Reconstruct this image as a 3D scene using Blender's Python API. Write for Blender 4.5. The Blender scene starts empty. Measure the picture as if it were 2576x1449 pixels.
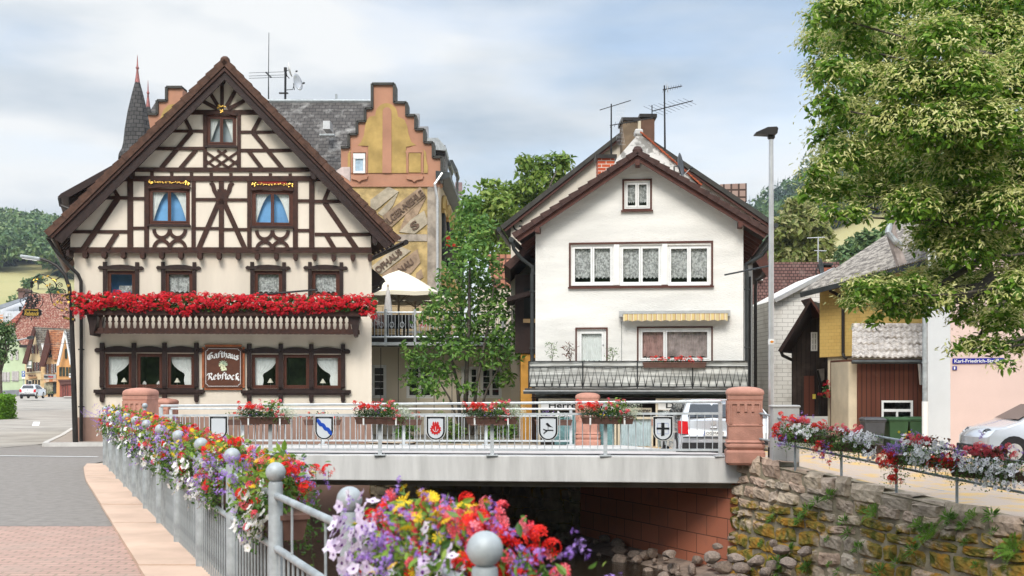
import bpy, bmesh, math, random
import numpy as np
from mathutils import Vector, Matrix
from mathutils.geometry import tessellate_polygon
R = math.radians
random.seed(7); rng = np.random.default_rng(7)
sc = bpy.context.scene
COL = sc.collection
# ------------------------------------------------------------ camera, world, sun, exposure
F, CX, HZ, EYE = 2900.0, 1288.0, 955.0, 1.75
cam_d = bpy.data.cameras.new("camera"); cam = bpy.data.objects.new("camera", cam_d); COL.objects.link(cam)
cam.location = (0, 0, EYE); cam.rotation_euler = (R(90), 0, 0)
cam_d.sensor_width = 36; cam_d.lens = 36 * F / 2576; cam_d.shift_y = (HZ - 724.5) / 2576
cam_d.clip_start = 0.1; cam_d.clip_end = 5000
cam_d.dof.use_dof = True; cam_d.dof.focus_distance = 30; cam_d.dof.aperture_fstop = 4.0
sc.camera = cam
SUN_EL, SUN_AZ = 44, -171       # elevation; azimuth measured from +Y clockwise: the sun stands behind, over the left shoulder
wd = bpy.data.worlds.new("World"); sc.world = wd; wd.use_nodes = True
nt = wd.node_tree; nt.nodes.clear()
def nn(nt, t, **k):
    n = nt.nodes.new(t)
    for a, b in k.items(): setattr(n, a, b)
    return n
out = nn(nt, 'ShaderNodeOutputWorld'); bg = nn(nt, 'ShaderNodeBackground'); bg.inputs[1].default_value = 0.1
sky = nn(nt, 'ShaderNodeTexSky', sky_type='NISHITA', sun_disc=False, sun_elevation=R(SUN_EL), sun_rotation=R(SUN_AZ))
tc = nn(nt, 'ShaderNodeTexCoord'); mp = nn(nt, 'ShaderNodeMapping'); mp.inputs['Scale'].default_value = (1, 1, 3.4); mp.inputs['Location'].default_value = (3.1, 0.4, 1.7)
n1 = nn(nt, 'ShaderNodeTexNoise'); n1.inputs['Scale'].default_value = 2.6; n1.inputs['Detail'].default_value = 7; n1.inputs['Roughness'].default_value = .5; n1.inputs['Distortion'].default_value = .35
n2 = nn(nt, 'ShaderNodeTexNoise'); n2.inputs['Scale'].default_value = 3.4; n2.inputs['Detail'].default_value = 5
r1 = nn(nt, 'ShaderNodeValToRGB'); r1.color_ramp.elements[0].position = .40; r1.color_ramp.elements[1].position = .58
r1.color_ramp.elements[0].color = (.55, .55, .55, 1)
r2 = nn(nt, 'ShaderNodeValToRGB'); r2.color_ramp.elements[0].position = .36; r2.color_ramp.elements[1].position = .60
r2.color_ramp.elements[0].color = (2.5, 3.0, 3.55, 1); r2.color_ramp.elements[1].color = (4.85, 4.95, 5.0, 1)
mx = nn(nt, 'ShaderNodeMix', data_type='RGBA')
L = nt.links.new
L(tc.outputs['Generated'], mp.inputs[0]); L(mp.outputs[0], n1.inputs[0]); L(mp.outputs[0], n2.inputs[0])
L(n1.outputs[0], r1.inputs[0]); L(n2.outputs[0], r2.inputs[0])
L(r1.outputs[0], mx.inputs[0]); L(sky.outputs[0], mx.inputs[6]); L(r2.outputs[0], mx.inputs[7])
sx_ = nn(nt, 'ShaderNodeSeparateXYZ'); L(tc.outputs['Generated'], sx_.inputs[0])
mr_ = nn(nt, 'ShaderNodeMapRange'); mr_.inputs[1].default_value = .33; mr_.inputs[2].default_value = .95; mr_.inputs[3].default_value = 1; mr_.inputs[4].default_value = 2.9   # an overcast sky is brightest overhead
L(sx_.outputs[2], mr_.inputs[0]); vm_ = nn(nt, 'ShaderNodeVectorMath', operation='SCALE'); L(mx.outputs[2], vm_.inputs[0]); L(mr_.outputs[0], vm_.inputs['Scale']); L(vm_.outputs[0], bg.inputs[0]); L(bg.outputs[0], out.inputs[0])
sl = bpy.data.lights.new("sun", 'SUN'); sun = bpy.data.objects.new("sun", sl); COL.objects.link(sun)
sl.energy = 1.5; sl.angle = R(22); sl.color = (1, .95, .87)
sd = Vector((math.sin(R(SUN_AZ)) * math.cos(R(SUN_EL)), math.cos(R(SUN_AZ)) * math.cos(R(SUN_EL)), math.sin(R(SUN_EL))))
sun.rotation_euler = sd.to_track_quat('Z', 'Y').to_euler()
sc.view_settings.view_transform = 'Standard'; sc.view_settings.look = 'None'; sc.view_settings.gamma = 1
sc.view_settings.exposure = 0.98
sc.render.engine = 'CYCLES'
sc.cycles.use_denoising = True; sc.cycles.max_bounces = 6; sc.cycles.diffuse_bounces = 3; sc.cycles.transparent_max_bounces = 12
sc.cycles.caustics_reflective = False; sc.cycles.caustics_refractive = False
# ------------------------------------------------------------ helpers
def W(x, y, d): return Vector(((x - CX) * d / F, d, EYE - (y - HZ) * d / F))
# source-crop converters: (scale, ox, oy)
K = dict(D=(1, 0, 0), c1=(.4115, 0, 74.5), c2=(.4115, 0, 559), c3=(.4115, 820, 149), c4=(.3344, 1229.9, 260.9), c5=(.3344, 1229.9, 708.1),
         c6=(.3087, 1826.2, 521.8), c7=(.3571, 1826.2, 931.8), s1=(.1697, 0, 782.7), s2=(.1183, 29.8, 656), a3=(.1594, 1475.9, 186.4),
         z4=(.191, 1356.6, 983.9), b5=(.1852, 931.8, 447.2), p6=(.2315, 2236, 857.2), p7=(.3086, 1893.3, 633.6), an=(.2057, 596.3, 59.6))
def cv(k, x, y): s, a, b = K[k]; return x * s + a, y * s + b
def WP(k, x, y, d): return W(*cv(k, x, y), d)

def tag(o, label=None, cat=None, group=None, kind=None):
    if label: o['label'] = label
    if cat: o['category'] = cat
    if group: o['group'] = group
    if kind: o['kind'] = kind
    return o
def thing(name, label, cat, loc=(0, 0, 0), rz=0, group=None):
    o = bpy.data.objects.new(name, None); COL.objects.link(o); o.location = loc; o.rotation_euler = (0, 0, rz); o.empty_display_size = .2
    return tag(o, label, cat, group)
def copy_tree(o, parent=None):
    c = o.copy(); COL.objects.link(c)
    if parent: c.parent = parent
    for ch in [x for x in KIDS.get(o.name, [])]:
        copy_tree(ch, c); 
    return c
KIDS = {}
def setp(o, p):
    o.parent = p; KIDS.setdefault(p.name, []).append(o)

class MB:
    def __init__(s): s.v = []; s.f = []; s.m = []; s.cur = 0
    def add(s, vs, fs):
        n = len(s.v); s.v.extend([tuple(p) for p in vs]); s.f.extend([tuple(i + n for i in f) for f in fs]); s.m.extend([s.cur] * len(fs)); return s
    def box(s, x0, x1, y0, y1, z0, z1):
        return s.add([(x0,y0,z0),(x1,y0,z0),(x1,y1,z0),(x0,y1,z0),(x0,y0,z1),(x1,y0,z1),(x1,y1,z1),(x0,y1,z1)],
                     [(0,3,2,1),(4,5,6,7),(0,1,5,4),(1,2,6,5),(2,3,7,6),(3,0,4,7)])
    def cbox(s, c, sx, sy, sz, b=0):
        if b <= 0: return s.box(c[0]-sx/2, c[0]+sx/2, c[1]-sy/2, c[1]+sy/2, c[2]-sz/2, c[2]+sz/2)
        # chamfered box as a stack of octagon rings
        def ring(z, e):
            hx, hy = sx/2 - e, sy/2 - e
            return [(c[0]-hx+b,c[1]-hy,z),(c[0]+hx-b,c[1]-hy,z),(c[0]+hx,c[1]-hy+b,z),(c[0]+hx,c[1]+hy-b,z),(c[0]+hx-b,c[1]+hy,z),(c[0]-hx+b,c[1]+hy,z),(c[0]-hx,c[1]+hy-b,z),(c[0]-hx,c[1]-hy+b,z)]
        return s.rings([ring(c[2]-sz/2, b*.7), ring(c[2]-sz/2+b, 0), ring(c[2]+sz/2-b, 0), ring(c[2]+sz/2, b*.7)])
    def rings(s, rs, cap=True):
        n = len(rs[0]); vs = [p for r in rs for p in r]; fs = []
        for i in range(len(rs) - 1):
            for j in range(n):
                a, b = i*n + j, i*n + (j+1) % n
                fs.append((a, b, b + n, a + n))
        if cap: fs.append(tuple(reversed(range(n)))); fs.append(tuple(range((len(rs)-1)*n, len(rs)*n)))
        return s.add(vs, fs)
    def prism(s, pts, y0, y1, sh=0, holes=()):
        """polygon in (x,z) extruded along y; sh shifts x per metre of y"""
        if not holes:
            n = len(pts)
            a = [(p[0], y0, p[1]) for p in pts] + [(p[0] + sh*(y1-y0), y1, p[1]) for p in pts]
            area = sum(pts[i][0]*pts[(i+1)%n][1] - pts[(i+1)%n][0]*pts[i][1] for i in range(n))
            fs = [tuple(range(n)), tuple(reversed(range(n, 2*n)))] + [(i, i+n, (i+1)%n+n, (i+1)%n) for i in range(n)]
            if area < 0: fs = [tuple(reversed(f)) for f in fs]
            return s.add(a, fs)
        polys = [pts] + [list(h) for h in holes]
        flat = [p for q in polys for p in q]
        tris = tessellate_polygon([[Vector((p[0], p[1], 0)) for p in q] for q in polys])
        s.add([(p[0], y0, p[1]) for p in flat], [tuple(t) for t in tris])
        n = len(pts)
        s.add([(p[0], y0, p[1]) for p in pts] + [(p[0] + sh*(y1-y0), y1, p[1]) for p in pts], [(i, i+n, (i+1)%n+n, (i+1)%n) for i in range(n)] + [tuple(range(n, 2*n))])
        return s
    def quadbar(s, p, q, w, y0, y1):
        """flat timber in the xz plane from p to q, width w"""
        d = Vector((q[0]-p[0], q[1]-p[1])); d.normalize(); n = Vector((-d.y, d.x)) * w / 2
        return s.prism([(p[0]+n.x, p[1]+n.y), (p[0]-n.x, p[1]-n.y), (q[0]-n.x, q[1]-n.y), (q[0]+n.x, q[1]+n.y)], y0, y1)
    def ribbon(s, pts, w, y0, y1):
        """polyline band in the xz plane; w may be a function of t"""
        L_, R_ = [], []
        n = len(pts)
        for i, p in enumerate(pts):
            a = pts[max(0, i-1)]; b = pts[min(n-1, i+1)]
            d = Vector((b[0]-a[0], b[1]-a[1])); d.normalize(); ww = (w(i/(n-1)) if callable(w) else w) / 2
            L_.append((p[0]-d.y*ww, p[1]+d.x*ww)); R_.append((p[0]+d.y*ww, p[1]-d.x*ww))
        for i in range(n-1): s.prism([R_[i], R_[i+1], L_[i+1], L_[i]], y0, y1)
        return s
    def tube(s, pts, r, n=8, cap=True):
        pts = [Vector(p) for p in pts]; rs = []; up = None
        m = len(pts)
        for i, p in enumerate(pts):
            d = (pts[min(m-1, i+1)] - pts[max(0, i-1)]).normalized()
            if up is None:
                up = Vector((0, 0, 1)) if abs(d.z) < .9 else Vector((1, 0, 0))
            a = d.cross(up)
            if a.length < 1e-5: a = d.orthogonal()
            a.normalize(); b = a.cross(d); b.normalize(); up = b
            rr = r[i] if isinstance(r, (list, tuple)) else r
            rs.append([p + a*rr*math.cos(-2*math.pi*k/n) + b*rr*math.sin(-2*math.pi*k/n) for k in range(n)])
        return s.rings(rs, cap)
    def bar(s, p, q, w, h=None):
        h = h or w; p, q = Vector(p), Vector(q); d = (q-p).normalized()
        up = Vector((0, 0, 1)) if abs(d.z) < .95 else Vector((0, 1, 0))
        a = d.cross(up).normalized() * w/2; b = a.cross(d).normalized() * h/2
        return s.rings([[p-a-b, p-a+b, p+a+b, p+a-b], [q-a-b, q-a+b, q+a+b, q+a-b]])
    def lathe(s, prof, c=(0, 0, 0), n=16, cap=True, sx=1, sy=1):
        return s.rings([[(c[0] + r*sx*math.cos(2*math.pi*k/n), c[1] + r*sy*math.sin(2*math.pi*k/n), c[2] + z) for k in range(n)] for r, z in prof], cap)
    def sphere(s, c, r, n=12, sx=1, sy=1, sz=1):
        m = max(4, n // 2)
        return s.lathe([(r*max(.02, math.sin(math.pi*i/m)), -r*sz*math.cos(math.pi*i/m)) for i in range(m+1)], c, n, True, sx, sy)
    def inst(s, tv, tf, P, N, S, spin=None, flat=None):
        """copies of template (tv,tf) at P with local z along N, scale S"""
        P = np.asarray(P, float).reshape(-1, 3); k = len(P)
        if k == 0: return s
        N = np.asarray(N, float).reshape(-1, 3); N = N / (np.linalg.norm(N, axis=1, keepdims=True) + 1e-9)
        rnd = rng.normal(size=(k, 3)); T = rnd - N * (rnd*N).sum(1, keepdims=True); T /= np.linalg.norm(T, axis=1, keepdims=True) + 1e-9
        if spin is not None:
            sp = np.asarray(spin, float).reshape(-1, 3); sp = np.broadcast_to(sp, (k, 3)); T = sp - N * (sp*N).sum(1, keepdims=True); T /= np.linalg.norm(T, axis=1, keepdims=True) + 1e-9
        B = np.cross(N, T); S = np.broadcast_to(np.asarray(S, float), (k,))
        tv = np.asarray(tv, float)
        V = P[:, None, :] + S[:, None, None] * (tv[None, :, 0:1]*T[:, None, :] + tv[None, :, 1:2]*B[:, None, :] + tv[None, :, 2:3]*N[:, None, :])
        n0 = len(s.v); nv = len(tv); s.v.extend(map(tuple, V.reshape(-1, 3).tolist()))
        for i in range(k):
            o = n0 + i*nv
            for f in tf: s.f.append(tuple(o + j for j in f))
        s.m.extend([s.cur] * (k*len(tf))); return s
    def build(s, name, mats, parent=None, smooth=False, loc=None):
        me = bpy.data.meshes.new(name); me.from_pydata(s.v, [], s.f)
        if not isinstance(mats, (list, tuple)): mats = [mats]
        for m in mats: me.materials.append(m)
        if len(mats) > 1: me.polygons.foreach_set('material_index', s.m)
        if smooth: me.polygons.foreach_set('use_smooth', [True]*len(s.f))
        me.update()
        o = bpy.data.objects.new(name, me); COL.objects.link(o)
        if loc: o.location = loc
        if parent: setp(o, parent)
        return o
def smooth_by(o, ang=35):
    me = o.data; bm = bmesh.new(); bm.from_mesh(me); bmesh.ops.recalc_face_normals(bm, faces=bm.faces)
    for f in bm.faces: f.smooth = True
    for e in bm.edges:
        if len(e.link_faces) == 2 and e.calc_face_angle(0) > R(ang): e.smooth = False
    bm.to_mesh(me); bm.free(); return o
def bev(o, w=.01, seg=2):
    m = o.modifiers.new('bevel', 'BEVEL'); m.width = w; m.segments = seg; m.limit_method = 'ANGLE'; m.angle_limit = R(40); return o

# ------------------------------------------------------------ materials
def newmat(name):
    m = bpy.data.materials.new(name); m.use_nodes = True; t = m.node_tree; b = t.nodes['Principled BSDF']; return m, t, b
def M(name, col, rough=.8, noise=.18, scale=2.5, bump=0, bscale=30, metal=0, spec=.35, col2=None, lo=.35, hi=.65, stretch=(1, 1, 1), detail=6, coat=0):
    m, t, b = newmat(name); L = t.links.new
    b.inputs['Roughness'].default_value = rough; b.inputs['Metallic'].default_value = metal; b.inputs['Specular IOR Level'].default_value = spec
    if coat: b.inputs['Coat Weight'].default_value = coat
    c = nn(t, 'ShaderNodeTexCoord'); mp = nn(t, 'ShaderNodeMapping'); mp.inputs['Scale'].default_value = stretch; L(c.outputs['Object'], mp.inputs[0])
    n = nn(t, 'ShaderNodeTexNoise'); n.inputs['Scale'].default_value = scale; n.inputs['Detail'].default_value = detail; n.inputs['Roughness'].default_value = .6
    L(mp.outputs[0], n.inputs[0])
    r = nn(t, 'ShaderNodeValToRGB'); r.color_ramp.elements[0].position = lo; r.color_ramp.elements[1].position = hi
    a = tuple(max(0, x*(1-noise)) for x in col); bb = col2 or tuple(min(1, x*(1+noise)) for x in col)
    r.color_ramp.elements[0].color = (*a, 1); r.color_ramp.elements[1].color = (*bb, 1)
    L(n.outputs[0], r.inputs[0]); L(r.outputs[0], b.inputs['Base Color'])
    if bump:
        n2 = nn(t, 'ShaderNodeTexNoise'); n2.inputs['Scale'].default_value = bscale; n2.inputs['Detail'].default_value = 5; L(mp.outputs[0], n2.inputs[0])
        bp = nn(t, 'ShaderNodeBump'); bp.inputs['Strength'].default_value = bump; bp.inputs['Distance'].default_value = .02; L(n2.outputs[0], bp.inputs['Height']); L(bp.outputs[0], b.inputs['Normal'])
    return m
def leafmat(name, cols, rough=.45, trans=.3, spec=.3):
    m, t, b = newmat(name); L = t.links.new
    g = nn(t, 'ShaderNodeNewGeometry'); r = nn(t, 'ShaderNodeValToRGB'); cr = r.color_ramp
    n = len(cols)
    while len(cr.elements) < n: cr.elements.new(.5)
    for i, c in enumerate(cols): cr.elements[i].position = i/max(1, n-1); cr.elements[i].color = (*c, 1)
    L(g.outputs['Random Per Island'], r.inputs[0]); L(r.outputs[0], b.inputs['Base Color'])
    b.inputs['Roughness'].default_value = rough; b.inputs['Specular IOR Level'].default_value = spec
    tr = nn(t, 'ShaderNodeBsdfTranslucent'); L(r.outputs[0], tr.inputs[0]); mx = nn(t, 'ShaderNodeMixShader'); mx.inputs[0].default_value = trans
    L(b.outputs[0], mx.inputs[1]); L(tr.outputs[0], mx.inputs[2]); L(mx.outputs[0], t.nodes['Material Output'].inputs[0]); return m
def tilemat(name, c1, c2, mortar, tw, th, ax='X', zk=1.0, msize=.02, rough=.8, bump=.6, stain=None, off=.5, bias=0, stainscale=1.2, slo=.5, shi=.75):
    """courses of tiles / shingles / bricks: horizontal axis ax, rows along z*zk"""
    m, t, b = newmat(name); L = t.links.new
    b.inputs['Roughness'].default_value = rough; b.inputs['Specular IOR Level'].default_value = .3
    c = nn(t, 'ShaderNodeTexCoord'); sp = nn(t, 'ShaderNodeSeparateXYZ'); L(c.outputs['Object'], sp.inputs[0])
    cb = nn(t, 'ShaderNodeCombineXYZ'); mu = nn(t, 'ShaderNodeMath', operation='MULTIPLY'); mu.inputs[1].default_value = zk; L(sp.outputs['Z'], mu.inputs[0])
    L(sp.outputs[ax], cb.inputs['X']); L(mu.outputs[0], cb.inputs['Y'])
    br = nn(t, 'ShaderNodeTexBrick'); br.offset = off; L(cb.outputs[0], br.inputs['Vector'])
    br.inputs['Color1'].default_value = (*c1, 1); br.inputs['Color2'].default_value = (*c2, 1); br.inputs['Mortar'].default_value = (*mortar, 1)
    br.inputs['Scale'].default_value = 1; br.inputs['Mortar Size'].default_value = msize; br.inputs['Brick Width'].default_value = tw; br.inputs['Row Height'].default_value = th; br.inputs['Bias'].default_value = bias; br.inputs['Mortar Smooth'].default_value = .2
    last = br.outputs['Color']
    nz = nn(t, 'ShaderNodeTexNoise'); nz.inputs['Scale'].default_value = stainscale; nz.inputs['Detail'].default_value = 8; nz.inputs['Roughness'].default_value = .65; L(c.outputs['Object'], nz.inputs[0])
    rp = nn(t, 'ShaderNodeValToRGB'); rp.color_ramp.elements[0].position = slo; rp.color_ramp.elements[1].position = shi; L(nz.outputs[0], rp.inputs[0])
    if stain:
        mx = nn(t, 'ShaderNodeMix', data_type='RGBA'); mx.inputs[7].default_value = (*stain, 1); L(rp.outputs[0], mx.inputs[0]); L(last, mx.inputs[6]); last = mx.outputs[2]
    L(last, b.inputs['Base Color'])
    bp = nn(t, 'ShaderNodeBump'); bp.inputs['Strength'].default_value = bump; bp.inputs['Distance'].default_value = .03; L(br.outputs['Fac'], bp.inputs['Height']); bp.invert = True; L(bp.outputs[0], b.inputs['Normal'])
    return m
def glassmat(name, tint=(.8, .9, .9), refl=.16):
    m, t, b = newmat(name); L = t.links.new; t.nodes.remove(b)
    tr = nn(t, 'ShaderNodeBsdfTransparent'); tr.inputs[0].default_value = (*tint, 1); gl = nn(t, 'ShaderNodeBsdfGlossy'); gl.inputs['Roughness'].default_value = .02
    lw = nn(t, 'ShaderNodeLayerWeight'); lw.inputs[0].default_value = .5; pw = nn(t, 'ShaderNodeMath', operation='POWER'); pw.inputs[1].default_value = 5; L(lw.outputs['Facing'], pw.inputs[0]); ad = nn(t, 'ShaderNodeMath', operation='ADD'); ad.inputs[1].default_value = refl; L(pw.outputs[0], ad.inputs[0]); ad.use_clamp = True
    mx = nn(t, 'ShaderNodeMixShader'); L(ad.outputs[0], mx.inputs[0]); L(tr.outputs[0], mx.inputs[1]); L(gl.outputs[0], mx.inputs[2]); L(mx.outputs[0], t.nodes['Material Output'].inputs[0]); return m
m_cream = M('cream_plaster', (.73, .65, .54), .9, .07, .9, .25, 60, stretch=(1.6, 1, .25))
m_cream2 = M('cream_infill', (.75, .67, .56), .9, .05, .8, .2, 50)
m_timber = M('dark_timber', (.042, .0145, .008), .6, .35, 6, .3, 40, stretch=(1, 1, 1))
m_timber2 = M('black_brown_timber', (.024, .0105, .008), .5, .3, 6, .3, 40)
m_redline = M('red_outline', (.22, .015, .012), .7, .1)
m_vtile = M('verge_tile', (.085, .042, .027), .8, .35, 5, .3, 20)
m_bronze = M('copper', (.45, .15, .07), .4, .25, 5, metal=.7)
m_wframe = M('brown_window_frame', (.085, .026, .014), .5, .2, 8)
m_white = M('white_paint', (.78, .78, .76), .55, .06, 3)
m_offwhite = M('stucco_white', (.80, .785, .75), .95, .07, .7, .9, 26, stretch=(.5, 1, 2.2))
m_curtain = M('white_curtain', (.78, .80, .78), .9, .06, 8)
m_lace = M('lace_curtain', (.40, .41, .40), .9, .35, 16, lo=.42, hi=.6, col2=(.62, .63, .62))
m_dark = M('dark_interior', (.02, .022, .02), .9, .5, 1.5)
m_green_refl = M('green_reflection_recess', (.035, .05, .022), .9, .7, 2.2)  # green of reflected trees put into the colour of the window recess
m_blue_refl = M('blue_panel', (.20, .46, .86), .7, .25, 1.2)  # sky reflection in the inn panes, painted as a blue panel behind them
m_glass = glassmat('pane_glass', (.95, .965, .96), .06)
m_glass2 = glassmat('pane_glass_dim', (.7, .78, .76), .05)
m_galv = M('galvanised_steel', (.36, .39, .40), .58, .22, 7, .15, 24, metal=.3, spec=.5)
m_galv_l = M('pale_galvanised_steel', (.60, .63, .65), .45, .12, 7, metal=.35, spec=.5)
m_gutter = M('dark_zinc', (.05, .055, .055), .45, .25, 4, metal=.4)
m_gutter_b = M('brown_black_pipe', (.03, .026, .024), .4, .2, 4, metal=.2)
m_black = M('black_iron', (.012, .012, .013), .5, .3, 6)
m_gold = M('gilding', (.75, .48, .10), .35, .2, 8, metal=.6)
m_sand = M('pink_sandstone', (.47, .235, .175), .9, .16, 3, .35, 45)
m_conc = M('pale_concrete', (.56, .55, .53), .9, .16, 1.6, .15, 40, stretch=(1.6, 1, .22), detail=9)
m_plinth = M('brown_plinth', (.32, .20, .155), .9, .1, 1.5, .2, 40)
m_bark = M('grey_bark', (.10, .085, .07), .9, .35, 6, .6, 25)
m_brownplastic = M('brown_plastic_trough', (.115, .06, .045), .5, .2, 4)
m_silver = M('silver_car_paint', (.55, .57, .60), .25, .03, 2, metal=.45, coat=.8)
m_carwhite = M('white_car_paint', (.75, .76, .78), .25, .03, 2, coat=.8)
m_rubber = M('black_rubber', (.015, .015, .016), .7, .2, 6)
m_carglass = M('car_window', (.02, .025, .03), .05, .2, 2, spec=.8)
m_redlamp = M('red_lamp_lens', (.55, .01, .015), .2, .1, 4, spec=.6)
m_alu = M('brushed_metal', (.62, .62, .62), .35, .08, 6, metal=.6)

# ------------------------------------------------------------ facade planes
class Fac:
    """upright plane through photo columns x0 (depth d0) and x1 (depth d1); local x along it, y inward, z up from zb"""
    def __init__(s, x0, d0, x1, d1, zb):
        a = Vector(((x0-CX)*d0/F, d0)); b = Vector(((x1-CX)*d1/F, d1)); s.o = a; s.e = (b-a).normalized(); s.n = Vector((-s.e.y, s.e.x)); s.zb = zb
        s.rz = math.atan2(s.e.y, s.e.x); s.loc = (a.x, a.y, zb); s.L = (b-a).length
    def uv(s, x, y, w=0):
        r = Vector(((x-CX)/F, 1.0)); t = ((s.o + s.n*w).dot(s.n)) / r.dot(s.n); p = r*t
        return ((p - s.o).dot(s.e), EYE - (y-HZ)/F*t - s.zb)
    def p(s, k, x, y, w=0): return s.uv(*cv(k, x, y), w)
    def rect(s, k, x0, y0, x1, y1, w=0):
        a = s.p(k, x0, (y0+y1)/2, w); b = s.p(k, x1, (y0+y1)/2, w); xm = (x0+x1)/2
        return a[0], b[0], s.p(k, xm, y1, w)[1], s.p(k, xm, y0, w)[1]
    def root(s, name, label, cat, group=None): return thing(name, label, cat, s.loc, s.rz, group)
def rpoly(r, e=0): u0, u1, v0, v1 = r; return [(u0-e, v0-e), (u1+e, v0-e), (u1+e, v1+e), (u0-e, v1+e)]
def framebox(mb, r, t, y0, y1):
    u0, u1, v0, v1 = r
    mb.box(u0, u0+t, y0, y1, v0, v1); mb.box(u1-t, u1, y0, y1, v0, v1); mb.box(u0+t, u1-t, y0, y1, v0, v0+t); mb.box(u0+t, u1-t, y0, y1, v1-t, v1)
def drape(r, y, side, n=18, m=14, amp=.015, tie=.42, pinch=.36, open_=1.0, pw=1.6):
    """tied-back curtain hanging on one side of the opening"""
    u0, u1, v0, v1 = r; mb = MB(); w = u1-u0; vs = []
    for i in range(m+1):
        t = i/m
        e = open_*(1-(1-pinch)*min(1, t/(1-tie))**pw) if t < 1-tie else pinch + .06*math.sin((t-(1-tie))/tie*3)
        for j in range(n+1):
            q = j/n*e; u = u0 + w*q if side < 0 else u1 - w*q
            vs.append((u, y + amp*math.sin(j*1.9), v1 - (v1-v0)*t))
    fs = [(i*(n+1)+j, i*(n+1)+j+1, (i+1)*(n+1)+j+1, (i+1)*(n+1)+j) for i in range(m) for j in range(n)]
    return mb.add(vs, fs)
def netcurtain(r, y, bot=.14, n=80, amp=.007, sc_=.05, folds=10):
    u0, u1, v0, v1 = r; mb = MB(); vs = []
    for i in range(5):
        for j in range(n+1):
            q = j/n; b = v0 + (v1-v0)*bot + sc_*abs(math.sin(q*math.pi*4))
            vs.append((u0+(u1-u0)*q, y + amp*math.sin(q*folds*2*math.pi)*(.4+.15*i), v1-(v1-b)*i/4))
    return mb.add(vs, [(i*(n+1)+j, i*(n+1)+j+1, (i+1)*(n+1)+j+1, (i+1)*(n+1)+j) for i in range(4) for j in range(n)])
def wall(fac_pts, holes, depth, mat, parent, name='wall', y0=0, reveal=.14, sh=0, revmat=None):
    mb = MB(); mb.prism(fac_pts, y0, y0+depth, sh, [rpoly(h) for h in holes])
    if revmat: mb.cur = 1
    for (a, b, c, d) in holes:
        P = [(a, c), (b, c), (b, d), (a, d)]
        mb.add([(p[0], y0, p[1]) for p in P] + [(p[0], y0+reveal, p[1]) for p in P], [(i, (i+1) % 4, (i+1) % 4+4, i+4) for i in range(4)])
    return mb.build(name, [mat, revmat] if revmat else mat, parent)
def window(parent, r, mat, panes=2, ft=.06, y=.06, room=.45, inmat=None, sash=.045, bars=0, mull=None, glass=None, rows=None, sashmat=None, name='window'):
    """frame (part) with a dark recess behind, panes as sub-parts; returns (window, pane rects)"""
    u0, u1, v0, v1 = r; inmat = inmat or m_dark; mb = MB(); framebox(mb, r, ft, y, y+.07)
    iw = (u1-u0-2*ft); rects = []
    edges = [u0+ft + iw*i/panes for i in range(panes+1)] if mull is None else mull
    for i in range(panes):
        a, b = edges[i], edges[i+1]; q = (a+.004, b-.004, v0+ft+.004, v1-ft-.004); framebox(mb, q, sash, y-.012, y+.05)
        g = (q[0]+sash, q[1]-sash, q[2]+sash, q[3]-sash); rects.append(g)
        for k in range(bars):
            z = g[2] + (g[3]-g[2])*(k+1)/(bars+1); mb.box(g[0], g[1], y-.008, y+.03, z-.012, z+.012)
    mb.cur = 1
    mb.add([(u0-.25,y+.09,v0-.2),(u1+.25,y+.09,v0-.2),(u1+.25,y+.09,v1+.2),(u0-.25,y+.09,v1+.2),(u0-.25,y+.09+room,v0-.2),(u1+.25,y+.09+room,v0-.2),(u1+.25,y+.09+room,v1+.2),(u0-.25,y+.09+room,v1+.2)],
           [(4,5,6,7),(0,1,5,4),(1,2,6,5),(2,3,7,6),(3,0,4,7)])
    o = mb.build(name, [mat, inmat], parent)
    for g in rects: MB().add([(g[0]-.01,y+.02,g[2]-.01),(g[1]+.01,y+.02,g[2]-.01),(g[1]+.01,y+.02,g[3]+.01),(g[0]-.01,y+.02,g[3]+.01)], [(0,1,2,3)]).build('pane', glass or m_glass, o)
    return o, rects
def text_mesh(s, size, mat, name='lettering', ext=.004, align='CENTER', shear=0, bold=0, space=1):
    c = bpy.data.curves.new(name, 'FONT'); c.body = s; c.size = size; c.extrude = ext; c.align_x = align; c.align_y = 'CENTER'; c.shear = shear; c.offset = bold; c.space_character = space
    o = bpy.data.objects.new(name, c); COL.objects.link(o); dg = bpy.context.evaluated_depsgraph_get()
    me = bpy.data.meshes.new_from_object(o.evaluated_get(dg)); bpy.data.objects.remove(o); bpy.data.curves.remove(c)
    me.materials.clear(); me.materials.append(mat); me.name = name
    q = bpy.data.objects.new(name, me); COL.objects.link(q); q.rotation_euler = (R(90), 0, 0); return q
def text_on(s, parent, u, v, y, height, width, mat, ext=.004, rot=0, **k):
    o = text_mesh(s, 1, mat, ext=ext, **k); xs = [p.co.x for p in o.data.vertices]; ys = [p.co.y for p in o.data.vertices]
    sx = width/(max(xs)-min(xs)); sy = height/(max(ys)-min(ys)); cx, cy = (max(xs)+min(xs))/2, (max(ys)+min(ys))/2
    for p in o.data.vertices: p.co.x = (p.co.x-cx)*sx; p.co.y = (p.co.y-cy)*sy
    o.location = (u, y, v); o.rotation_euler = (R(90), rot, 0); setp(o, parent); return o
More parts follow.
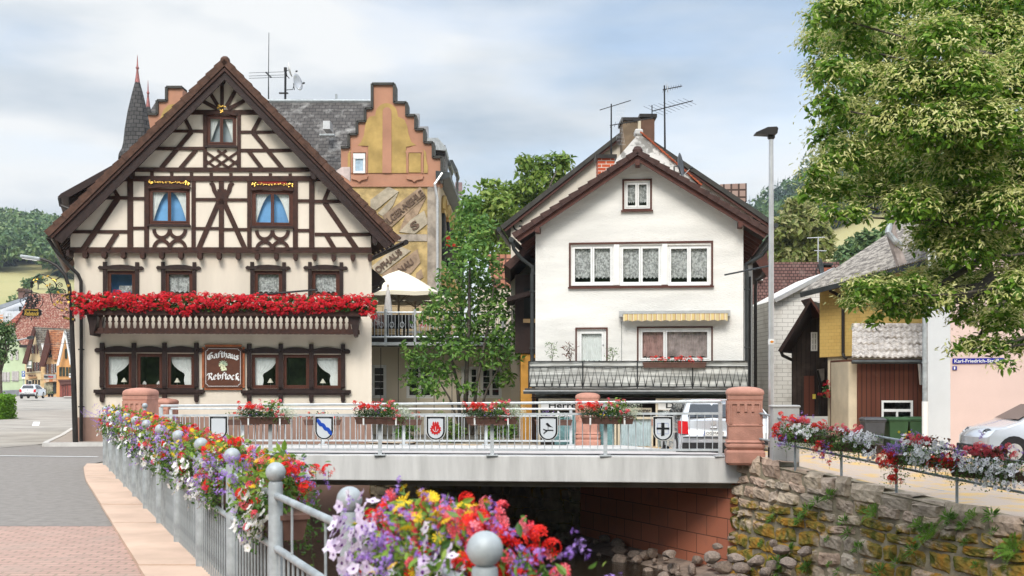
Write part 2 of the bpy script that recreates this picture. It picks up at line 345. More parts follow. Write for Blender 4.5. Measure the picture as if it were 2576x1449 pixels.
# ============================================================ structure: ground, road, stream
def gh(x, y):
    """ground height"""
    pts = [(-10, 0), (25, 0), (34.5, -.27), (38, -.32), (60, -.35), (170, -.7), (300, -.7)]
    for (a, za), (b, zb) in zip(pts, pts[1:]):
        if y <= b: z = za + (zb-za)*(y-a)/(b-a); break
    else: z = -.7
    if x > 5.2 and y < 60:
        k = min(1, max(0, (y-25.5)/7)); z += -.19*min(3.6, x-5.2)*(1-k) - .15*k*min(1, max(0, x-7.5)/2)
    return z
def xl(y):   # left bank edge of the stream
    if y <= 23.4: return -.05 - .4228*(y-4.08)
    return -8.22 - (y-23.4)*.06
BANK = [(4.96, 25.6), (5.75, 23.5), (6.38, 22.4), (7.0, 21.1), (7.66, 19.9), (8.45, 18.7), (9.6, 17.2), (11.2, 15.3)]
def xr(y):   # right bank edge
    for (xa, ya), (xb, yb) in zip(BANK, BANK[1:]):
        if yb <= y < ya: return xa + (xb-xa)*(y-ya)/(yb-ya)
    if y < BANK[-1][1]: return BANK[-1][0] + (BANK[-1][1]-y)*.9
    if y < 31.7: return 4.96 - (y-25.6)*.507
    return 1.87 - (y-31.7)*1.2
def sheet(name, xa, xb, y0, y1, ny, nx, mat, dz=0, hf=gh, kind='structure', label=None):
    vs = []
    for i in range(ny+1):
        y = y0 + (y1-y0)*i/ny; a, b = xa(y), xb(y)
        for j in range(nx+1): x = a + (b-a)*j/nx; vs.append((x, y, hf(x, y)+dz))
    fs = [(i*(nx+1)+j, i*(nx+1)+j+1, (i+1)*(nx+1)+j+1, (i+1)*(nx+1)+j) for i in range(ny) for j in range(nx)]
    return tag(MB().add(vs, fs).build(name, mat), label, kind=kind)
m_asph = M('grey_asphalt', (.235, .212, .19), .95, .13, 7, .5, 140, detail=9)
m_asph2 = M('worn_pale_asphalt', (.34, .31, .27), .95, .2, .5, .3, 90, detail=9)
m_gravel = M('sandy_gravel', (.53, .43, .35), .98, .10, 1.6, .8, 70, col2=(.64, .40, .10), lo=.47, hi=.70, detail=9)
m_earth = M('dry_ground', (.26, .235, .19), .95, .2, .6, .5, 30)
m_bed = M('stream_bed', (.06, .05, .04), .9, .4, 2, .8, 8)
# brick pavers
m_paver = tilemat('pink_pavers', (.47, .30, .245), (.40, .255, .21), (.24, .19, .14), .21, .105, 'X', 1, .012, .9, .4, stain=(.36, .27, .22), slo=.5, shi=.8)
t_ = m_paver.node_tree   # horizontal surface: rows along Y, not Z
for lk in list(t_.links):
    if lk.from_node.type == 'SEPXYZ' and lk.from_socket.name == 'Z': so = lk.to_socket; t_.links.remove(lk)
t_.links.new([n for n in t_.nodes if n.type == 'SEPXYZ'][0].outputs['Y'], so)
def gh_(x, y): return gh(x, y)
# banks: left of the stream, right of it, and everything behind
sheet('ground', lambda y: -260, lambda y: xl(y)-.02, -6, 36.9, 44, 20, m_earth, -.012)
sheet('ground', lambda y: xr(y)+.10, lambda y: xr(y)+4.5, 13, 36.9, 90, 12, m_gravel, -.01)
sheet('ground', lambda y: xr(y)+4.5, lambda y: 160, -6, 36.9, 44, 24, m_gravel, -.01)
sheet('ground', lambda y: -400, lambda y: 400, 36.9, 215, 60, 60, m_earth, -.014)
# left pavement and road
cop = lambda y: xl(y) - .62 + (0 if y < 20 else (y-20)*.04)
sheet('pavement', lambda y: xl(y)-6.2, cop, 3.0, 13.75, 20, 4, m_paver, .0)
sheet('road', lambda y: -40, lambda y: min(cop(y), -3.4), 13.75, 36, 40, 8, m_asph, .002)
sheet('road', lambda y: -90 if y > 60 else -60, lambda y: -14.9 if y < 50 else -14.9-(y-50)*.03, 33, 172, 60, 8, m_asph2, .006)
# kerb of sandstone slabs under the railing
mb = MB(); y = 3.2
while y < 23.6:
    l = random.uniform(.85, 1.15); y2 = min(y+l, 23.7)
    z = gh(0, y)
    P = [(cop(y), y), (xl(y)+.06, y), (xl(y2)+.06, y2-.008), (cop(y2), y2-.008)]
    h = .03 + random.uniform(0, .012)
    mb.add([(p[0], p[1], -.5) for p in P] + [(p[0], p[1], h) for p in P], [(4,5,6,7), (0,1,5,4), (1,2,6,5), (2,3,7,6), (3,0,4,7)]); y = y2
m_slab = M('pale_sandstone_slabs', (.56, .40, .30), .9, .12, 1.3, .3, 60, detail=8)
tag(mb.build('kerb', m_slab), kind='structure')
# white road markings (sheets 4 mm above)
m_mark = M('road_paint', (.72, .72, .70), .8, .12, 5)
mb = MB()
def mark(pts):
    mb.add([(x, y, gh(x, y)+.0105) for x, y in pts], [tuple(range(len(pts)))])
for (xa, ya, xb, yb, w) in [(-19.5, 41, -21.0, 43.2, .16), (-17.2, 47, -18.4, 50, .16), (-21.5, 52, -23.5, 57, .16), (-15.8, 52, -19.8, 52.6, .3), (-24.6, 48, -21.2, 48.6, .3)]:
    mark([(xa-w, ya), (xa+w, ya), (xb+w, yb), (xb-w, yb)])
tag(mb.build('road_marking', m_mark), kind='structure')
mb = MB(); p = [(-9.6, 26.6), (-13.5, 27.6), (-18, 29.2), (-24, 31.6)]
mb.add([q for a in p for q in ((a[0], a[1], gh(*a)+.012), (a[0], a[1]+.22, gh(a[0], a[1]+.22)+.012))], [(i*2, i*2+1, i*2+3, i*2+2) for i in range(3)])
tag(mb.build('road_marking', m_mark), kind='structure')
# pavement island at the foot of the inn with a pale kerb
mb = MB(); arc = [(-9.7, 35.3), (-14.1, 34.8), (-14.5, 36), (-16, 41), (-17.9, 47)]

n_ = len(arc); mb.add([q for x, y in arc for q in ((x, y, gh(x, y)+.10), (-9.6, y+.6, gh(-9.6, y)+.10))], [(2*i, 2*i+1, 2*i+3, 2*i+2) for i in range(n_-1)])
tag(mb.build('pavement', M('grey_brown_paving', (.32, .27, .23), .9, .15, 4, .3, 20)), kind='structure')
mb = MB()
for (a, b) in zip(arc, arc[1:]):
    mb.bar((a[0], a[1], gh(*a)+.045), (b[0], b[1], gh(*b)+.045), .16, .15)
tag(mb.build('kerb', M('pale_kerbstone', (.55, .53, .50), .9, .12, 3)), kind='structure')
# water and bed
sheet('stream_bed', lambda y: -22, lambda y: 30, -4, 46, 30, 20, m_bed, -2.86, hf=lambda x, y: .12*math.sin(x*1.7+y)*math.sin(y*1.3))
m_water, t_, b_ = newmat('dark_water'); b_.inputs['Base Color'].default_value = (.022, .016, .010, 1); b_.inputs['Roughness'].default_value = .08; b_.inputs['Specular IOR Level'].default_value = .5
nz = nn(t_, 'ShaderNodeTexNoise'); nz.inputs['Scale'].default_value = 9; nz.inputs['Detail'].default_value = 6; tcx = nn(t_, 'ShaderNodeTexCoord'); mpx = nn(t_, 'ShaderNodeMapping'); mpx.inputs['Scale'].default_value = (.6, 1.6, 1)
t_.links.new(tcx.outputs['Object'], mpx.inputs[0]); t_.links.new(mpx.outputs[0], nz.inputs[0]); bp_ = nn(t_, 'ShaderNodeBump'); bp_.inputs['Strength'].default_value = .55; bp_.inputs['Distance'].default_value = .05
t_.links.new(nz.outputs[0], bp_.inputs['Height']); t_.links.new(bp_.outputs[0], b_.inputs['Normal'])
sheet('water', lambda y: -20, lambda y: xr(y)-.9-max(0, (15-y))*.0 if y < 33 else 3, -4, 40, 20, 6, m_water, -2.66, hf=lambda x, y: 0)
# ============================================================ far hills
def azpx(x, y): return x/y*F + CX
def hillh(x, y):
    a = azpx(x, max(y, 1))
    prof = [(195, -.6), (250, 20), (300, 31), (400, 54), (500, 86), (560, 104), (640, 112), (800, 100), (1000, 60)]
    def lin(pts, t):
        if t <= pts[0][0]: return pts[0][1]
        for (p, v), (q, w) in zip(pts, pts[1:]):
            if t <= q: return v + (w-v)*(t-p)/(q-p)
        return pts[-1][1]
    s = lin([(-2500, 1.3), (-400, .8), (0, .68), (150, .66), (420, .45), (900, .25), (1350, .3), (1700, .66), (1900, .68), (2130, .96), (2600, 1.3), (4500, 1.3)], a)
    return lin(prof, y)*s + 2*math.sin(x*.013)*math.sin(y*.011)
m_meadow = M('dry_meadow', (.46, .41, .18), .95, .2, .02, 0, col2=(.20, .235, .075), lo=.5, hi=.72, detail=9)
sheet('hills', lambda y: -y*.7-60, lambda y: y*.7+60, 194, 1000, 60, 90, m_meadow, 0, hf=lambda x, y: hillh(x, y) - (2 if y < 196 else 0))
# ------------------------------------------------------------ foliage templates
LEAF = ([(0,0,0),(.28,.22,.03),(.62,.2,.02),(1,0,-.14),(.62,-.2,.02),(.28,-.22,.03),(.5,0,-.05)], [(0,6,2,1),(6,3,2),(0,5,4,6),(6,4,3)])
LEAF2 = ([(0,0,0),(.5,.3,.05),(1,0,-.12),(.5,-.3,.05)], [(0,1,2,3)])
LEAFL = ([(0,0,0),(.4,.10,.05),(1,0,-.1),(.4,-.10,.05)], [(0,1,2,3)])
def lumps(c, rad, n, sq=1, seed=0, rr=(.32, .5)):
    """sub-crown lump centres inside an ellipsoid"""
    g = np.random.default_rng(seed); out = []
    for i in range(n):
        d = g.normal(size=3); d /= np.linalg.norm(d); r = g.uniform(.35, .78)
        out.append((np.array(c) + d*np.array(rad)*r, g.uniform(*rr)*np.array(rad).mean()))
    return out
def crown_pts(lm, n, seed=0, shell=.45):
    g = np.random.default_rng(seed); w = np.array([l[1]**2 for l in lm]); w /= w.sum(); idx = g.choice(len(lm), n, p=w)
    d = g.normal(size=(n, 3)); d /= np.linalg.norm(d, axis=1, keepdims=True); d[:, 2] = np.where(d[:, 2] < -.55, -d[:, 2], d[:, 2])
    r = shell + (1-shell)*g.random(n)**.6
    C = np.array([l[0] for l in lm])[idx]; Rr = np.array([l[1] for l in lm])[idx]
    return C + d*(Rr*r)[:, None]*np.array([1, 1, .85]), d
def limbs(mb, base, lm, r0, n=9, n_sub=7, wob=.12, fork=.35):
    base = Vector(base); 
    for c, r in lm[:n_sub]:
        c = Vector(c); f = base.lerp(Vector((base.x, base.y, c.z)), fork)
        mid = f.lerp(c, .5) + Vector((random.uniform(-1, 1), random.uniform(-1, 1), .6))*wob*(c-f).length
        mb.tube([f, f.lerp(mid, .6), mid, c], [r0*.5, r0*.42, r0*.3, r0*.1], 6)
def tree(name, label, base, height, rad, nleaf, leaf, mat, r0=.25, nl=26, seed=1, crown_z=None, group=None, cat='tree', tmpl=LEAF2, up=.35, bark=None):
    x, y, z = base; t = thing(name, label, cat, base, 0, group); cz = crown_z if crown_z is not None else height - rad[2]
    lm = lumps((0, 0, cz), rad, nl, seed=seed)
    mb = MB(); mb.tube([(0, 0, -.4), (0, 0, height*.15), (random.uniform(-.1, .1)*rad[0], 0, cz*.7), (0, 0, cz)], [r0*1.3, r0, r0*.8, r0*.4], 8); limbs(mb, (0, 0, height*.1), lm, r0)
    mb.build('trunk', bark or m_bark, t, smooth=True)
    P, d = crown_pts(lm, nleaf, seed); N = d + rng.normal(size=d.shape)*.6 + np.array([0, 0, up])
    MB().inst(tmpl[0], tmpl[1], P, N, leaf*rng.uniform(.7, 1.3, len(P))).build('crown', mat, t); return t
lm_dec = leafmat('hill_broadleaf', [(.055, .12, .045), (.085, .16, .055), (.13, .21, .07), (.20, .26, .10)], trans=.2)
lm_con = leafmat('hill_conifer', [(.018, .045, .03), (.03, .065, .04), (.04, .08, .05)], trans=.1)
def blobtemplate(n, seed, quad=.34):
    g = np.random.default_rng(seed); lm = [(np.array([0, 0, .55]), .42)] + [(np.array([*(g.normal(size=2)*.26), g.uniform(.35, .85)]), g.uniform(.2, .32)) for _ in range(7)]
    P, d = crown_pts(lm, n, seed, .75); m_ = MB(); m_.inst(LEAF2[0], LEAF2[1], P, d+g.normal(size=d.shape)*.35, quad*g.uniform(.6, 1.2, n)); return m_.v, m_.f
def contemplate(seed):
    g = np.random.default_rng(seed); m_ = MB(); P = []; N = []; S = []
    for i in range(11):
        z = .08 + .9*i/11; r = .24*(1-i/11.5)
        for k in range(9):
            a = g.uniform(0, 6.28); P.append((math.cos(a)*r*.15, math.sin(a)*r*.15, z)); N.append((math.cos(a)*.6, math.sin(a)*.6, 1)); S.append((math.cos(a), math.sin(a), -.25, r*g.uniform(1, 1.5)))
    for p, n_, s_ in zip(P, N, S): m_.inst([(0,0,0),(.5,.28,-.03),(1.05,0,-.12),(.5,-.28,-.03)], [(0,1,2,3)], [p], [n_], s_[3], spin=[s_[:3]])
    m_.add([(-.03,0,0),(.03,0,0),(0,0,1.04)], [(0,1,2)]); return m_.v, m_.f
BL = [blobtemplate(420, i, .17) for i in range(4)]; CO = [contemplate(i) for i in range(3)]
def forest(name, label, n, azr, dr, test, mats, hs, conif, seed):
    g = np.random.default_rng(seed); mbs = [MB(), MB()]; k = 0
    while k < n:
        d = g.uniform(*dr); a = g.uniform(*azr); x = (a-CX)*d/F; z = hillh(x, d); yp = HZ-(z-EYE)*F/d
        if not test(a, yp, d): n -= .2; continue
        c = g.random() < conif(a, yp, d); h = g.uniform(*hs)*(1.25 if c else .8); tv, tf = (CO[g.integers(3)] if c else BL[g.integers(4)])
        ang = g.uniform(0, 6.28); mbs[c].inst(tv, tf, [(x, d, z-.4)], [(0, 0, 1)], h*(1 if c else 1.15), spin=[(math.cos(ang), math.sin(ang), 0)]); k += 1
    for i, m_ in enumerate(mbs):
        if m_.f: tag(m_.build(name[i], mats[i]), label[i], 'forest', kind='stuff')
forest(['forest', 'conifer_forest'], ['green broadleaf wood covering the hillside beyond the village street', 'dark conifers along the hilltop beyond the village street'], 900, (-260, 330), (400, 640),
       lambda a, yp, d: d > 410 + 30*math.sin(a*.03), [lm_dec, lm_con], (11, 16), lambda a, yp, d: .85 if d > 585 else .06, 3)
forest(['forest', 'conifer_forest'], ['green broadleaf wood on the hillside behind the white house and lamp post', 'tall dark conifers on the hilltop behind the lamp post'], 700, (1640, 2330), (415, 660),
       lambda a, yp, d: d > 430 and (a < 2330), [lm_dec, lm_con], (12, 19), lambda a, yp, d: .85 if d > 455 else .3, 4)
m_med_t = leafmat('meadow_tree_leaves', [(.06, .13, .04), (.10, .18, .055), (.15, .22, .08)], trans=.2)
mt = [(12, 735, 235), (42, 700, 270), (70, 722, 250), (100, 712, 262), (130, 742, 225), (165, 705, 275), (70, 672, 330), (28, 760, 205), (60, 768, 200), (118, 770, 198), (96, 660, 345), (140, 690, 300), (2150, 612, 330), (2110, 598, 345), (2215, 622, 320)]
gm = 'orchard trees scattered over the dry meadow'
for i, (x, y, d) in enumerate(mt):
    X = (x-CX)*d/F; big = i < 6 or i in (7, 8, 9, 11); h = (random.uniform(5, 7.5) if big else 4.6); s = h*.42
    tree('orchard_tree', 'round green orchard tree standing on the dry hillside meadow', (X, d, hillh(X, d)), h, (s, s, s*.85), 420, .75, m_med_t, .18, 10, 20+i, group=gm)
# ============================================================ the half-timbered inn
IN = Fac(187, 36.4, 935, 37.35, -.3); SH = -.233
inn = IN.root('timbered_inn', 'cream half-timbered inn with steep gable above a flower-lined balcony', 'inn')
UW = IN.L
# window openings
g_small = IN.rect('c1', 1265, 527, 1450, 716)
g_mid = [IN.rect('c1', 914, 974, 1166, 1196), IN.rect('c1', 1542, 986, 1793, 1206)]
g_first = [IN.rect('c2', a, 296, b, 452) for a, b in ((654, 828), (1009, 1178), (1553, 1726), (1906, 2076))]
g_ground = [IN.rect('c2', a, b, c, d) for a, b, c, d in ((641, 802, 807, 1012), (836, 802, 994, 1012), (1022, 804, 1189, 1014), (1538, 808, 1704, 1016), (1731, 808, 1891, 1016), (1917, 810, 2084, 1018))]
vt = IN.p('c1', 1300, 1352)[1]          # top of the rendered storeys
wall([(0, -2.7), (UW, -2.7), (UW, vt), (0, vt)], g_first + g_ground, 11, m_cream, inn, sh=SH)
G = [IN.p('c1', x, y, -.14) for x, y in ((430, 1352), (430, 1190), (1358, 290), (2268, 1225), (2268, 1352))]
wall(G, [g_small] + g_mid, 11.1, m_cream2, inn, 'gable_wall', y0=-.14, sh=SH)
MB().box(-.025, UW+.02, -.03, 0, -2.7, IN.p('D', 500, 1049)[1]).build('plinth', m_plinth, inn)
# timber framing: every member sits a little prouder than the last
TW = -.14; tk = [0]
def beam(pts, w, name='beam', k='c1', mat=None):
    """pts photo-crop polyline; w width in crop px"""
    tk[0] += 1; s = K[k][0]; px = 2900/36.9/s; mb = MB(); y0 = TW - .028 - .0016*(tk[0] % 17)
    q = [IN.p(k, x, y, TW) for x, y in pts]
    if len(q) == 2: mb.quadbar(q[0], q[1], w/px, y0, TW+.01)
    else: mb.ribbon(q, w/px, y0, TW+.01)
    return mb.build(name, mat or m_timber, inn)
sp = lambda x: (x-430)*.0109   # photo lines fall slightly to the right
def hb(x0, x1, y, w, name='beam'): beam([(x0, y), (x1, y)], w, name)
hb(425, 2272, 1348, 34, 'sill_beam')
hb(428, 795, 1236, 20, 'rail'); hb(1925, 2268, 1252, 20, 'rail'); hb(812, 886, 1214, 18, 'rail'); hb(1196, 1342, 1216, 17, 'rail'); hb(1368, 1514, 1222, 17, 'rail'); hb(1822, 1892, 1228, 18, 'rail')
hb(590, 795, 1029, 20, 'rail'); hb(812, 886, 1033, 18, 'rail'); hb(1196, 1345, 1039, 18, 'rail'); hb(1366, 1514, 1041, 18, 'rail'); hb(1822, 1892, 1047, 18, 'rail'); hb(1920, 2105, 1051, 20, 'rail')
hb(700, 2005, 912, 32, 'tie_beam'); hb(805, 1905, 857, 26, 'tie_beam')
hb(915, 1246, 728, 20, 'rail'); hb(1470, 1785, 739, 20, 'rail'); hb(1025, 1246, 621, 18, 'rail'); hb(1470, 1685, 627, 18, 'rail'); hb(1130, 1585, 506, 28, 'collar_beam')
for x, w in ((797, 34), (897, 28), (1184, 25), (1354, 30), (1525, 26), (1806, 30), (1906, 32)): beam([(x, 925), (x, 1336)], w, 'post')
for x, w in ((1254, 22), (1461, 22)): beam([(x, 510), (x, 848)], w, 'post')
beam([(1358, 315), (1358, 495)], 20, 'king_post')
for a, b, w in (((724, 1028), (512, 1340), 32), ((688, 965), (728, 1028), 22), ((716, 1244), (655, 1340), 28), ((1985, 1058), (2188, 1352), 32), ((2012, 975), (1980, 1048), 22), ((1996, 1258), (2052, 1352), 28),
                ((1338, 1055), (1215, 1340), 30), ((1372, 1060), (1500, 1344), 30), ((1122, 528), (1168, 616), 22), ((1172, 625), (985, 848), 26), ((1200, 735), (1102, 850), 24), ((1592, 540), (1546, 622), 22),
                ((1545, 628), (1732, 855), 26), ((1520, 742), (1606, 855), 24), ((1275, 372), (1335, 470), 22), ((1218, 426), (1330, 486), 22), ((1440, 375), (1385, 470), 22), ((1495, 436), (1392, 488), 22),
                ((1258, 748), (1405, 850), 14), ((1330, 738), (1455, 826), 14), ((1258, 800), (1330, 852), 14), ((1455, 748), (1306, 850), 14), ((1385, 738), (1258, 826), 14), ((1455, 800), (1385, 852), 14)):
    beam([a, b], w, 'brace')
for s in (-1, 1):   # carved figure of the middle panel
    c = 1356
    beam([(c+s*66, 935), (c+s*52, 955), (c+s*45, 985), (c+s*30, 1010), (c+s*18, 1040)], 26, 'carved_brace')
beam([(1330, 1000), (1384, 1000)], 46, 'carved_brace'); beam([(1322, 1050), (1390, 1050)], 34, 'carved_brace')
for cx, yt, yb in ((990, 1222, 1340), (1087, 1222, 1340), (1618, 1230, 1348), (1714, 1230, 1348)):   # curved crosses below the windows
    ym = (yt+yb)/2
    for s in (-1, 1):
        yy = yt if s < 0 else yb
        beam([(cx + 48*math.cos(t)*(1+.0*s), ym + s*8 + s*(52)*(1-math.sin(t))) for t in [math.pi*i/10 for i in range(11)]], 21, 'curved_brace')
for i in range(8): hb(x := 930+i*120.6-10, x+20, 885+i*1.2, 26, 'joist_end')
mb = MB()
for i in range(16):
    mb_ = MB(); a = IN.p('c1', 525+i*116.6, 1364+i*1.3, TW)[0] if i < 15 else IN.p('c1', 2263, 1385, TW)[0]; v = IN.p('c1', 1300, 1368, TW)[1]
    hw = .07; mb_.prism([(a-hw, v), (a+hw, v), (a+hw, v-.13), (a+hw*.4, v-.2), (a-hw*.6, v-.2), (a-hw, v-.15)], -.30, -.02); mb_.build('joist_end', m_timber, inn)
# carved purlin heads carrying the overhang
for x, y, sx, sy in ((797, 872, .17, .32), (1922, 890, .22, .34), (410, 1232, .14, .34), (2292, 1280, .17, .36), (1362, 296, .10, .26), (428, 1372, .08, .2)):
    a, b = IN.p('c1', x, y, -.4); mb_ = MB(); mb_.prism([(a-sx/2, b+sy/2), (a+sx/2, b+sy/2), (a+sx/2, b-sy*.2), (a+sx*.2, b-sy/2), (a-sx*.2, b-sy/2), (a-sx/2, b-sy*.2)], -.66, -.1); mb_.build('purlin_head', m_timber2, inn)
# roof
RO = -.72
ap = IN.p('D', 565, 150, RO); el = IN.p('D', 117, 586, RO); er = IN.p('D', 1003, 601, RO)
def off(p, q, d): v = Vector((q[0]-p[0], q[1]-p[1])).normalized(); return Vector((-v.y, v.x))*d
for s, e in ((-1, el), (1, er)):
    n = off(ap, e, .16) if s < 0 else -off(ap, e, .16)
    n = n if n.y < 0 else -n
    MB().prism([ap, (ap[0], ap[1]-.23), (e[0]+n.x, e[1]+n.y), e], RO, 11.5, SH).build('roof', m_vtile, inn)
    n2 = n*1.0; n3 = n*2.75
    a2 = (ap[0], ap[1]-.235); a3 = (ap[0], ap[1]-.62)
    MB().prism([a2, a3, (e[0]+n3.x+(.12*-s), e[1]+n3.y), (e[0]+n2.x, e[1]+n2.y)], RO+.03, RO+.10, 0).build('bargeboard', m_timber2, inn)
    MB().prism([(a2[0], a2[1]-.02), (a2[0], a2[1]-.12), (e[0]+n.x*1.5, e[1]+n.y*1.5), (e[0]+n2.x, e[1]+n2.y-.02)], RO-.03, RO+.03, 0).build('bargeboard', m_timber, inn)
    MB().prism([(ap[0], ap[1]-.3), (ap[0], ap[1]-.36), (e[0]+n.x*1.6, e[1]+n.y*1.6), (e[0]+n.x*1.2, e[1]+n.y*1.2)], RO+.12, -.1, 0).build('soffit', m_timber2, inn)
    mb = MB(); N_ = 21; d = Vector((e[0]-ap[0], e[1]-ap[1])); o_ = -n.normalized()
    for i in range(N_):
        p = Vector(ap) + d*(i/N_); q = Vector(ap) + d*((i+1.06)/N_)
        mb.prism([tuple(p+o_*.0), tuple(q+o_*.02), tuple(q+o_*.085), tuple(p+o_*.045)], RO-.06, RO+.28)
        mb.prism([tuple(p+n*.9), tuple(q+n*.9), tuple(q+o_*.06), tuple(p+o_*.03)], RO-.065, RO-.035)
    mb.build('verge_tiles', m_vtile, inn)
    # rafters below the side overhang
    wx = -.05 if s < 0 else UW+.1
    for j in range(12):
        yy = .35 + j*.62
        a = (e[0]+n.x*1.15+SH*yy, yy, e[1]+n.y*1.15); b = (wx+SH*yy, yy, vt+.55)
        MB().bar(a, (b[0], yy, a[2]+(b[0]-a[0])*(d.y/d.x) if abs(d.x) > 0 else b[2]), .09, .13).build('rafter', m_timber2, inn)
    mb = MB(); mb.tube([(e[0]-.07*-s+SH*yy, yy, e[1]-.10) for yy in (RO, 2, 6, 11)], .085, 8); mb.build('gutter', m_gutter_b, inn)
MB().sphere((ap[0], RO+.1, ap[1]-.02), .16, 12).build('ridge_tile', m_vtile, inn)
# shed dormer on the street side of the roof
DW = 4.0
P_ = [IN.p('c1', x, y, DW) for x, y in ((352, 1022), (372, 1002), (690, 826), (760, 800), (790, 850), (700, 862), (430, 1020))]
MB().prism(P_, DW, DW+4.5, SH).build('dormer_roof', m_timber2, inn)
P_ = [IN.p('c1', x, y, DW+.3) for x, y in ((420, 1030), (700, 870), (800, 860), (560, 1120), (420, 1105))]
MB().prism(P_, DW+.3, DW+4.2, SH).build('dormer_cheek', m_timber2, inn)
a = IN.p('c1', 362, 1030, DW-.1); b = IN.p('c1', 425, 1115, DW-.1)
MB().tube([(a[0], DW-.1, a[1]), (a[0]+.04, DW-.1, a[1]-.25), (b[0], DW-.1, b[1]+.1), (b[0]+.1, DW-.1, b[1])], .055, 8).build('downpipe', m_gutter_b, inn)
a = IN.p('D', 155, 522, RO); 
# street-side downpipe, sweeping in from the eaves and down the corner
pp = [('c2', 290, 95, -.5), ('c2', 345, 180, -.4), ('c2', 420, 262, -.25), ('c2', 478, 320, -.2), ('c2', 495, 360, -.16), ('c2', 497, 700, -.14), ('c2', 496, 1345, -.14)]
q = [(lambda r: (r[0], w, r[1]))(IN.p(k, x, y, w)) for k, x, y, w in pp]
mb = MB(); mb.tube(q, .055, 10)
for v in (1.2, 3.0, 4.6): mb.cbox((q[-1][0], -.12, v), .17, .1, .04)
mb.build('downpipe', m_gutter_b, inn)
# low side roof with gutter on the garden side
P_ = [IN.p('c2', x, y, .8) for x, y in ((2235, 250), (2352, 348), (2340, 380), (2240, 395))]
MB().prism(P_, .8, 5.5, -.12).build('side_roof', m_timber2, inn)
q = [(lambda r: (r[0], .7, r[1]))(IN.p('c2', x, y, .7)) for x, y in ((2352, 355), (2330, 372), (2325, 405), (2290, 422), (2240, 436))]
MB().tube(q, .05, 8).build('downpipe', m_gutter_b, inn)
# upper windows with sky reflection coloured into blue back panels, and tied curtains
def upper(r, tall, inm):
    o, rc = window(inn, r, m_wframe, 2, .075, -.12, .14, inm)
    for i, g in enumerate(rc):
        MBc = drape((g[0]-.02, g[1]+.02, g[2]-.02, g[3]+.02), -.02, -1 if i == 0 else 1, pinch=.06, tie=.02, open_=.9 if tall else .95, pw=.8 if tall else .55); MBc.build('curtain', m_curtain, o, smooth=True)
    u0, u1, v0, v1 = r
    MB().prism([(u0-.04, v0-.07), (u1+.04, v0-.07), (u1+.02, v0), (u0-.02, v0)], -.26, -.13).build('sill', m_timber2, o)
    mb = MB(); mb.ribbon([(u0-.02+(u1-u0+.04)*i/12, v1+.01+.05*math.sin(math.pi*i/12)) for i in range(13)], .09, -.22, -.135); mb.build('lintel', m_timber, o)
    return o
m_grey_in = M('pale_grey_blind', (.42, .48, .52), .8, .2, 2)
upper(g_small, True, m_grey_in)
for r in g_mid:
    o = upper(r, False, m_blue_refl); u0, u1, v0, v1 = r
    mb = MB(); mb.box(u0-.02, u1+.02, -.165, -.135, v1+.09, v1+.30); mb.build('ornament_board', m_timber, o)
    mb = MB(); mb.box(u0+.2, u1-.2, -.176, -.166, v1+.20, v1+.27); mb.build('red_band', m_redline, o)
    mb = MB()
    for i in range(15):
        t = i/14; u = u0+.02+(u1-u0-.04)*t; e = min(t, 1-t) < .08
        for k in range(5 if e else 2): mb.sphere((u+random.uniform(-.03, .03), -.185, v1+.18+random.uniform(-.03, .03)+(random.uniform(-.06, .05) if e else 0)), .026 if e else .017, 6)
    mb.tube([(u0+(u1-u0)*i/20, -.18, v1+.18+.02*math.sin(i*1.5)) for i in range(21)], .008, 5); mb.build('gilded_vine', m_gold, o)
a, b = IN.p('c1', 1356, 484, TW); mb = MB()
for i in range(16): mb.sphere((a+random.uniform(-.12, .12), -.21, b+.05+random.uniform(-.05, .05)), .03, 6)
for i in range(7): mb.sphere((a+random.uniform(-.04, .04), -.215, b-.05-.03*i/2), .024, 6)
mb.build('gilded_grapes', m_gold, inn)
# first-floor windows: eared frames
for i, r in enumerate(g_first):
    o, rc = window(inn, r, m_wframe, 1, .06, .05, .4, m_blue_refl if i == 0 else m_dark, sash=.05)
    g = rc[0]
    if i: netcurtain((g[0], g[1], g[2], g[3]), .16, .0, folds=9).build('curtain', m_lace, o, smooth=True)
    else: netcurtain((g[0]+(g[1]-g[0])*.35, g[1], g[2], g[3]-.35), .16, .0, folds=7).build('curtain', m_lace, o, smooth=True)
    u0, u1, v0, v1 = r; w_ = .115
    for u in (u0-w_/2, u1+w_/2): MB().box(u-w_/2, u+w_/2, -.06, -.002, v0-.1, v1+.27).build('jamb_post', m_timber2, o)
    mb = MB(); c = (u0+u1)/2; h = (u1-u0)/2+.26
    mb.prism([(c-h, v1+.06), (c-h+.03, v1+.03), (c+h-.03, v1+.03), (c+h, v1+.06), (c+h, v1+.10), (c+h-.05, v1+.14), (c+h-.2, v1+.12), (c+.25, v1+.17), (c, v1+.185), (c-.25, v1+.17), (c-h+.2, v1+.12), (c-h+.05, v1+.14), (c-h, v1+.10)], -.085, -.003); mb.build('lintel', m_timber2, o)
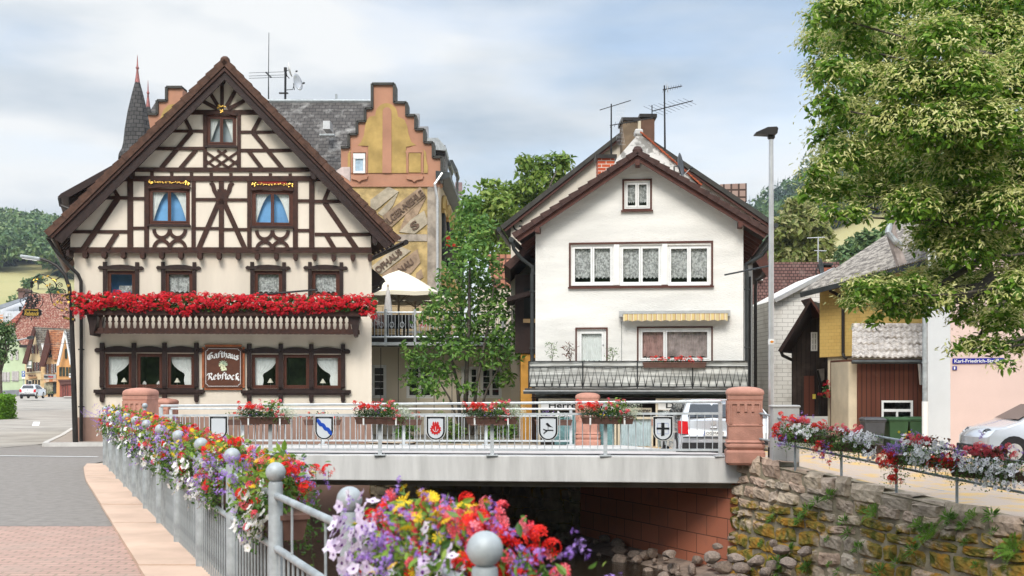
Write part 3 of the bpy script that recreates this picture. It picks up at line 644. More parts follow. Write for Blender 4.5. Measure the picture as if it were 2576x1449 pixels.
# ground-floor window groups
for gi in range(2):
    rs = g_ground[gi*3:gi*3+3]; win = None
    for j, r in enumerate(rs):
        o, rc = window(inn, r, m_wframe, 1, .05, .04, .8, m_green_refl, sash=.05); g = rc[0]
        if j != 1: drape((g[0]-.02, g[1]+.02, g[2]-.02, g[3]+.02), .16, -1 if j == 0 else 1, pinch=.34, tie=.40, pw=2.4).build('curtain', m_curtain, o, smooth=True)
    u0, u1 = rs[0][0], rs[2][1]; v0, v1 = rs[1][2], rs[1][3]
    fr = MB(); fr.box(u0-.32, u1+.32, -.12, -.002, v0-.16, v0-.055); fr.box(u0-.27, u1+.27, -.09, -.0025, v0-.22, v0-.16); fr.box(u0-.05, u1+.05, -.05, -.003, v0-.055, v0+.0)
    fw = fr.build('window_sill', m_timber2, inn)
    mb = MB(); n = 3
    pts = [(u0-.30, v1+.06), (u0-.26, v1+.025), (u1+.26, v1+.025), (u1+.30, v1+.06), (u1+.30, v1+.13), (u1+.24, v1+.17)]
    for k in range(2, -1, -1):
        a, b = rs[k][0], rs[k][1]
        for t in range(9): q = b+.03-(b-a+.06)*t/8; pts.append((q, v1+.16+.07*math.sin(math.pi*t/8)))
    pts += [(u0-.24, v1+.17), (u0-.30, v1+.13)]
    mb.prism(pts, -.075, -.003); mb.build('lintel', m_timber2, inn)
    xs = [rs[0][0]-.07, (rs[0][1]+rs[1][0])/2, (rs[1][1]+rs[2][0])/2, rs[2][1]+.07]
    for u in xs:
        mb = MB(); hw = .068; mb.box(u-hw, u+hw, -.10, -.001, v0-.0, v1+.33); mb.box(u-hw*1.0, u+hw*1.0, -.13, -.10, v0+.05, v0+.36); mb.sphere((u, -.13, v0+.27), .025, 6); mb.sphere((u, -.10, v1+.1), .025, 6); mb.build('mullion_post', m_timber2, inn)
        mb = MB(); mb.prism([(u-hw, v0-.22), (u+hw, v0-.22), (u+hw, v0-.40), (u+hw*.5, v0-.46), (u-hw*.5, v0-.46), (u-hw, v0-.40)], -.10, -.001); mb.build('sill_bracket', m_timber2, inn)
# lamps and lanterns seen on the sills behind the ground-floor panes
m_shade = M('cream_lamp_shade', (.75, .72, .60), .8, .1); gl_ = 'small table lamps behind the ground floor windows'
lab = {0: 'cream table lamp behind the pane with an orange glow, beside the pillar', 2: 'cream table lamp behind the pane next to the white house-shaped lanterns', 3: 'cream table lamp behind the pane just past the painted inn sign', 5: 'cream table lamp behind the pane beside the house corner'}
for j, cx_, cy_ in ((0, 752, 968), (2, 1078, 968), (3, 1650, 972), (5, 1972, 974)):
    u, v = IN.p('c2', cx_, cy_, .12); t = thing('table_lamp', lab[j], 'lamp', IN_ := (0, 0, 0), 0, gl_)
    t.location = Vector((IN.o.x, IN.o.y, IN.zb)) + Vector((IN.e.x*u+IN.n.x*.27, IN.e.y*u+IN.n.y*.27, g_ground[j][2]+.02)); t.rotation_euler = (0, 0, IN.rz)
    MB().lathe([(.10, .16), (.015, .30)], (0, 0, 0), 12).build('lamp_shade', m_shade, t); MB().lathe([(.045, 0), (.04, .02), (.012, .03), (.012, .18)], (0, 0, 0), 10).build('base', m_alu, t)
for cx_, l_ in ((878, 'white house-shaped lantern behind the middle pane, nearer the pillar'), (965, 'white house-shaped lantern behind the middle pane, nearer the inn sign')):
    u, v = IN.p('c2', cx_, 978, .12); t = thing('lantern', l_, 'lantern', Vector((IN.o.x, IN.o.y, IN.zb)) + Vector((IN.e.x*u+IN.n.x*.27, IN.e.y*u+IN.n.y*.27, g_ground[1][2]+.02)), IN.rz, 'white lanterns on the sill')
    mb = MB(); mb.prism([(-.055, 0), (.055, 0), (.055, .13), (0, .2), (-.055, .13)], -.05, .05); mb.build('body', m_white, t)
    mb = MB(); mb.prism([(-.02, .07), (.02, .07), (0, .11)], -.054, -.048); mb.prism([(-.02, .02), (.02, .02), (0, .05)], -.054, -.048); mb.build('heart_window', m_dark, t)
# ------------------------------------------------------------ balcony
vb0 = IN.p('c2', 1300, 692)[1]; vb1 = IN.p('c2', 1300, 562)[1]; ub0 = IN.p('c2', 560, 640, -.75)[0]; ub1 = IN.p('c2', 2185, 640, -.75)[0]
BF = -.80
bal = MB(); bal.box(ub0-.05, ub1+.05, BF+.03, -.002, vb0+.05, vb0+.17)
balc = bal.build('balcony', m_timber, inn)
fb0 = IN.p('c2', 505, 540, BF)[0]; fb1 = IN.p('c2', 2245, 540, BF)[0]; vf0 = IN.p('c2', 1300, 572, BF)[1]; vf1 = IN.p('c2', 1300, 512, BF)[1]
MB().box(fb0, fb1, BF-.22, BF+.06, vf0, vf1).build('planter_board', m_timber, balc)
MB().box(ub0, ub1, BF-.03, BF+.02, vb0+.02, vb0+.09).build('lower_rail', m_timber, balc)
nb = 42; pw = (ub1-ub0-.35)/nb; H_ = vf0-vb0
for i in range(nb):
    c = ub0+.25+pw*(i+.5) - .05; hw = pw/2-.004; q = lambda t, f: (hw*f, vb0+H_*t)
    half = [q(0.02, .6), q(.06, .98), q(.30, 1), q(.33, .62), q(.52, .44), q(.60, .40), q(.66, .72), q(.72, .42), q(.86, .40), q(.93, .8), q(1, 1)]
    pts = [(c+a, b) for a, b in half] + [(c-a, b) for a, b in reversed(half)]
    mb = MB(); mb.prism(pts, BF-.035-.003*(i % 2), BF-.01); mb.sphere((c, BF-.036, vb0+H_*.2), .012, 5); mb.build('baluster_board', m_timber, balc)
for u in (ub0-.02, ub1+.0):
    s = 1 if u < 3 else -1; mb = MB()
    mb.prism([(u-.1*s, vf0), (u+.24*s, vf0), (u+.20*s, vb0+.35), (u+.14*s, vb0+.1), (u+.10*s, vb0-.06), (u, vb0-.04), (u-.03*s, vb0+.3)], BF-.09, -.002); mb.build('balcony_bracket', m_timber2, balc)
a = IN.p('c2', 1360, 462, -.9); b = IN.p('c2', 1935, 413, -1.3)
t = MB().tube([(a[0], -.9, a[1]), (b[0], -1.3, b[1])], .03, 8); t.sphere((b[0], -1.3, b[1]), .045, 8)
o = t.build('awning_rod', m_black); o.location = inn.location; o.rotation_euler = inn.rotation_euler; tag(o, 'long thin black rod leaning out above the balcony geraniums', 'rod')
# painted inn sign
sg = IN.rect('c2', 1256, 768, 1478, 1008); sgn = thing('painted_sign', 'brown painted inn sign with white blackletter and a bunch of grapes', 'sign', inn.location, IN.rz)
u0, u1, v0, v1 = sg; c = .07
def octr(r, e, c): a, b, d, f = r[0]-e, r[1]+e, r[2]-e, r[3]+e; return [(a+c, d), (b-c, d), (b, d+c), (b, f-c), (b-c, f), (a+c, f), (a, f-c), (a, d+c)]
m_signb = M('sign_brown', (.10, .035, .018), .5, .15, 3)
mb = MB(); mb.prism(octr(sg, .02, .05), -.11, -.02); mb.build('board', m_signb, sgn)
mb = MB()
for s_ in ((u0-.10, u0-.03, v0-.02, v1+.02), (u1+.03, u1+.10, v0-.02, v1+.02), (u0-.02, u1+.02, v0-.09, v0-.03), (u0-.0, u1+.0, v1+.03, v1+.10)): mb.box(s_[0], s_[1], -.075, -.01, s_[2], s_[3])
mb.build('copper_trim', m_bronze, sgn)
mb = MB(); ln = []
for (cx_, cy_, a0) in ((u0+.03, v0+.03, 0), (u1-.03, v0+.03, 1), (u1-.03, v1-.03, 2), (u0+.03, v1-.03, 3)):
    for i in range(5): t = math.pi/2*(a0+1) - math.pi/2*i/4; ln.append((cx_+.07*math.cos(t), cy_+.07*math.sin(t)))
ln.append(ln[0]); mb.ribbon(ln, .012, -.114, -.109); mb.build('white_line', m_white, sgn)
# blackletter drawn with a broad nib
NIB = {
 'G': [[(.75,.86),(.5,1),(.15,.85),(.05,.5),(.12,.15),(.45,0),(.78,.1),(.85,.45),(.6,.62),(.4,.45),(.45,.2)], [(.42,.95),(.36,.5),(.42,.08)], [(.55,1.05),(.85,.92),(.92,1.0)]],
 'R': [[(.0,.72),(.12,1),(.35,.96),(.36,.5),(.28,.1),(.05,0)], [(.35,.95),(.65,1.0),(.8,.78),(.6,.55),(.36,.5)], [(.52,.52),(.72,.25),(.78,.05),(1.0,.0)]],
 'a': [[(.12,.62),(.4,.68),(.52,.5),(.52,.12),(.66,.0)], [(.5,.38),(.15,.34),(.1,.1),(.3,.0),(.5,.12)]],
 's': [[(.0,-.12),(.22,.0),(.26,.8),(.45,1.02),(.6,.94)], [(.05,.62),(.4,.64)]],   # long s
 'z': [[(.55,.62),(.3,.68),(.1,.55),(.45,.3),(.5,.1),(.25,-.02),(.02,.1)]],           # round s
 't': [[(.28,.9),(.28,.12),(.42,.0),(.55,.06)], [(.05,.64),(.5,.66)]],
 'h': [[(.1,.0),(.2,.1),(.18,.9),(.32,1.04)], [(.18,.55),(.45,.68),(.56,.5),(.54,.1),(.4,-.14)]],
 'u': [[(.05,.62),(.15,.6),(.15,.1),(.32,.0),(.5,.14)], [(.5,.66),(.5,.1),(.64,.0)]],
 'e': [[(.15,.32),(.5,.42),(.46,.62),(.28,.68),(.12,.5),(.12,.12),(.3,.0),(.55,.1)]],
 'b': [[(.3,1.02),(.15,.9),(.15,.1),(.35,.0),(.55,.14),(.55,.5),(.38,.66),(.18,.5)]],
 'o': [[(.3,.68),(.1,.5),(.1,.12),(.32,.0),(.54,.16),(.54,.52),(.3,.68)]],
 'c': [[(.5,.6),(.3,.68),(.12,.5),(.12,.12),(.3,.0),(.52,.1)]],
 'k': [[(.15,.0),(.2,.1),(.18,.92),(.34,1.02),(.5,.9)], [(.2,.4),(.5,.62),(.45,.4),(.22,.36)], [(.36,.36),(.5,.1),(.66,.0)]]}
def nibword(word, cu, v, wd_, h, y, arc, mat, parent, name='lettering', nib=.052):
    adv = {'G': .98, 'R': .98, 's': .46, 't': .5, 'k': .66, 'z': .6}; tot = sum(adv.get(ch, .66) for ch in word); x = 0; mb = MB(); k = 0
    n0 = Vector((math.cos(R(40)), math.sin(R(40))))
    for ch in word:
        for st in NIB[ch]:
            P = []
            for a, b in zip(st, st[1:]):
                for i in range(4): P.append((a[0]+(b[0]-a[0])*i/4, a[1]+(b[1]-a[1])*i/4))
            P.append(st[-1]); Q = []
            for p in P:
                t = (x+p[0])/tot; Q.append((cu + (t-.5)*wd_, v + p[1]*h + arc*(1-(2*t-1)**2)))
            for a, b in zip(Q, Q[1:]):
                k += 1; yy = y-.0006*(k % 7)
                mb.add([(a[0]-n0.x*nib/2, yy, a[1]-n0.y*nib/2), (a[0]+n0.x*nib/2, yy, a[1]+n0.y*nib/2), (b[0]+n0.x*nib/2, yy, b[1]+n0.y*nib/2), (b[0]-n0.x*nib/2, yy, b[1]-n0.y*nib/2)], [(0, 1, 2, 3)])
        x += adv.get(ch, .66)
    return mb.build(name, mat, parent)
cu = (u0+u1)/2; hv = v1-v0
nibword('Gasthauz', cu, v0+hv*.68, (u1-u0)*.86, hv*.16, -.116, hv*.075, m_white, sgn)
nibword('Rebstock', cu, v0+hv*.17, (u1-u0)*.88, hv*.17, -.116, -hv*.0+.04, m_white, sgn)
mb = MB()
for i in range(20): t = random.uniform(-1, 1); mb.sphere((cu+.10*t*(1-.3*(i % 3)), -.125, v0+hv*.52+random.uniform(-.12, .08)), .034, 8, 1, .4, 1)
mb.build('grapes', M('pale_grape', (.62, .64, .42), .5, .2, 9), sgn)
mb = MB(); mb.inst(LEAF[0], LEAF[1], [(cu, -.118, v0+hv*.60)]*6, [(0, -1, .1)]*6, .19, spin=[(1, 0, .3), (-1, 0, .3), (.8, 0, -.3), (-.8, 0, -.3), (.6, 0, .7), (-.6, 0, .7)])
mb.build('vine_leaves', M('pale_vine_leaf', (.32, .40, .28), .7, .3, 9), sgn)
# ------------------------------------------------------------ geraniums along the balcony
g_red = leafmat('red_geranium', [(.68, .010, .018), (.82, .02, .03), (.75, .015, .04), (.82, .08, .12)], .6, .25)
g_leaf = leafmat('geranium_leaf', [(.03, .09, .018), (.06, .14, .03), (.09, .18, .04)], .5, .25)
def rdisc(n=6, wob=.25, dome=.12): return ([(0, 0, dome)] + [(math.cos(2*math.pi*i/n)*(1 if i % 2 else 1-wob), math.sin(2*math.pi*i/n)*(1 if i % 2 else 1-wob), 0) for i in range(n)], [(0, 1+i, 1+(i+1) % n) for i in range(n)])
FL5 = ([(0, 0, -.1)] + [q for i in range(5) for q in ((math.cos(6.283*(i-.28)/5)*.7, math.sin(6.283*(i-.28)/5)*.7, .1), (math.cos(6.283*i/5), math.sin(6.283*i/5), .06), (math.cos(6.283*(i+.28)/5)*.7, math.sin(6.283*(i+.28)/5)*.7, .1))],
       [(0, 1+3*i, 2+3*i, 3+3*i) for i in range(5)])
ROUNDLEAF = rdisc(7, .12, -.18)
def umbel(mb, c, r, n, s, up=(0, -.3, 1)):
    d = rng.normal(size=(n, 3)); d += np.array(up)*.7; d /= np.linalg.norm(d, axis=1, keepdims=True)
    mb.inst(FL5[0], FL5[1], np.array(c) + d*r, d, s)
ger = thing('geranium_hedge', 'long row of red geraniums spilling over the balcony planter', 'geraniums', inn.location, IN.rz)
gu0 = IN.p('c2', 455, 490, BF-.1)[0]; gu1 = IN.p('c2', 2298, 490, BF-.1)[0]; gz = vf1
mf, ml = MB(), MB(); n = 820
for i in range(n):
    t = (i+random.random())/n; u = gu0 + (gu1-gu0)*t; a = random.random(); lo = -.20-.12*math.sin(u*3.1)*math.sin(u*1.3)-(.14 if u > gu1-.5 or u < gu0+.4 else 0)
    z = gz + lo + (.40-lo)*a*random.uniform(.85, .98) + .03*math.sin(u*5)
    y = BF - .12 - .30*math.sin(math.pi*min(1, max(0, a*.8+.1))) + random.uniform(-.06, .05)
    umbel(mf, (u, y, z), .062, 15, .034)
P = np.column_stack([rng.uniform(gu0, gu1, 2600), BF-.08-.26*rng.random(2600), gz+rng.uniform(-.16, .28, 2600)])
ml.inst(*ROUNDLEAF, P, np.array([0, -.7, .7])+rng.normal(size=(2600, 3))*.4, .055)
ml.build('foliage', g_leaf, ger); mf.build('flowers', g_red, ger)
MB().box(fb0+.05, fb1-.05, BF-.2, BF+.04, vf1-.02, vf1+.02).build('planter', m_brownplastic, ger)
# ============================================================ flowers and flower boxes
def petunia_t():
    vs = [(0, 0, -.25)]; fs = []; n = 15
    for i in range(n): a = 6.283*i/n; vs.append((.22*math.cos(a), .22*math.sin(a), -.03))
    for i in range(n):
        a = 6.283*i/n; r = .86+.14*math.cos(5*a); vs.append((r*math.cos(a), r*math.sin(a), .04+.09*math.sin(5*a+1)))
    for i in range(n): j = (i+1) % n; fs.append((1+i, 1+n+i, 1+n+j, 1+j))
    return (vs, fs), ([vs[0]] + [(x*1.0, y*1.0, z) for x, y, z in vs[1:n+1]], [(0, 1+i, 1+(i+1) % n) for i in range(n)])
PET, PETC = petunia_t()
DAISY = ([(0, 0, 0)] + [q for i in range(10) for q in ((.55*math.cos(6.283*(i-.36)/10), .55*math.sin(6.283*(i-.36)/10), .08), (math.cos(6.283*(i-.2)/10), math.sin(6.283*(i-.2)/10), .06), (math.cos(6.283*(i+.2)/10), math.sin(6.283*(i+.2)/10), .06), (.55*math.cos(6.283*(i+.36)/10), .55*math.sin(6.283*(i+.36)/10), .08))],
         [(0, 1+4*i, 2+4*i, 3+4*i, 4+4*i) for i in range(10)])
DISC = rdisc(8, 0, .35)
FAN = ([(0, 0, 0)] + [q for i in range(5) for q in ((math.cos(.5+.55*(i-2)-.22), math.sin(.55*(i-2)-.22), .1), (1.15*math.cos(.55*(i-2)), 1.15*math.sin(.55*(i-2)), .02), (math.cos(.55*(i-2)+.22), math.sin(.55*(i-2)+.22), .1))], [(0, 1+3*i, 2+3*i, 3+3*i) for i in range(5)])
f_white = leafmat('white_petals', [(.80, .80, .77), (.85, .84, .82), (.78, .76, .80)], .7, .25)
f_lilacw = leafmat('lilac_white_petals', [(.70, .60, .76), (.78, .72, .80), (.66, .52, .74)], .7, .25)
f_throat = leafmat('purple_throat', [(.10, .02, .16), (.16, .04, .22)], .7, .1)
f_cream = leafmat('cream_throat', [(.62, .62, .36), (.7, .7, .5)], .7, .1)
f_yel = leafmat('yellow_petals', [(.80, .55, .01), (.86, .64, .02), (.78, .45, .01)], .6, .2)
f_pur = leafmat('violet_petals', [(.30, .14, .60), (.42, .24, .70), (.54, .36, .78), (.25, .10, .54)], .6, .25)
f_red = leafmat('scarlet_petals', [(.72, .014, .008), (.82, .03, .012), (.66, .01, .015)], .55, .2)
f_pink = leafmat('coral_petals', [(.82, .07, .09), (.85, .17, .20), (.76, .04, .08), (.84, .30, .34)], .5, .25)
l_mid = leafmat('box_leaves', [(.035, .095, .015), (.07, .16, .025), (.12, .23, .04), (.18, .30, .05)], .4, .3)
l_lime = leafmat('lime_leaves', [(.14, .26, .03), (.22, .36, .05), (.28, .38, .07), (.10, .22, .03)], .4, .35)
l_dark = leafmat('dark_leaves', [(.018, .05, .014), (.035, .085, .02), (.06, .12, .03)], .4, .2)
l_euph = leafmat('tiny_white_bracts', [(.62, .66, .50), (.74, .76, .66), (.45, .55, .30)], .7, .2)
def trough(mb, L_, w=.19, h=.17, z=0):
    """tapered ribbed trough with a rolled rim"""
    n = max(4, int(L_/.05)); 
    mb.rings([[(-L_/2+.035, -w/2+.025, z), (L_/2-.035, -w/2+.025, z), (L_/2-.035, w/2-.025, z), (-L_/2+.035, w/2-.025, z)], [(-L_/2, -w/2, z+h-.03), (L_/2, -w/2, z+h-.03), (L_/2, w/2, z+h-.03), (-L_/2, w/2, z+h-.03)]])
    mb.box(-L_/2-.012, L_/2+.012, -w/2-.012, w/2+.012, z+h-.031, z+h)
    for i in range(n):
        x = -L_/2+.05+(L_-.1)*i/(n-1)
        for s in (-1, 1): mb.add([(x-.009, s*(w/2-.022), z+.01), (x+.009, s*(w/2-.022), z+.01), (x+.009, s*(w/2+.006), z+h-.035), (x-.009, s*(w/2+.006), z+h-.035)], [(0, 1, 2, 3) if s < 0 else (3, 2, 1, 0)])
class Box:
    """a planted flower box: local x along the trough, z=0 its floor"""
    fx = fs = 1.0
    def __init__(s, label, loc, rz, L_, group, k=1.0, cat='flower box', name='flower_box'):
        s.t = thing(name, label, cat, loc, rz, group); s.L = L_; s.k = k; s.m = {}
        mb = MB(); trough(mb, L_); mb.build('trough', m_brownplastic, s.t)
    def g(s, key):
        return s.m.setdefault(key, MB())
    def cl(s, x, y, z, sx, sy, sz, n):
        n = max(1, int(n)); p = rng.normal(size=(n, 3))*.5; p = np.clip(p, -1, 1)*np.array([sx*s.fx, sy, sz]) + np.array([x*s.fx, y, z]); return p, n
    def leaves(s, x, y, z, sx, sy, sz, n, size=.05, key='leaves', up=.6):
        p, n = s.cl(x, y, z, sx, sy, sz, n*s.k); s.g(key).inst(*(LEAF if s.k > .7 else LEAF2), p, rng.normal(size=(n, 3)) + np.array([0, 0, up]), size*rng.uniform(.6, 1.3, n))
    def petunia(s, x, y, z, sx, sy, sz, n, r=.034, key='white_blossoms', th='throat_blossoms', out=(0, 1, .4)):
        p, n = s.cl(x, y, z, sx, sy, sz, n); d = rng.normal(size=(n, 3))*.45 + np.array(out); rr = r*s.fs*rng.uniform(.8, 1.15, n)
        n0 = rng.bit_generator.state; s.g(key).inst(*PET, p, d, rr); rng.bit_generator.state = n0; s.g(th).inst(*PETC, p, d, rr)
    def daisy(s, x, y, z, sx, sy, sz, n, r=.026, key='yellow_blossoms'):
        p, n = s.cl(x, y, z, sx, sy, sz, n); d = rng.normal(size=(n, 3))*.5 + np.array([0, .3, 1]); s.g(key).inst(*DAISY, p, d, r); s.g(key).inst(*DISC, p+d/np.linalg.norm(d, axis=1, keepdims=True)*.004, d, r*.3)
        mb = s.g('leaves')
        for q in p[:12]: mb.tube([q, q+np.array([.01, .0, -.09])], .0018, 3, False)
    def spikes(s, x, y, z, sx, sy, sz, n, ln=.12, fl=14, r=.016, key='violet_blossoms', out=(0, .5, .5)):
        p, n = s.cl(x, y, z, sx, sy, sz, n)
        for q in p:
            d = rng.normal(size=3)*.5 + np.array(out); d /= np.linalg.norm(d); t = rng.random(fl); side = rng.normal(size=(fl, 3)); side -= np.outer(side @ d, d); side /= np.linalg.norm(side, axis=1, keepdims=True)
            P = q + np.outer(t*ln, d) + side*.010; s.g(key).inst(*FAN, P, side + d*.5 + np.array([0, 0, .2]), r*s.fs*(1.1-.4*t))
            s.g('bud_clumps').inst(*LEAF2, [q+d*ln*(1+.12*j) for j in range(3)], [d]*3, .02, spin=[d]*3)
    def umb(s, x, y, z, sx, sy, sz, n, r=.04, fl=22, key='red_blossoms', fs=.020):
        p, n = s.cl(x, y, z, sx, sy, sz, n)
        for q in p:
            umbel(s.g(key), q, r*s.fs*rng.uniform(.75, 1.15), fl, fs*s.fs, (0, .3, 1)); s.g('leaves').tube([q, q+np.array([.01, -.01, -.12])], .0025, 3, False)
    def beg(s, x, y, z, sx, sy, sz, n, r=.03, key='coral_blossoms'):
        p, n = s.cl(x, y, z, sx, sy, sz, n)
        for q in p: umbel(s.g(key), q, r*s.fs*.8, 9, r*s.fs*.7, (0, .5, .2))
    def trail(s, x, y, z, n, ln, sy=.1, key='leaves', size=.03):
        for i in range(n):
            q = np.array([x + rng.normal()*.12, y + rng.normal()*.03, z]); d = np.array([rng.normal()*.35, sy+rng.normal()*.06, -1]); l_ = ln*rng.uniform(.5, 1.1); P = [q + d*l_*t + np.array([.02*math.sin(9*t+i), 0, .10*t*(1-t)]) for t in np.linspace(0, 1, 8)]
            s.g(key).tube(P, .002, 3, False); s.g(key).inst(*LEAF2, P*3, rng.normal(size=(24, 3))+np.array([0, 1, .3]), size)
    MATS = dict(leaves='l_mid', lime_leaves='l_lime', dark_leaves='l_dark', white_blossoms='f_white', lilac_blossoms='f_lilacw', throat_blossoms='f_throat', cream_blossoms='f_cream', yellow_blossoms='f_yel', violet_blossoms='f_pur', bud_clumps='l_dark', red_blossoms='f_red', coral_blossoms='f_pink', euphorbia_foliage='l_euph', bronze_leaves='l_bronze')
    def done(s):
        for k_, mb in s.m.items():
            if mb.f: mb.build(k_, globals()[s.MATS[k_]], s.t)
        return s.t
l_bronze = leafmat('bronze_leaves', [(.10, .03, .015), (.16, .05, .02), (.07, .06, .02)], .35, .2)
# ============================================================ the near railing with ball finials
def rl(d): return Vector((-.096 - .4228*(d-4.08), d, 0))
PD = [2.38, 4.08, 5.78, 7.48, 9.05, 10.64, 12.22, 13.84, 15.4, 16.93, 18.5, 20.0, 21.6, 23.27]
rail = thing('railing', 'grey galvanised railing with ball-topped posts running along the pavement edge', 'railing', (0, 0, 0))
ZT, ZM, ZB = 1.0, .66, -.08
post_me = None
ends = [rl(d) for d in PD] + [Vector((-8.41, 26.4, 0))]
for p in ends:
    if post_me is None:
        mb = MB(); mb.lathe([(.047, -.75), (.047, 1.07), (.044, 1.085), (.036, 1.09)], (0, 0, 0), 20); o = mb.build('post', m_galv, rail); smooth_by(o)
        b = MB().sphere((0, 0, 1.15), .065, 24).build('ball', m_galv, o); smooth_by(b, 60); post_me, ball_me = o.data, b.data
    else:
        o = bpy.data.objects.new('post', post_me); COL.objects.link(o); setp(o, rail); b = bpy.data.objects.new('ball', ball_me); COL.objects.link(b); setp(b, o)
    o.location = p
bars = []
for a, b in zip(ends, ends[1:]):
    d = (b-a).normalized(); s, e = a + d*.04, b - d*.04
    for z, r in ((ZT, .022), (ZM, .024), (ZB, .022)):
        mb = MB(); mb.tube([s+Vector((0, 0, z)), e+Vector((0, 0, z))], r, 12); smooth_by(mb.build('rail', m_galv, rail))
    n = 13 if (b-a).length < 2.2 else 20
    for i in range(n): bars.append((a.lerp(b, (i+1)/(n+1)), ZB, ZM))
    for t in (.27, .73): bars.append((a.lerp(b, t), ZM, ZT))
bars.sort(key=lambda q: q[0].y)
def barmesh(p, z0, z1): return MB().tube([(p.x, p.y, z0), (p.x, p.y, z1)], .008, 6)
b0 = {}
for p, z0, z1 in bars[:100]:
    if (z0, z1) not in b0: b0[z0, z1] = MB().tube([(0, 0, z0), (0, 0, z1)], .008, 6).build('baluster', m_galv, rail); o = b0[z0, z1]
    else: o = bpy.data.objects.new('baluster', b0[z0, z1].data); COL.objects.link(o); setp(o, rail)
    o.location = p
mb = MB()
for p, z0, z1 in bars[100:]: mb.tube([(p.x, p.y, z0), (p.x, p.y, z1)], .008, 5)
tag(mb.build('balusters', m_galv, rail), kind='stuff')
# flower boxes hung on it, one to a bay
gnear = 'flower boxes along the ball-topped railing'
rzn = math.atan2(1, -.4228)
labs = ['flower box of coral and violet blooms closest to the camera, past the first ball', 'big mixed flower box with lilac-white petunias and yellow daisies behind the first ball post', '', 'mixed flower box with yellow daisies and violet sprays in the fourth bay from the front',
        'mixed flower box with white petunias in the fifth bay of the ball-topped railing', 'mixed flower box in the sixth bay of the ball-topped railing', 'mixed flower box in the seventh bay of the ball-topped railing', 'mixed flower box in the eighth bay of the ball-topped railing', 'mixed flower box in the ninth bay of the ball-topped railing',
        'mixed flower box in the tenth bay of the ball-topped railing', 'mixed flower box in the eleventh bay of the ball-topped railing', 'mixed flower box in the twelfth bay of the ball-topped railing', 'violet-trailing flower box at the far end of the ball-topped railing']
for i in [1] + list(range(3, 13)):
    a, b = rl(PD[i]), rl(PD[i+1]); c = a.lerp(b, .5); lat = Vector((-1, -.4228, 0)).normalized()
    c = a.lerp(b, [.45, .42, 0, .32][i]) if i < 4 else c
    c = c - lat*.11; near = i < 3; k = 1.0 if i < 4 else (.8 if i < 7 else .55)
    B = Box(labs[i], (c.x, c.y, .70), rzn, 1.15, gnear, k); B.fx = 1.0 if i < 3 else .84
    m = 1.7 if i < 3 else (1.3 if i < 5 else (.9 if i < 8 else .65))
    # foliage body
    B.leaves(0, .0, .30, .62, .22, .22, 700, .05); B.leaves(.1, .1, .36, .45, .16, .14, 420 if i < 4 else 60, .034, 'lime_leaves', .9); B.leaves(0, .16, .17, .55, .12, .18, 420, .042); B.leaves(0, -.16, .12, .55, .14, .26, 300, .042)
    B.leaves(random.uniform(-.3, .3), 0, .40, .22, .14, .14, 200, .05 if i < 2 else .07, 'lime_leaves', .9); B.leaves(-.1, .12, .30, .5, .16, .14, 160, .055, 'lime_leaves')
    B.trail(-.25, .16, .22, 7, .30); B.trail(.2, .16, .22, 6, .26); B.trail(.0, -.17, .15, 6, .35, -.1)
    # blossoms
    w = ['white_blossoms', 'cream_blossoms'] if i != 1 else ['lilac_blossoms', 'throat_blossoms']
    s0 = [-.1, .38, .28, -.25, .2, -.3, .25, -.2, .3, -.3, .2, -.25, .2][i]
    B.petunia(s0, .20, .16, .28, .12, .22, 50*m, .036, *w); B.petunia(-s0, .12, .33, .25, .12, .12, 14*m, .034, 'lilac_blossoms' if i % 2 else 'white_blossoms', 'throat_blossoms')
    if i == 1: B.petunia(.45, .18, .36, .26, .2, .16, 52, .038, *w); B.daisy(-.05, .05, .52, .4, .15, .06, 16, .03); B.petunia(.3, .22, .10, .3, .08, .26, 34, .040, *w)
    B.spikes(.3 if i % 2 else -.3, .16, .32, .28, .16, .18, 22*m); B.spikes(-.1, -.14, .28, .45, .14, .22, 18*m); B.spikes(.1, .2, .16, .4, .12, .2, 10*m)
    B.daisy(-.05, .02, .46, .42, .18, .10, 22*m); B.daisy(.1, .18, .26, .4, .1, .16, 9*m)
    B.umb(-.35, -.04, .42, .22, .16, .12, 6*m); B.umb(.1, -.22, .30, .4, .12, .2, 6*m); B.beg(.3, .05, .44, .3, .14, .1, 10*m); B.daisy(.2, -.1, .44, .45, .14, .1, 12*m); B.umb(.42, .06, .40, .14, .12, .12, 5*m); B.umb(.0, .16, .22, .45, .1, .12, 5*m)
    B.beg(-.1, -.05, .43, .3, .16, .12, 16*m); B.beg(.2, -.12, .36, .25, .14, .14, 12*m); B.beg(-.2, .18, .22, .3, .1, .16, 7*m)
    if i == 1:
        B.umb(-.5, -.14, .28, .2, .14, .12, 9); B.leaves(-.55, -.2, .18, .28, .16, .16, 300, .05); B.spikes(-.62, -.36, .12, .25, .16, .14, 44, .13, 16, .019); B.leaves(-.5, -.3, .12, .3, .16, .2, 260, .045, 'lime_leaves'); B.beg(-.52, -.28, .24, .22, .1, .14, 12)
    if i < 2: B.umb(-.42, -.12, .32, .22, .14, .14, 8); B.beg(-.3, -.1, .45, .3, .18, .1, 16); B.spikes(-.5, -.2, .26, .22, .2, .2, 30); B.spikes(-.3, .1, .4, .3, .2, .15, 22)
    if i == 12: B.spikes(.55, .25, .35, .2, .25, .22, 22, .2)
    B.done()
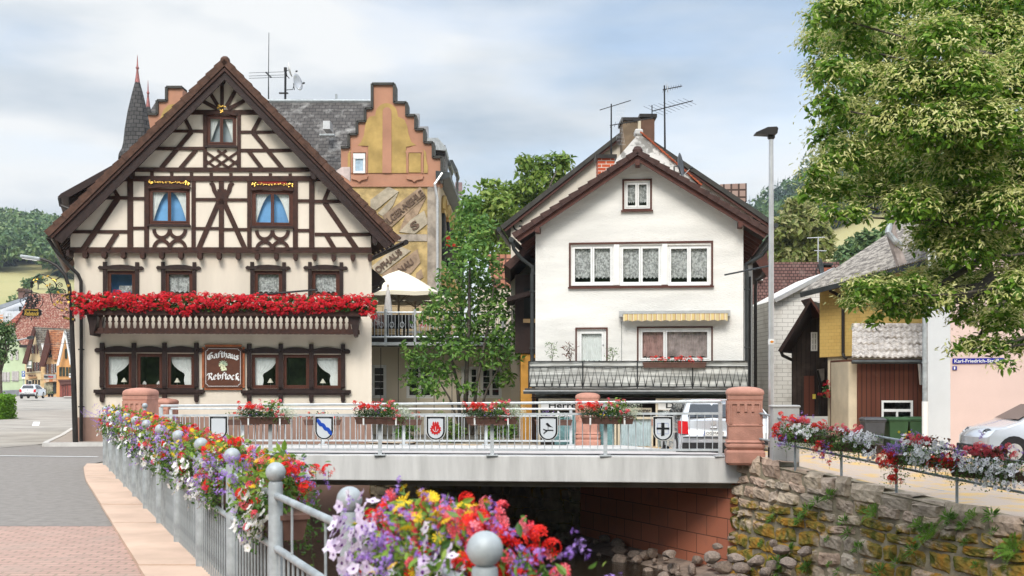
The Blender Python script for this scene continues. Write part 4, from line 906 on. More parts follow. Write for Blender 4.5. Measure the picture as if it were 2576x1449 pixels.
# ============================================================ the bridge
bridge = thing('bridge', 'pale concrete road bridge over the stream with red sandstone abutment', 'bridge', (0, 0, 0))
A_, B_, C_, D_ = Vector((-9.4, 27.45, -.02)), Vector((5.26, 25.4, .045)), Vector((3.3, 35.0, -.235)), Vector((-11.0, 35.6, -.24))
mb = MB(); th = .585
def slab(mb, P, th): mb.add([tuple(p) for p in P] + [(p[0], p[1], p[2]-th) for p in P], [(0, 1, 2, 3), (7, 6, 5, 4), (0, 4, 5, 1), (1, 5, 6, 2), (2, 6, 7, 3), (3, 7, 4, 0)])
slab(mb, [A_, B_, C_, D_], th); bev(mb.build('deck', m_conc, bridge), .02)
i0, i1 = Vector((-.12, .45, -.12)), Vector((.0, .5, -.12))
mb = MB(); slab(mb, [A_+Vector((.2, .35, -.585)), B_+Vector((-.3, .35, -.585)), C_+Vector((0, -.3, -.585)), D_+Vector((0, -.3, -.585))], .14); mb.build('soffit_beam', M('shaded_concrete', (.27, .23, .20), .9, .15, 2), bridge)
m_deckr = M('bridge_road', (.50, .46, .44), .95, .08, 1.4, .3, 90)
mb = MB(); up = Vector((0, 0, .004)); mb.add([tuple(A_+Vector((.1, .75, .004))), tuple(B_+Vector((-.1, .75, .004))), tuple(C_+Vector((0, -.7, .004))), tuple(D_+Vector((0, -.7, .004)))], [(0, 1, 2, 3)]); mb.build('roadway', m_deckr, bridge)
m_abut = tilemat('red_sandstone_blocks', (.56, .20, .115), (.48, .165, .095), (.16, .07, .045), .78, .46, 'X', 1, .012, .9, .5, stain=(.36, .15, .10), slo=.5, shi=.8)
ab = MB(); q0, q1 = Vector((5.02, 25.55)), Vector((1.87, 31.75)); L_ = (q1-q0).length
ab.box(0, L_, -.5, 0, -2.9, -.54); o = ab.build('abutment', m_abut, bridge); o.location = (q0.x, q0.y, 0); o.rotation_euler = (0, 0, math.atan2((q1-q0).y, (q1-q0).x))
# bridge railings
def bridge_rail(name, label, P0, P1, xs, zt, zm, zb, base, nbar, group):
    """P0,P1 plan points; xs fractions of posts; heights as (left,right)"""
    t = thing(name, label, 'railing', (0, 0, 0), 0, group); pt = lambda f, h: (lambda p: Vector((p.x, p.y, h[0]+(h[1]-h[0])*f)))(P0.lerp(P1, f))
    mb = MB(); mb.bar(pt(0, zt), pt(1, zt), .09, .055); bev(mb.build('handrail', m_galv_l, t), .012)
    for f in xs:
        mb = MB(); a = pt(f, base); b = pt(f, zt); mb.bar(a, b-Vector((0, 0, .03)), .085, .05); mb.build('post', m_galv_l, t)
        mb = MB(); mb.cbox((a.x, a.y, a.z+.014), .26, .18, .026); [mb.cbox((a.x+sx*.1, a.y-.06, a.z+.035), .02, .02, .02) for sx in (-1, 1)]; mb.build('base_plate', m_galv_l, t)
    k = 0; me = None
    for f0, f1 in zip(xs, xs[1:]):
        for h, w in ((zm, .05), (zb, .05)):
            mb = MB(); mb.bar(pt(f0, h), pt(f1, h), .05, w); mb.build('rail', m_galv_l, t)
        for i in range(nbar):
            f = f0+(f1-f0)*(i+1)/(nbar+1); a = pt(f, zb); b = pt(f, zm); mb = MB(); mb.tube([a, b], .011, 6); mb.build('baluster', m_galv_l, t)
    return t, pt
fx = lambda X, x0, x1, d0, d1: None
def frac_of(px, P0, P1):   # fraction along P0P1 seen at photo column px
    r = (px-CX)/F; return (P0.x - r*P0.y)/(r*(P1.y-P0.y) - (P1.x-P0.x))
F0, F1 = Vector(W(405, 0, 27.3).xy), Vector(W(1814, 0, 25.55).xy)
xs = [frac_of(p, F0, F1) for p in (405, 680, 956, 1238, 1523, 1812)]
gbr = 'railings of the bridge'
frail, fpt = bridge_rail('bridge_railing', 'pale steel bridge railing carrying painted shields and flower boxes, on the stream side', F0, F1, xs, (1.13, 1.265), (.90, 1.0), (.10, .19), (-.025, .042), 14, gbr)
Q0, Q1 = Vector(W(430, 0, 35.0).xy), Vector(W(1446, 0, 34.6).xy)
xs2 = [frac_of(p, Q0, Q1) for p in (430, 611, 813, 1016, 1223, 1436)]
rrail, rpt = bridge_rail('bridge_railing', 'pale steel bridge railing across the roadway, nearer the houses', Q0, Q1, xs2, (.87, .87), (.66, .66), (-.09, -.09), (-.22, -.22), 14, gbr)
# shields
m_sblack = M('shield_black', (.012, .012, .014), .35, .1); m_swhite = M('shield_silver', (.62, .65, .68), .35, .04, 2); m_sblue = M('shield_blue', (.015, .07, .42), .35, .08); m_sred = M('shield_red', (.55, .02, .02), .35, .08)
def shield_pts(w, h, e=0):
    P = [(-w/2-e, h/2+e), (-w/2-e, -h*.12)]
    for i in range(1, 16): a = math.pi*i/16; P.append((-(w/2+e)*math.cos(a), -h*.12-(h*.38+e)*math.sin(a)))
    return P + [(w/2+e, -h*.12), (w/2+e, h/2+e)]
gsh = 'painted shields on the bridge railing'
SH_ = [(552, 'hidden'), (817, 'blue'), (1097, 'red'), (1379, 'bird'), (1667, 'cross')]
for px, kind in SH_:
    f = frac_of(px, F0, F1); p = fpt(f, (.62, .665)); ang = math.atan2((F1-F0).y, (F1-F0).x)
    lab = dict(hidden='white shield with black border half hidden behind the near flowers', blue='white shield with a wavy blue diagonal band on the bridge railing', red='white shield with a red toothed wheel and towers on the bridge railing', bird='white shield with a black bird on a branch on the bridge railing', cross='white shield with a black notched cross on the bridge railing')[kind]
    t = thing('shield', lab, 'shield', (p.x, p.y-.05, p.z), ang, gsh); w, h = .40, .50
    mb = MB(); mb.prism(shield_pts(w, h, .025), -.02, 0); mb.build('rim', m_white, t); mb = MB(); mb.prism(shield_pts(w, h, .012), -.026, -.018); mb.build('border', m_sblack, t)
    mb = MB(); mb.prism([(a*.86, b*.9-.012) for a, b in shield_pts(w, h)], -.032, -.025); mb.build('field', m_swhite, t)
    mb = MB(); y0, y1 = -.038, -.031
    if kind == 'blue':
        mb.ribbon([(-.17+.36*i/16, .17-.30*i/16+.018*math.sin(i*1.2)) for i in range(17)], .085, y0, y1); mb.build('emblem', m_sblue, t)
    elif kind == 'red':
        mb.prism([(r*math.cos(a)*1.05, r*math.sin(a)-.03) for i in range(48) for a in [6.283*i/48] for r in [.125 if (i//2) % 2 else .105]], y0, y1)
        for x in (-.05, 0, .05): mb.prism([(x-.022, .06), (x+.022, .06), (x+.022, .12), (x, .155), (x-.022, .12)], y0-.001, y1)
        mb.build('emblem', m_sred, t); mb = MB(); mb.ribbon([(.06*math.cos(a), .06*math.sin(a)-.02) for a in [math.pi+math.pi*i/10 for i in range(11)]], .012, y0-.006, y0-.002); mb.cbox((0, y0-.004, -.01), .012, .004, .09); mb.build('emblem_detail', m_swhite, t)
    elif kind == 'bird':
        mb.prism([(-.055, .10), (-.03, .125), (0, .12), (.03, .085), (.06, .055), (.115, .02), (.075, .03), (.03, .035), (0, .045), (-.03, .07)], y0, y1)
        mb.ribbon([(-.11, -.02), (-.05, -.045), (.05, -.04), (.12, -.045)], .025, y0-.001, y1); mb.ribbon([(-.10, -.12), (-.06, -.08), (-.02, -.05)], .025, y0-.0005, y1); mb.tube([(0, y0, .05), (0, y0, -.03)], .005, 4); mb.build('emblem', m_sblack, t)
    elif kind == 'cross':
        mb.box(-.14, .14, y0, y1, -.02, .025); pts = [(-.035, .13)]
        for i in range(9): pts += [(-.045, .13-.033*i-.016), (-.03, .13-.033*i-.033)]
        pts += [(.035, -.15), (.035, .13)]; mb.prism(pts, y0-.001, y1); mb.build('emblem', m_sblack, t)
        mb = MB(); framebox(mb, (-.12, .12, -.12, .12), .006, y0+.004, y1+.002); mb.build('emblem_line', m_sblue, t)
    mb = MB(); mb.box(-.13, .13, y0, y1, h*.44, h*.455); mb.build('inscription', m_swhite, t)
# flower boxes on the bridge
gfb = 'flower boxes on the stream-side bridge railing'
bl = {680: 'brown flower box between the half-hidden shield and the blue-band shield', 956: 'brown flower box between the blue-band shield and the red wheel shield', 1238: 'brown flower box between the red wheel shield and the bird shield', 1523: 'brown flower box between the bird shield and the cross shield, beneath the balcony'}
for px in (672, 960, 1238, 1527):
    f = frac_of(px, F0, F1); p = fpt(f, (.70, .775)); B = Box(bl[min(bl, key=lambda q: abs(q-px))], (p.x, p.y-.17, p.z), math.atan2((F1-F0).y, (F1-F0).x)+math.pi, 1.17, gfb, .7)
    B.leaves(.35, 0, .26, .3, .14, .12, 620, .045, 'dark_leaves'); B.leaves(.0, .08, .22, .5, .12, .12, 420, .045, 'dark_leaves'); B.leaves(-.15, 0, .28, .35, .14, .15, 380, .055); B.leaves(-.2, 0, .44, .2, .1, .12, 90, .08, 'lime_leaves', .9)
    p_, n_ = B.cl(-.52, .02, .28, .24, .14, .16, 1100); B.g('euphorbia_foliage').inst(*LEAF2, p_, rng.normal(size=(n_, 3)), .022)
    B.umb(.42, 0, .40, .28, .12, .10, 22, .05, 20); B.umb(.2, .1, .38, .2, .1, .1, 4, .045, 20); B.beg(-.05, .08, .42, .18, .1, .14, 11, .034); B.beg(-.35, .12, .28, .12, .08, .22, 7, .034); B.beg(-.3, .05, .52, .14, .08, .05, 6, .03); B.daisy(.1, .12, .28, .2, .05, .08, 3); B.spikes(.05, .1, .22, .25, .06, .06, 2, .05)
    B.trail(-.4, .12, .16, 3, .16)
    t = B.done()
    for x in (-.38, .38):
        mb = MB(); mb.box(x-.018, x+.018, .095, .105, -.01, .19); mb.box(x-.018, x+.018, -.12, .1, -.022, -.01); mb.build('bracket', m_white, t)
gfr = 'flower boxes on the house-side bridge railing'
rl_ = {611: 'flower box on the farther bridge railing below the inn sign', 813: 'flower box on the farther bridge railing straight behind the blue-band shield', 1016: 'flower box on the farther bridge railing between the inn corner and the young maple', 1223: 'flower box on the farther bridge railing in front of the young maple stems', 1392: 'violet and white flower box on the farther bridge railing beside the small pillar'}
for px in (611, 813, 1016, 1223, 1392):
    f = frac_of(px, Q0, Q1); p = rpt(f, (.38, .38)); B = Box(rl_[px], (p.x, p.y-.16, p.z), math.pi, 1.1, gfr, .5)
    B.leaves(0, 0, .26, .5, .12, .12, 420, .055, 'dark_leaves'); B.leaves(0, 0, .28, .5, .12, .12, 160, .055)
    if px == 1392: B.spikes(.2, .05, .32, .2, .1, .1, 14); B.petunia(-.2, .05, .33, .3, .1, .08, 26, .036)
    else: B.umb(.25, .05, .30, .4, .1, .08, 9, .045, 16); B.umb(-.35, .05, .30, .2, .1, .08, 3, .045, 16)
    B.done()
# sandstone pillars at the bridge corners
def pillar(label, c, s, w=.92):
    x, y, z = c; t = thing('sandstone_pillar', label, 'pillar', (x, y, z), math.atan2((F1-F0).y, (F1-F0).x), 'sandstone pillars of the bridge'); k = w/.92
    q = lambda b, z0, z1, w0, name, e=.05: MB().cbox((0, 0, (z0+z1)/2*s), w0*k, w0*k, (z1-z0)*s, e).build(name, m_sand, t)
    q(1, -.15, .19, .92, 'base', .05); q(1, .192, .36, .91, 'base', .06); 
    sh = MB(); h = .41*k
    sh.rings([[(sx*a*k, sy*a*k, zz*s) for sx, sy in ((-1, -1), (1, -1), (1, 1), (-1, 1))] for zz, a in ((.362, .45), (.41, .405), (.73, .40), (.731, .415), (.76, .415), (.77, .40), (1.30, .395), (1.33, .41), (1.42, .41))])
    o = sh.build('shaft', m_sand, t)
    mb = MB()   # vertical flutes standing as ribs between sunk strips
    for sx in (-1, 1):
        for dx in (.33, .37): mb.box(sx*dx*k-.014, sx*dx*k+.014, -.428*k, -.39*k, .78*s, 1.27*s); mb.box(-.428*k, -.39*k, sx*dx*k-.012, sx*dx*k+.012, .78*s, 1.27*s)
    for dx in (-.17, 0, .17): mb.box(dx*k-.03, dx*k+.03, -.429*k, -.39*k, 1.05*s, 1.22*s); mb.box(-.429*k, -.39*k, dx*k-.03, dx*k+.03, 1.08*s, 1.22*s)
    mb.box(-.39*k, .39*k, -.427*k, -.39*k, 1.22*s, 1.29*s); mb.box(-.427*k, -.39*k, -.39*k, .39*k, 1.22*s, 1.29*s)
    mb.build('flutes', m_sand, t)
    cp = MB(); P = []
    for zz, a, c_ in ((1.421, .38, .04), (1.43, .425, .06), (1.47, .44, .08), (1.53, .425, .09), (1.57, .37, .10), (1.60, .25, .12), (1.612, .10, .05)):
        a *= k; c_ *= k
        P.append([(-a+c_, -a, zz*s), (a-c_, -a, zz*s), (a, -a+c_, zz*s), (a, a-c_, zz*s), (a-c_, a, zz*s), (-a+c_, a, zz*s), (-a, a-c_, zz*s), (-a, -a+c_, zz*s)])
    cp.rings(P); smooth_by(cp.build('cap', m_sand, t), 50); return t
p = W(1873, 1150, 25.35); pillar('largest pink sandstone pillar, standing by the silver hatchback', (p.x, p.y, .04), .965, .84)
p = W(354, 0, 28.3); pillar('pink sandstone pillar in front of the ground floor windows of the inn', (p.x, p.y, -.03), .98, .72)
p = W(1479, 0, 35.0); pillar('small pink sandstone pillar before the salon windows', (p.x, p.y, -.24), .99, .76)
p = W(408, 0, 35.6); pillar('pink sandstone pillar mostly hidden behind the one before the inn', (p.x, p.y, -.24), .88, .84)
# ============================================================ stone walls of the stream
m_stone, t_, b_ = newmat('mossy_sandstone'); L = t_.links.new; b_.inputs['Roughness'].default_value = .95; b_.inputs['Specular IOR Level'].default_value = .15
g_ = nn(t_, 'ShaderNodeNewGeometry'); r_ = nn(t_, 'ShaderNodeValToRGB'); cr = r_.color_ramp
for i, c in enumerate([(.50, .37, .29), (.58, .49, .38), (.45, .39, .32), (.58, .44, .35), (.55, .50, .42)]):
    if i > 1: cr.elements.new(i/4)
    cr.elements[i].position = i/4; cr.elements[i].color = (*c, 1)
L(g_.outputs['Random Per Island'], r_.inputs[0]); c_ = nn(t_, 'ShaderNodeTexCoord')
na = nn(t_, 'ShaderNodeTexNoise'); na.inputs['Scale'].default_value = 5; na.inputs['Detail'].default_value = 9; na.inputs['Roughness'].default_value = .7; L(c_.outputs['Object'], na.inputs[0])
ra = nn(t_, 'ShaderNodeValToRGB'); ra.color_ramp.elements[0].position = .35; ra.color_ramp.elements[0].color = (.62, .58, .55, 1); ra.color_ramp.elements[1].position = .68; ra.color_ramp.elements[1].color = (1.25, 1.2, 1.15, 1); L(na.outputs[0], ra.inputs[0])
mu = nn(t_, 'ShaderNodeMix', data_type='RGBA', blend_type='MULTIPLY'); mu.inputs[0].default_value = 1; L(r_.outputs[0], mu.inputs[6]); L(ra.outputs[0], mu.inputs[7])
nb_ = nn(t_, 'ShaderNodeTexNoise'); nb_.inputs['Scale'].default_value = 1.05; nb_.inputs['Detail'].default_value = 10; nb_.inputs['Roughness'].default_value = .68; L(c_.outputs['Object'], nb_.inputs[0])
sz = nn(t_, 'ShaderNodeSeparateXYZ'); L(c_.outputs['Object'], sz.inputs[0]); mr = nn(t_, 'ShaderNodeMapRange'); mr.inputs[1].default_value = -.35; mr.inputs[2].default_value = -1.0; mr.inputs[3].default_value = -.16; mr.inputs[4].default_value = .07; L(sz.outputs['Z'], mr.inputs[0])
ad = nn(t_, 'ShaderNodeMath', operation='ADD'); L(nb_.outputs[0], ad.inputs[0]); L(mr.outputs[0], ad.inputs[1]); rb = nn(t_, 'ShaderNodeValToRGB'); rb.color_ramp.elements[0].position = .50; rb.color_ramp.elements[1].position = .57; L(ad.outputs[0], rb.inputs[0])
nc = nn(t_, 'ShaderNodeTexNoise'); nc.inputs['Scale'].default_value = 4.5; nc.inputs['Detail'].default_value = 6; L(c_.outputs['Object'], nc.inputs[0]); rc_ = nn(t_, 'ShaderNodeValToRGB'); rc_.color_ramp.elements[0].position = .38; rc_.color_ramp.elements[0].color = (.10, .105, .02, 1); rc_.color_ramp.elements[1].position = .66; rc_.color_ramp.elements[1].color = (.42, .21, .035, 1); e_ = rc_.color_ramp.elements.new(.5); e_.color = (.28, .20, .045, 1); L(nc.outputs[0], rc_.inputs[0])
m2 = nn(t_, 'ShaderNodeMix', data_type='RGBA'); L(rb.outputs[0], m2.inputs[0]); L(mu.outputs[2], m2.inputs[6]); L(rc_.outputs[0], m2.inputs[7]); L(m2.outputs[2], b_.inputs['Base Color'])
bpn = nn(t_, 'ShaderNodeBump'); bpn.inputs['Strength'].default_value = .8; bpn.inputs['Distance'].default_value = .03; nd = nn(t_, 'ShaderNodeTexNoise'); nd.inputs['Scale'].default_value = 16; nd.inputs['Detail'].default_value = 8; L(c_.outputs['Object'], nd.inputs[0]); L(nd.outputs[0], bpn.inputs['Height']); L(bpn.outputs[0], b_.inputs['Normal'])
m_mortar = M('wall_mortar', (.30, .25, .17), .95, .4, 3, .5, 30)
def stone_wall(name, label, path, ztop, zbot, seed, gt=lambda p: 0, hs=(.20, .40), ls=(.26, .95), cap=.42, mat=None):
    """path: plan polyline, the face is on its right-hand side when walking along it"""
    g = random.Random(seed); t = thing(name, label, 'stone wall'); P = [Vector(p) for p in path]; cum = [0]
    for a, b in zip(P, P[1:]): cum.append(cum[-1]+(b-a).length)
    def at(s, z, o):
        for i in range(len(P)-1):
            if s <= cum[i+1] or i == len(P)-2:
                d = (P[i+1]-P[i]).normalized(); p = P[i] + d*(s-cum[i]); n = Vector((d.y, -d.x)); p = p + n*(o + .05*(-z)); return (p.x, p.y, z)
    mb = MB(); z = ztop; row = 0
    while z > zbot:
        h = g.uniform(*hs)*(1.15 if row == 0 else 1); s = g.uniform(-.4, 0); z0, h0 = z, h
        while s < cum[-1]:
            l = g.uniform(*ls)*(1.1 if row == 0 else 1); D = g.uniform(.07, .12); nx, nz = 7, 5; vs = []; tl = g.uniform(-.05, .05); ph = [g.uniform(0, 6) for _ in range(4)]
            sk = [g.uniform(-.05, .05) for _ in range(4)]; dz = gt(at(min(cum[-1], max(0, s+l/2)), 0, 0)); z, h = z0, h0
            if row == 0: z = z0 + dz; tl += gt(at(min(cum[-1], s+l), 0, 0)) - gt(at(max(0, s), 0, 0))
            else:
                z = min(z0, ztop+dz-.26); h = h0-(z0-z)
                if h < .09: s += l; continue
            for j in range(nz+1):
                for i in range(nx+1):
                    a, b = i/nx, j/nz; ea = 1-abs(2*a-1)**7; eb = 1-abs(2*b-1)**7
                    o = D*min(1, ea*eb*2.6)**.5 - .07 + .016*math.sin(a*7+ph[0])*math.sin(b*6+ph[1]) + .012*math.sin(a*17+ph[2]+b*9) + tl*(b-.5)*.8 + sk[2]*(a-.5)*1.2
                    ss = s + .008 + (l-.016)*a + sk[0]*(b-.5) + .012*math.sin(b*5+ph[3]); zz = z - .008 - (h-.016)*b + sk[1]*(a-.5) + tl*(a-.5) + .012*math.sin(a*6+ph[2])
                    if row == 0: zz = z - .0 - (h-.012)*b + (.05*math.sin(s*2.1) if b < .01 else 0) + sk[2]*(1-b)
                    vs.append(at(min(max(ss, 0), cum[-1]), zz, o))
            fs = [(j*(nx+1)+i, (j+1)*(nx+1)+i, (j+1)*(nx+1)+i+1, j*(nx+1)+i+1) for j in range(nz) for i in range(nx)]
            if row == 0:   # the coping stones show their tops
                n0 = len(vs); 
                for i in range(nx+1): a = i/nx; ss = min(max(s+.012+(l-.024)*a, 0), cum[-1]); e = math.sin(math.pi*a)**.3; vs.append(at(ss, z+.03*e+sk[2], -.10)); vs.append(at(ss, z+.0*e+sk[2]*.5, -cap-.1*sk[0]/.03))
                fs += [(i, i+1, n0+2*i+2, n0+2*i) for i in range(nx)] + [(n0+2*i, n0+2*i+2, n0+2*i+3, n0+2*i+1) for i in range(nx)]
            mb.add(vs, fs); s += l
        z = z0-h0; row += 1
    mb.build('stones', mat or m_stone, t)
    mb = MB(); n = 24
    for i in range(n):
        s0, s1 = cum[-1]*i/n, cum[-1]*(i+1)/n; g0, g1 = gt(at(s0, 0, 0)), gt(at(s1, 0, 0)); mb.add([at(s0, ztop+g0-.06, -.045), at(s1, ztop+g1-.06, -.045), at(s1, zbot-.3, -.045), at(s0, zbot-.3, -.045)], [(0, 3, 2, 1)])
        mb.add([at(s0, ztop+g0-.05, -.012), at(s1, ztop+g1-.05, -.012), at(s1, ztop+g1-.05, -.6), at(s0, ztop+g0-.05, -.6)], [(0, 1, 2, 3)])
    mb.build('mortar', m_mortar, t); return at, cum[-1]
bankat, bankL = stone_wall('stone_wall', 'mossy sandstone retaining wall with ferns along the gravel bank', [(4.98, 25.9)] + BANK, .03, -2.9, 5, lambda p: -.19*max(0, min(3.6, p[0]-5.2)))
stone_wall('stone_wall', 'old stone wall seen through the arch under the bridge', [(1.87, 31.7), (-1.0, 34.4), (-4.6, 37.2)], -.25, -2.9, 9, cap=.3)
sw = thing('stream_wall', 'plain grey stone wall below the ball-topped railing', 'stone wall'); mb = MB()
for a, b in zip(ends, ends[1:]):
    a2 = a+Vector((.04, .01, 0)); b2 = b+Vector((.04, .01, 0)); mb.add([(a2.x, a2.y, -.12), (b2.x, b2.y, -.12), (b2.x, b2.y, -3), (a2.x, a2.y, -3), (a2.x-.5, a2.y, -.12), (b2.x-.5, b2.y, -.12)], [(0, 3, 2, 1), (0, 1, 5, 4)])
a, b = ends[-1], Vector((-9.6, 37, 0)); mb.add([(a.x, a.y, -.1), (b.x, b.y, -.4), (b.x, b.y, -3), (a.x, a.y, -3)], [(0, 3, 2, 1)])
mb.build('face', M('wet_grey_stone', (.17, .15, .12), .9, .35, 3, .8, 8), sw)
# ------------------------------------------------------------ ferns and weeds on the wall
def fern_t(n=8, leafl=.16):
    mb = MB(); g = np.random.default_rng(n)
    for k in range(n):
        a = 6.283*k/n + g.uniform(-.2, .2); el = g.uniform(.5, 1.1); d = np.array([math.cos(a)*math.cos(el), math.sin(a)*math.cos(el), math.sin(el)]); side = np.cross(d, [0, 0, 1]); side /= np.linalg.norm(side)
        for i in range(1, 14):
            t = i/14; p = d*t + np.array([0, 0, -.55*t*t]); l = leafl*(1-t)**.7*(1 if t > .12 else .5)*1.6+.02
            tip = p + (d*.35)*l*.5
            for s in (-1, 1): q = p + side*s*l + d*l*.3 + np.array([0, 0, -.12*l]); mb.add([tuple(p), tuple(p + side*s*l*.5 + d*.035), tuple(q), tuple(p + side*s*l*.5 - d*.02)], [(0, 1, 2, 3)])
    return mb.v, mb.f
def weed_t(n=40, seed=1):
    mb = MB(); g = np.random.default_rng(seed)
    for k in range(n):
        a = g.uniform(0, 6.283); r = g.uniform(.3, 1); mb.inst(LEAFL[0], LEAFL[1], [(math.cos(a)*.25*r, math.sin(a)*.25*r, .25*g.random())], [(-math.cos(a)*.5, -math.sin(a)*.5, 1)], g.uniform(.35, 1)*.75, spin=[(math.cos(a), math.sin(a), g.uniform(.1, .9))])
    return mb.v, mb.f
l_fern = leafmat('fern_green', [(.11, .24, .025), (.18, .33, .04), (.25, .40, .06)], .5, .35)
l_weed = leafmat('weed_green', [(.07, .17, .022), (.12, .25, .03), (.20, .34, .05)], .5, .35)
FT, WT = fern_t(), [weed_t(46, 1), weed_t(34, 2)]
def plant(name, label, s, z, size, T, mat, group, aim=None):
    p = bankat(s, z, .07); o = MB().inst(T[0], T[1], [(0, 0, 0)], [(-.75, -.25, .65)], size).build(name, mat); o.location = p; return tag(o, label, name.replace('_', ' '), group)
def s_of(x, d): return min((abs(bankat(s, -1, 0)[0]/bankat(s, -1, 0)[1]-(x-CX)/F), s) for s in np.linspace(0, bankL, 300))[1]
def onwall(x, y): s = s_of(x, 0); return s, EYE-(y-HZ)*bankat(s, -1, 0)[1]/F
for x, y, d, sz_, lab in ((2350, 1350, 16.1, .42, 'bright fern on the mossy wall beneath the gap between the big flower boxes'), (2205, 1292, 18.3, .33, 'pale fern sprouting from a wall joint under the flower box'), (2318, 1322, 16.8, .26, 'small drooping fern high on the mossy wall'), (2560, 1385, 13.6, .45, 'large fern cut by the frame edge on the mossy wall'), (2450, 1300, 15, .22, 'tuft of fern just below the coping of the wall')):
    plant('fern', lab, *onwall(x, y), sz_*1.15, FT, l_fern, 'ferns on the mossy wall')
gw = 'weeds growing on the mossy wall'
for i in range(34):
    x, y, d = [(2040, 1285, 21.3), (2060, 1265, 21), (2020, 1310, 21.5), (1950, 1410, 23.2), (1925, 1370, 23.8), (1985, 1420, 22.4), (2040, 1430, 21.2), (1910, 1430, 24), (2100, 1420, 20), (2120, 1440, 19.7), (2095, 1250, 20.2), (2180, 1290, 18.7), (2170, 1380, 18.9), (2230, 1440, 17.9), (2400, 1310, 15.6)][i] if i < 15 else (random.uniform(1900, 2560), random.uniform(1300, 1445), 0)
    low = 'leafy green weed rooted in the joints of the mossy wall'
    plant('weed', low, *onwall(x, y), random.uniform(.12, .28), WT[i % 2], l_weed, gw)
# rocks on the stream margin
m_rock = M('stream_rock', (.27, .21, .17), .9, .3, 4, .6, 15)
def rock_me(seed):
    bm = bmesh.new(); bmesh.ops.create_icosphere(bm, subdivisions=2, radius=1); g = random.Random(seed)
    pl = [(Vector((g.gauss(0, 1), g.gauss(0, 1), g.gauss(0, 1))).normalized(), g.uniform(.55, .8)) for _ in range(9)]
    for v in bm.verts:
        for n, dd in pl:
            e = v.co.dot(n)-dd
            if e > 0: v.co -= n*e*.85
    me = bpy.data.meshes.new('rock'); bm.to_mesh(me); bm.free(); me.materials.append(m_rock); return me
RK = [rock_me(i) for i in range(5)]
for i in range(110):
    y = random.uniform(20.5, 32); xr_ = xr(y) - .1; x = xr_ - abs(random.gauss(0, .75)) - .1
    if i > 85: y = random.uniform(22, 26); x = xr(y) - random.uniform(.2, 1.6)
    o = bpy.data.objects.new('rock', RK[i % 5]); COL.objects.link(o); s = random.uniform(.08, .24); o.scale = (s, s*random.uniform(.7, 1), s*random.uniform(.5, .8)); o.rotation_euler = (0, 0, random.uniform(0, 6)); o.location = (x, y, -2.66 + .28*max(0, 1-(xr_-x)/1.2)); tag(o, 'grey-brown rock lying on the stream margin beside the red abutment', 'rock', 'rocks on the stream margin')
sheet('shingle_bank', lambda y: xr(y)-1.7, lambda y: xr(y)+.1, 18, 32.5, 20, 4, m_rock, 0, hf=lambda x, y: -2.75+.22*max(0, 1-(xr(y)-x)/1.3))
# ============================================================ railing on the gravel bank
rb_ = thing('railing', 'thin grey two-bar railing with flower boxes on the gravel bank', 'railing')
RP = [(5.27, 25.25), (5.8, 23.6), (6.43, 22.5), (7.07, 21.2), (7.72, 20.0), (8.5, 18.8), (9.65, 17.3)]
zg = [-.19*(x-5.2) for x, y in RP]; zt = [z+1.0 for z in zg]; zt[0] = 1.05; zm = [z+.5 for z in zg]
for (x, y), h in zip(RP, zt): mb = MB(); mb.tube([(x, y, h-1.25), (x, y, h)], .026, 10); smooth_by(mb.build('post', m_galv, rb_))
for Z in (zt, zm):
    for i in range(len(RP)-1): mb = MB(); mb.tube([(*RP[i], Z[i]), (*RP[i+1], Z[i+1])], .024, 10); smooth_by(mb.build('rail', m_galv, rb_))
for i in range(len(RP)-1):
    for t in (.33, .66):
        x = RP[i][0]+(RP[i+1][0]-RP[i][0])*t; y = RP[i][1]+(RP[i+1][1]-RP[i][1])*t; mb = MB(); mb.tube([(x, y, zm[i]+(zm[i+1]-zm[i])*t), (x, y, zt[i]+(zt[i+1]-zt[i])*t)], .011, 6); mb.build('hanger_bar', m_galv, rb_)
gr = 'flower boxes on the gravel bank railing'
def rbox(px, d, label, fn):
    X = (px-CX)*d/F; ang = R(121); B = Box(label, (X-.1, d-.07, .63-.19*(X-5.2)), ang, 1.45, gr, 1.0); B.fx = 1.0; B.fs = 1.3; fn(B); return B.done()
def baseleaves(B):
    B.leaves(0, .05, .22, .75, .18, .16, 700, .05); B.leaves(0, .16, .06, .7, .1, .24, 420, .04); B.leaves(0, .05, .3, .7, .15, .12, 250, .05, 'dark_leaves'); B.trail(.3, .16, .15, 6, .3); B.trail(-.3, .16, .15, 6, .3)
def fa(B):
    baseleaves(B); B.umb(.62, .08, .30, .22, .14, .22, 11, .05, 24); B.umb(.3, .02, .42, .4, .1, .14, 9, .045, 22); B.beg(.1, .0, .42, .4, .1, .1, 20, .036); B.petunia(-.1, .14, .26, .4, .1, .14, 60, .036, 'white_blossoms', 'cream_blossoms'); B.spikes(.45, .16, .02, .3, .08, .16, 22); B.umb(-.5, .1, .36, .25, .1, .1, 6, .05); B.umb(-.3, .16, .02, .3, .06, .15, 5, .04); B.spikes(.0, 0, .5, .4, .1, .08, 7); B.daisy(.3, 0, .46, .4, .1, .06, 5)
def fb(B):
    baseleaves(B); B.beg(.2, .02, .40, .5, .1, .1, 26, .038); B.petunia(-.35, .14, .28, .42, .12, .14, 90, .036, 'white_blossoms', 'throat_blossoms'); B.petunia(-.6, .16, .05, .18, .08, .18, 26, .036, 'white_blossoms', 'throat_blossoms'); B.spikes(.5, .16, -.02, .25, .08, .22, 24); B.umb(.55, .15, .0, .2, .08, .24, 6, .045); B.petunia(.3, .05, .42, .3, .08, .05, 10, .034, 'white_blossoms', 'throat_blossoms')
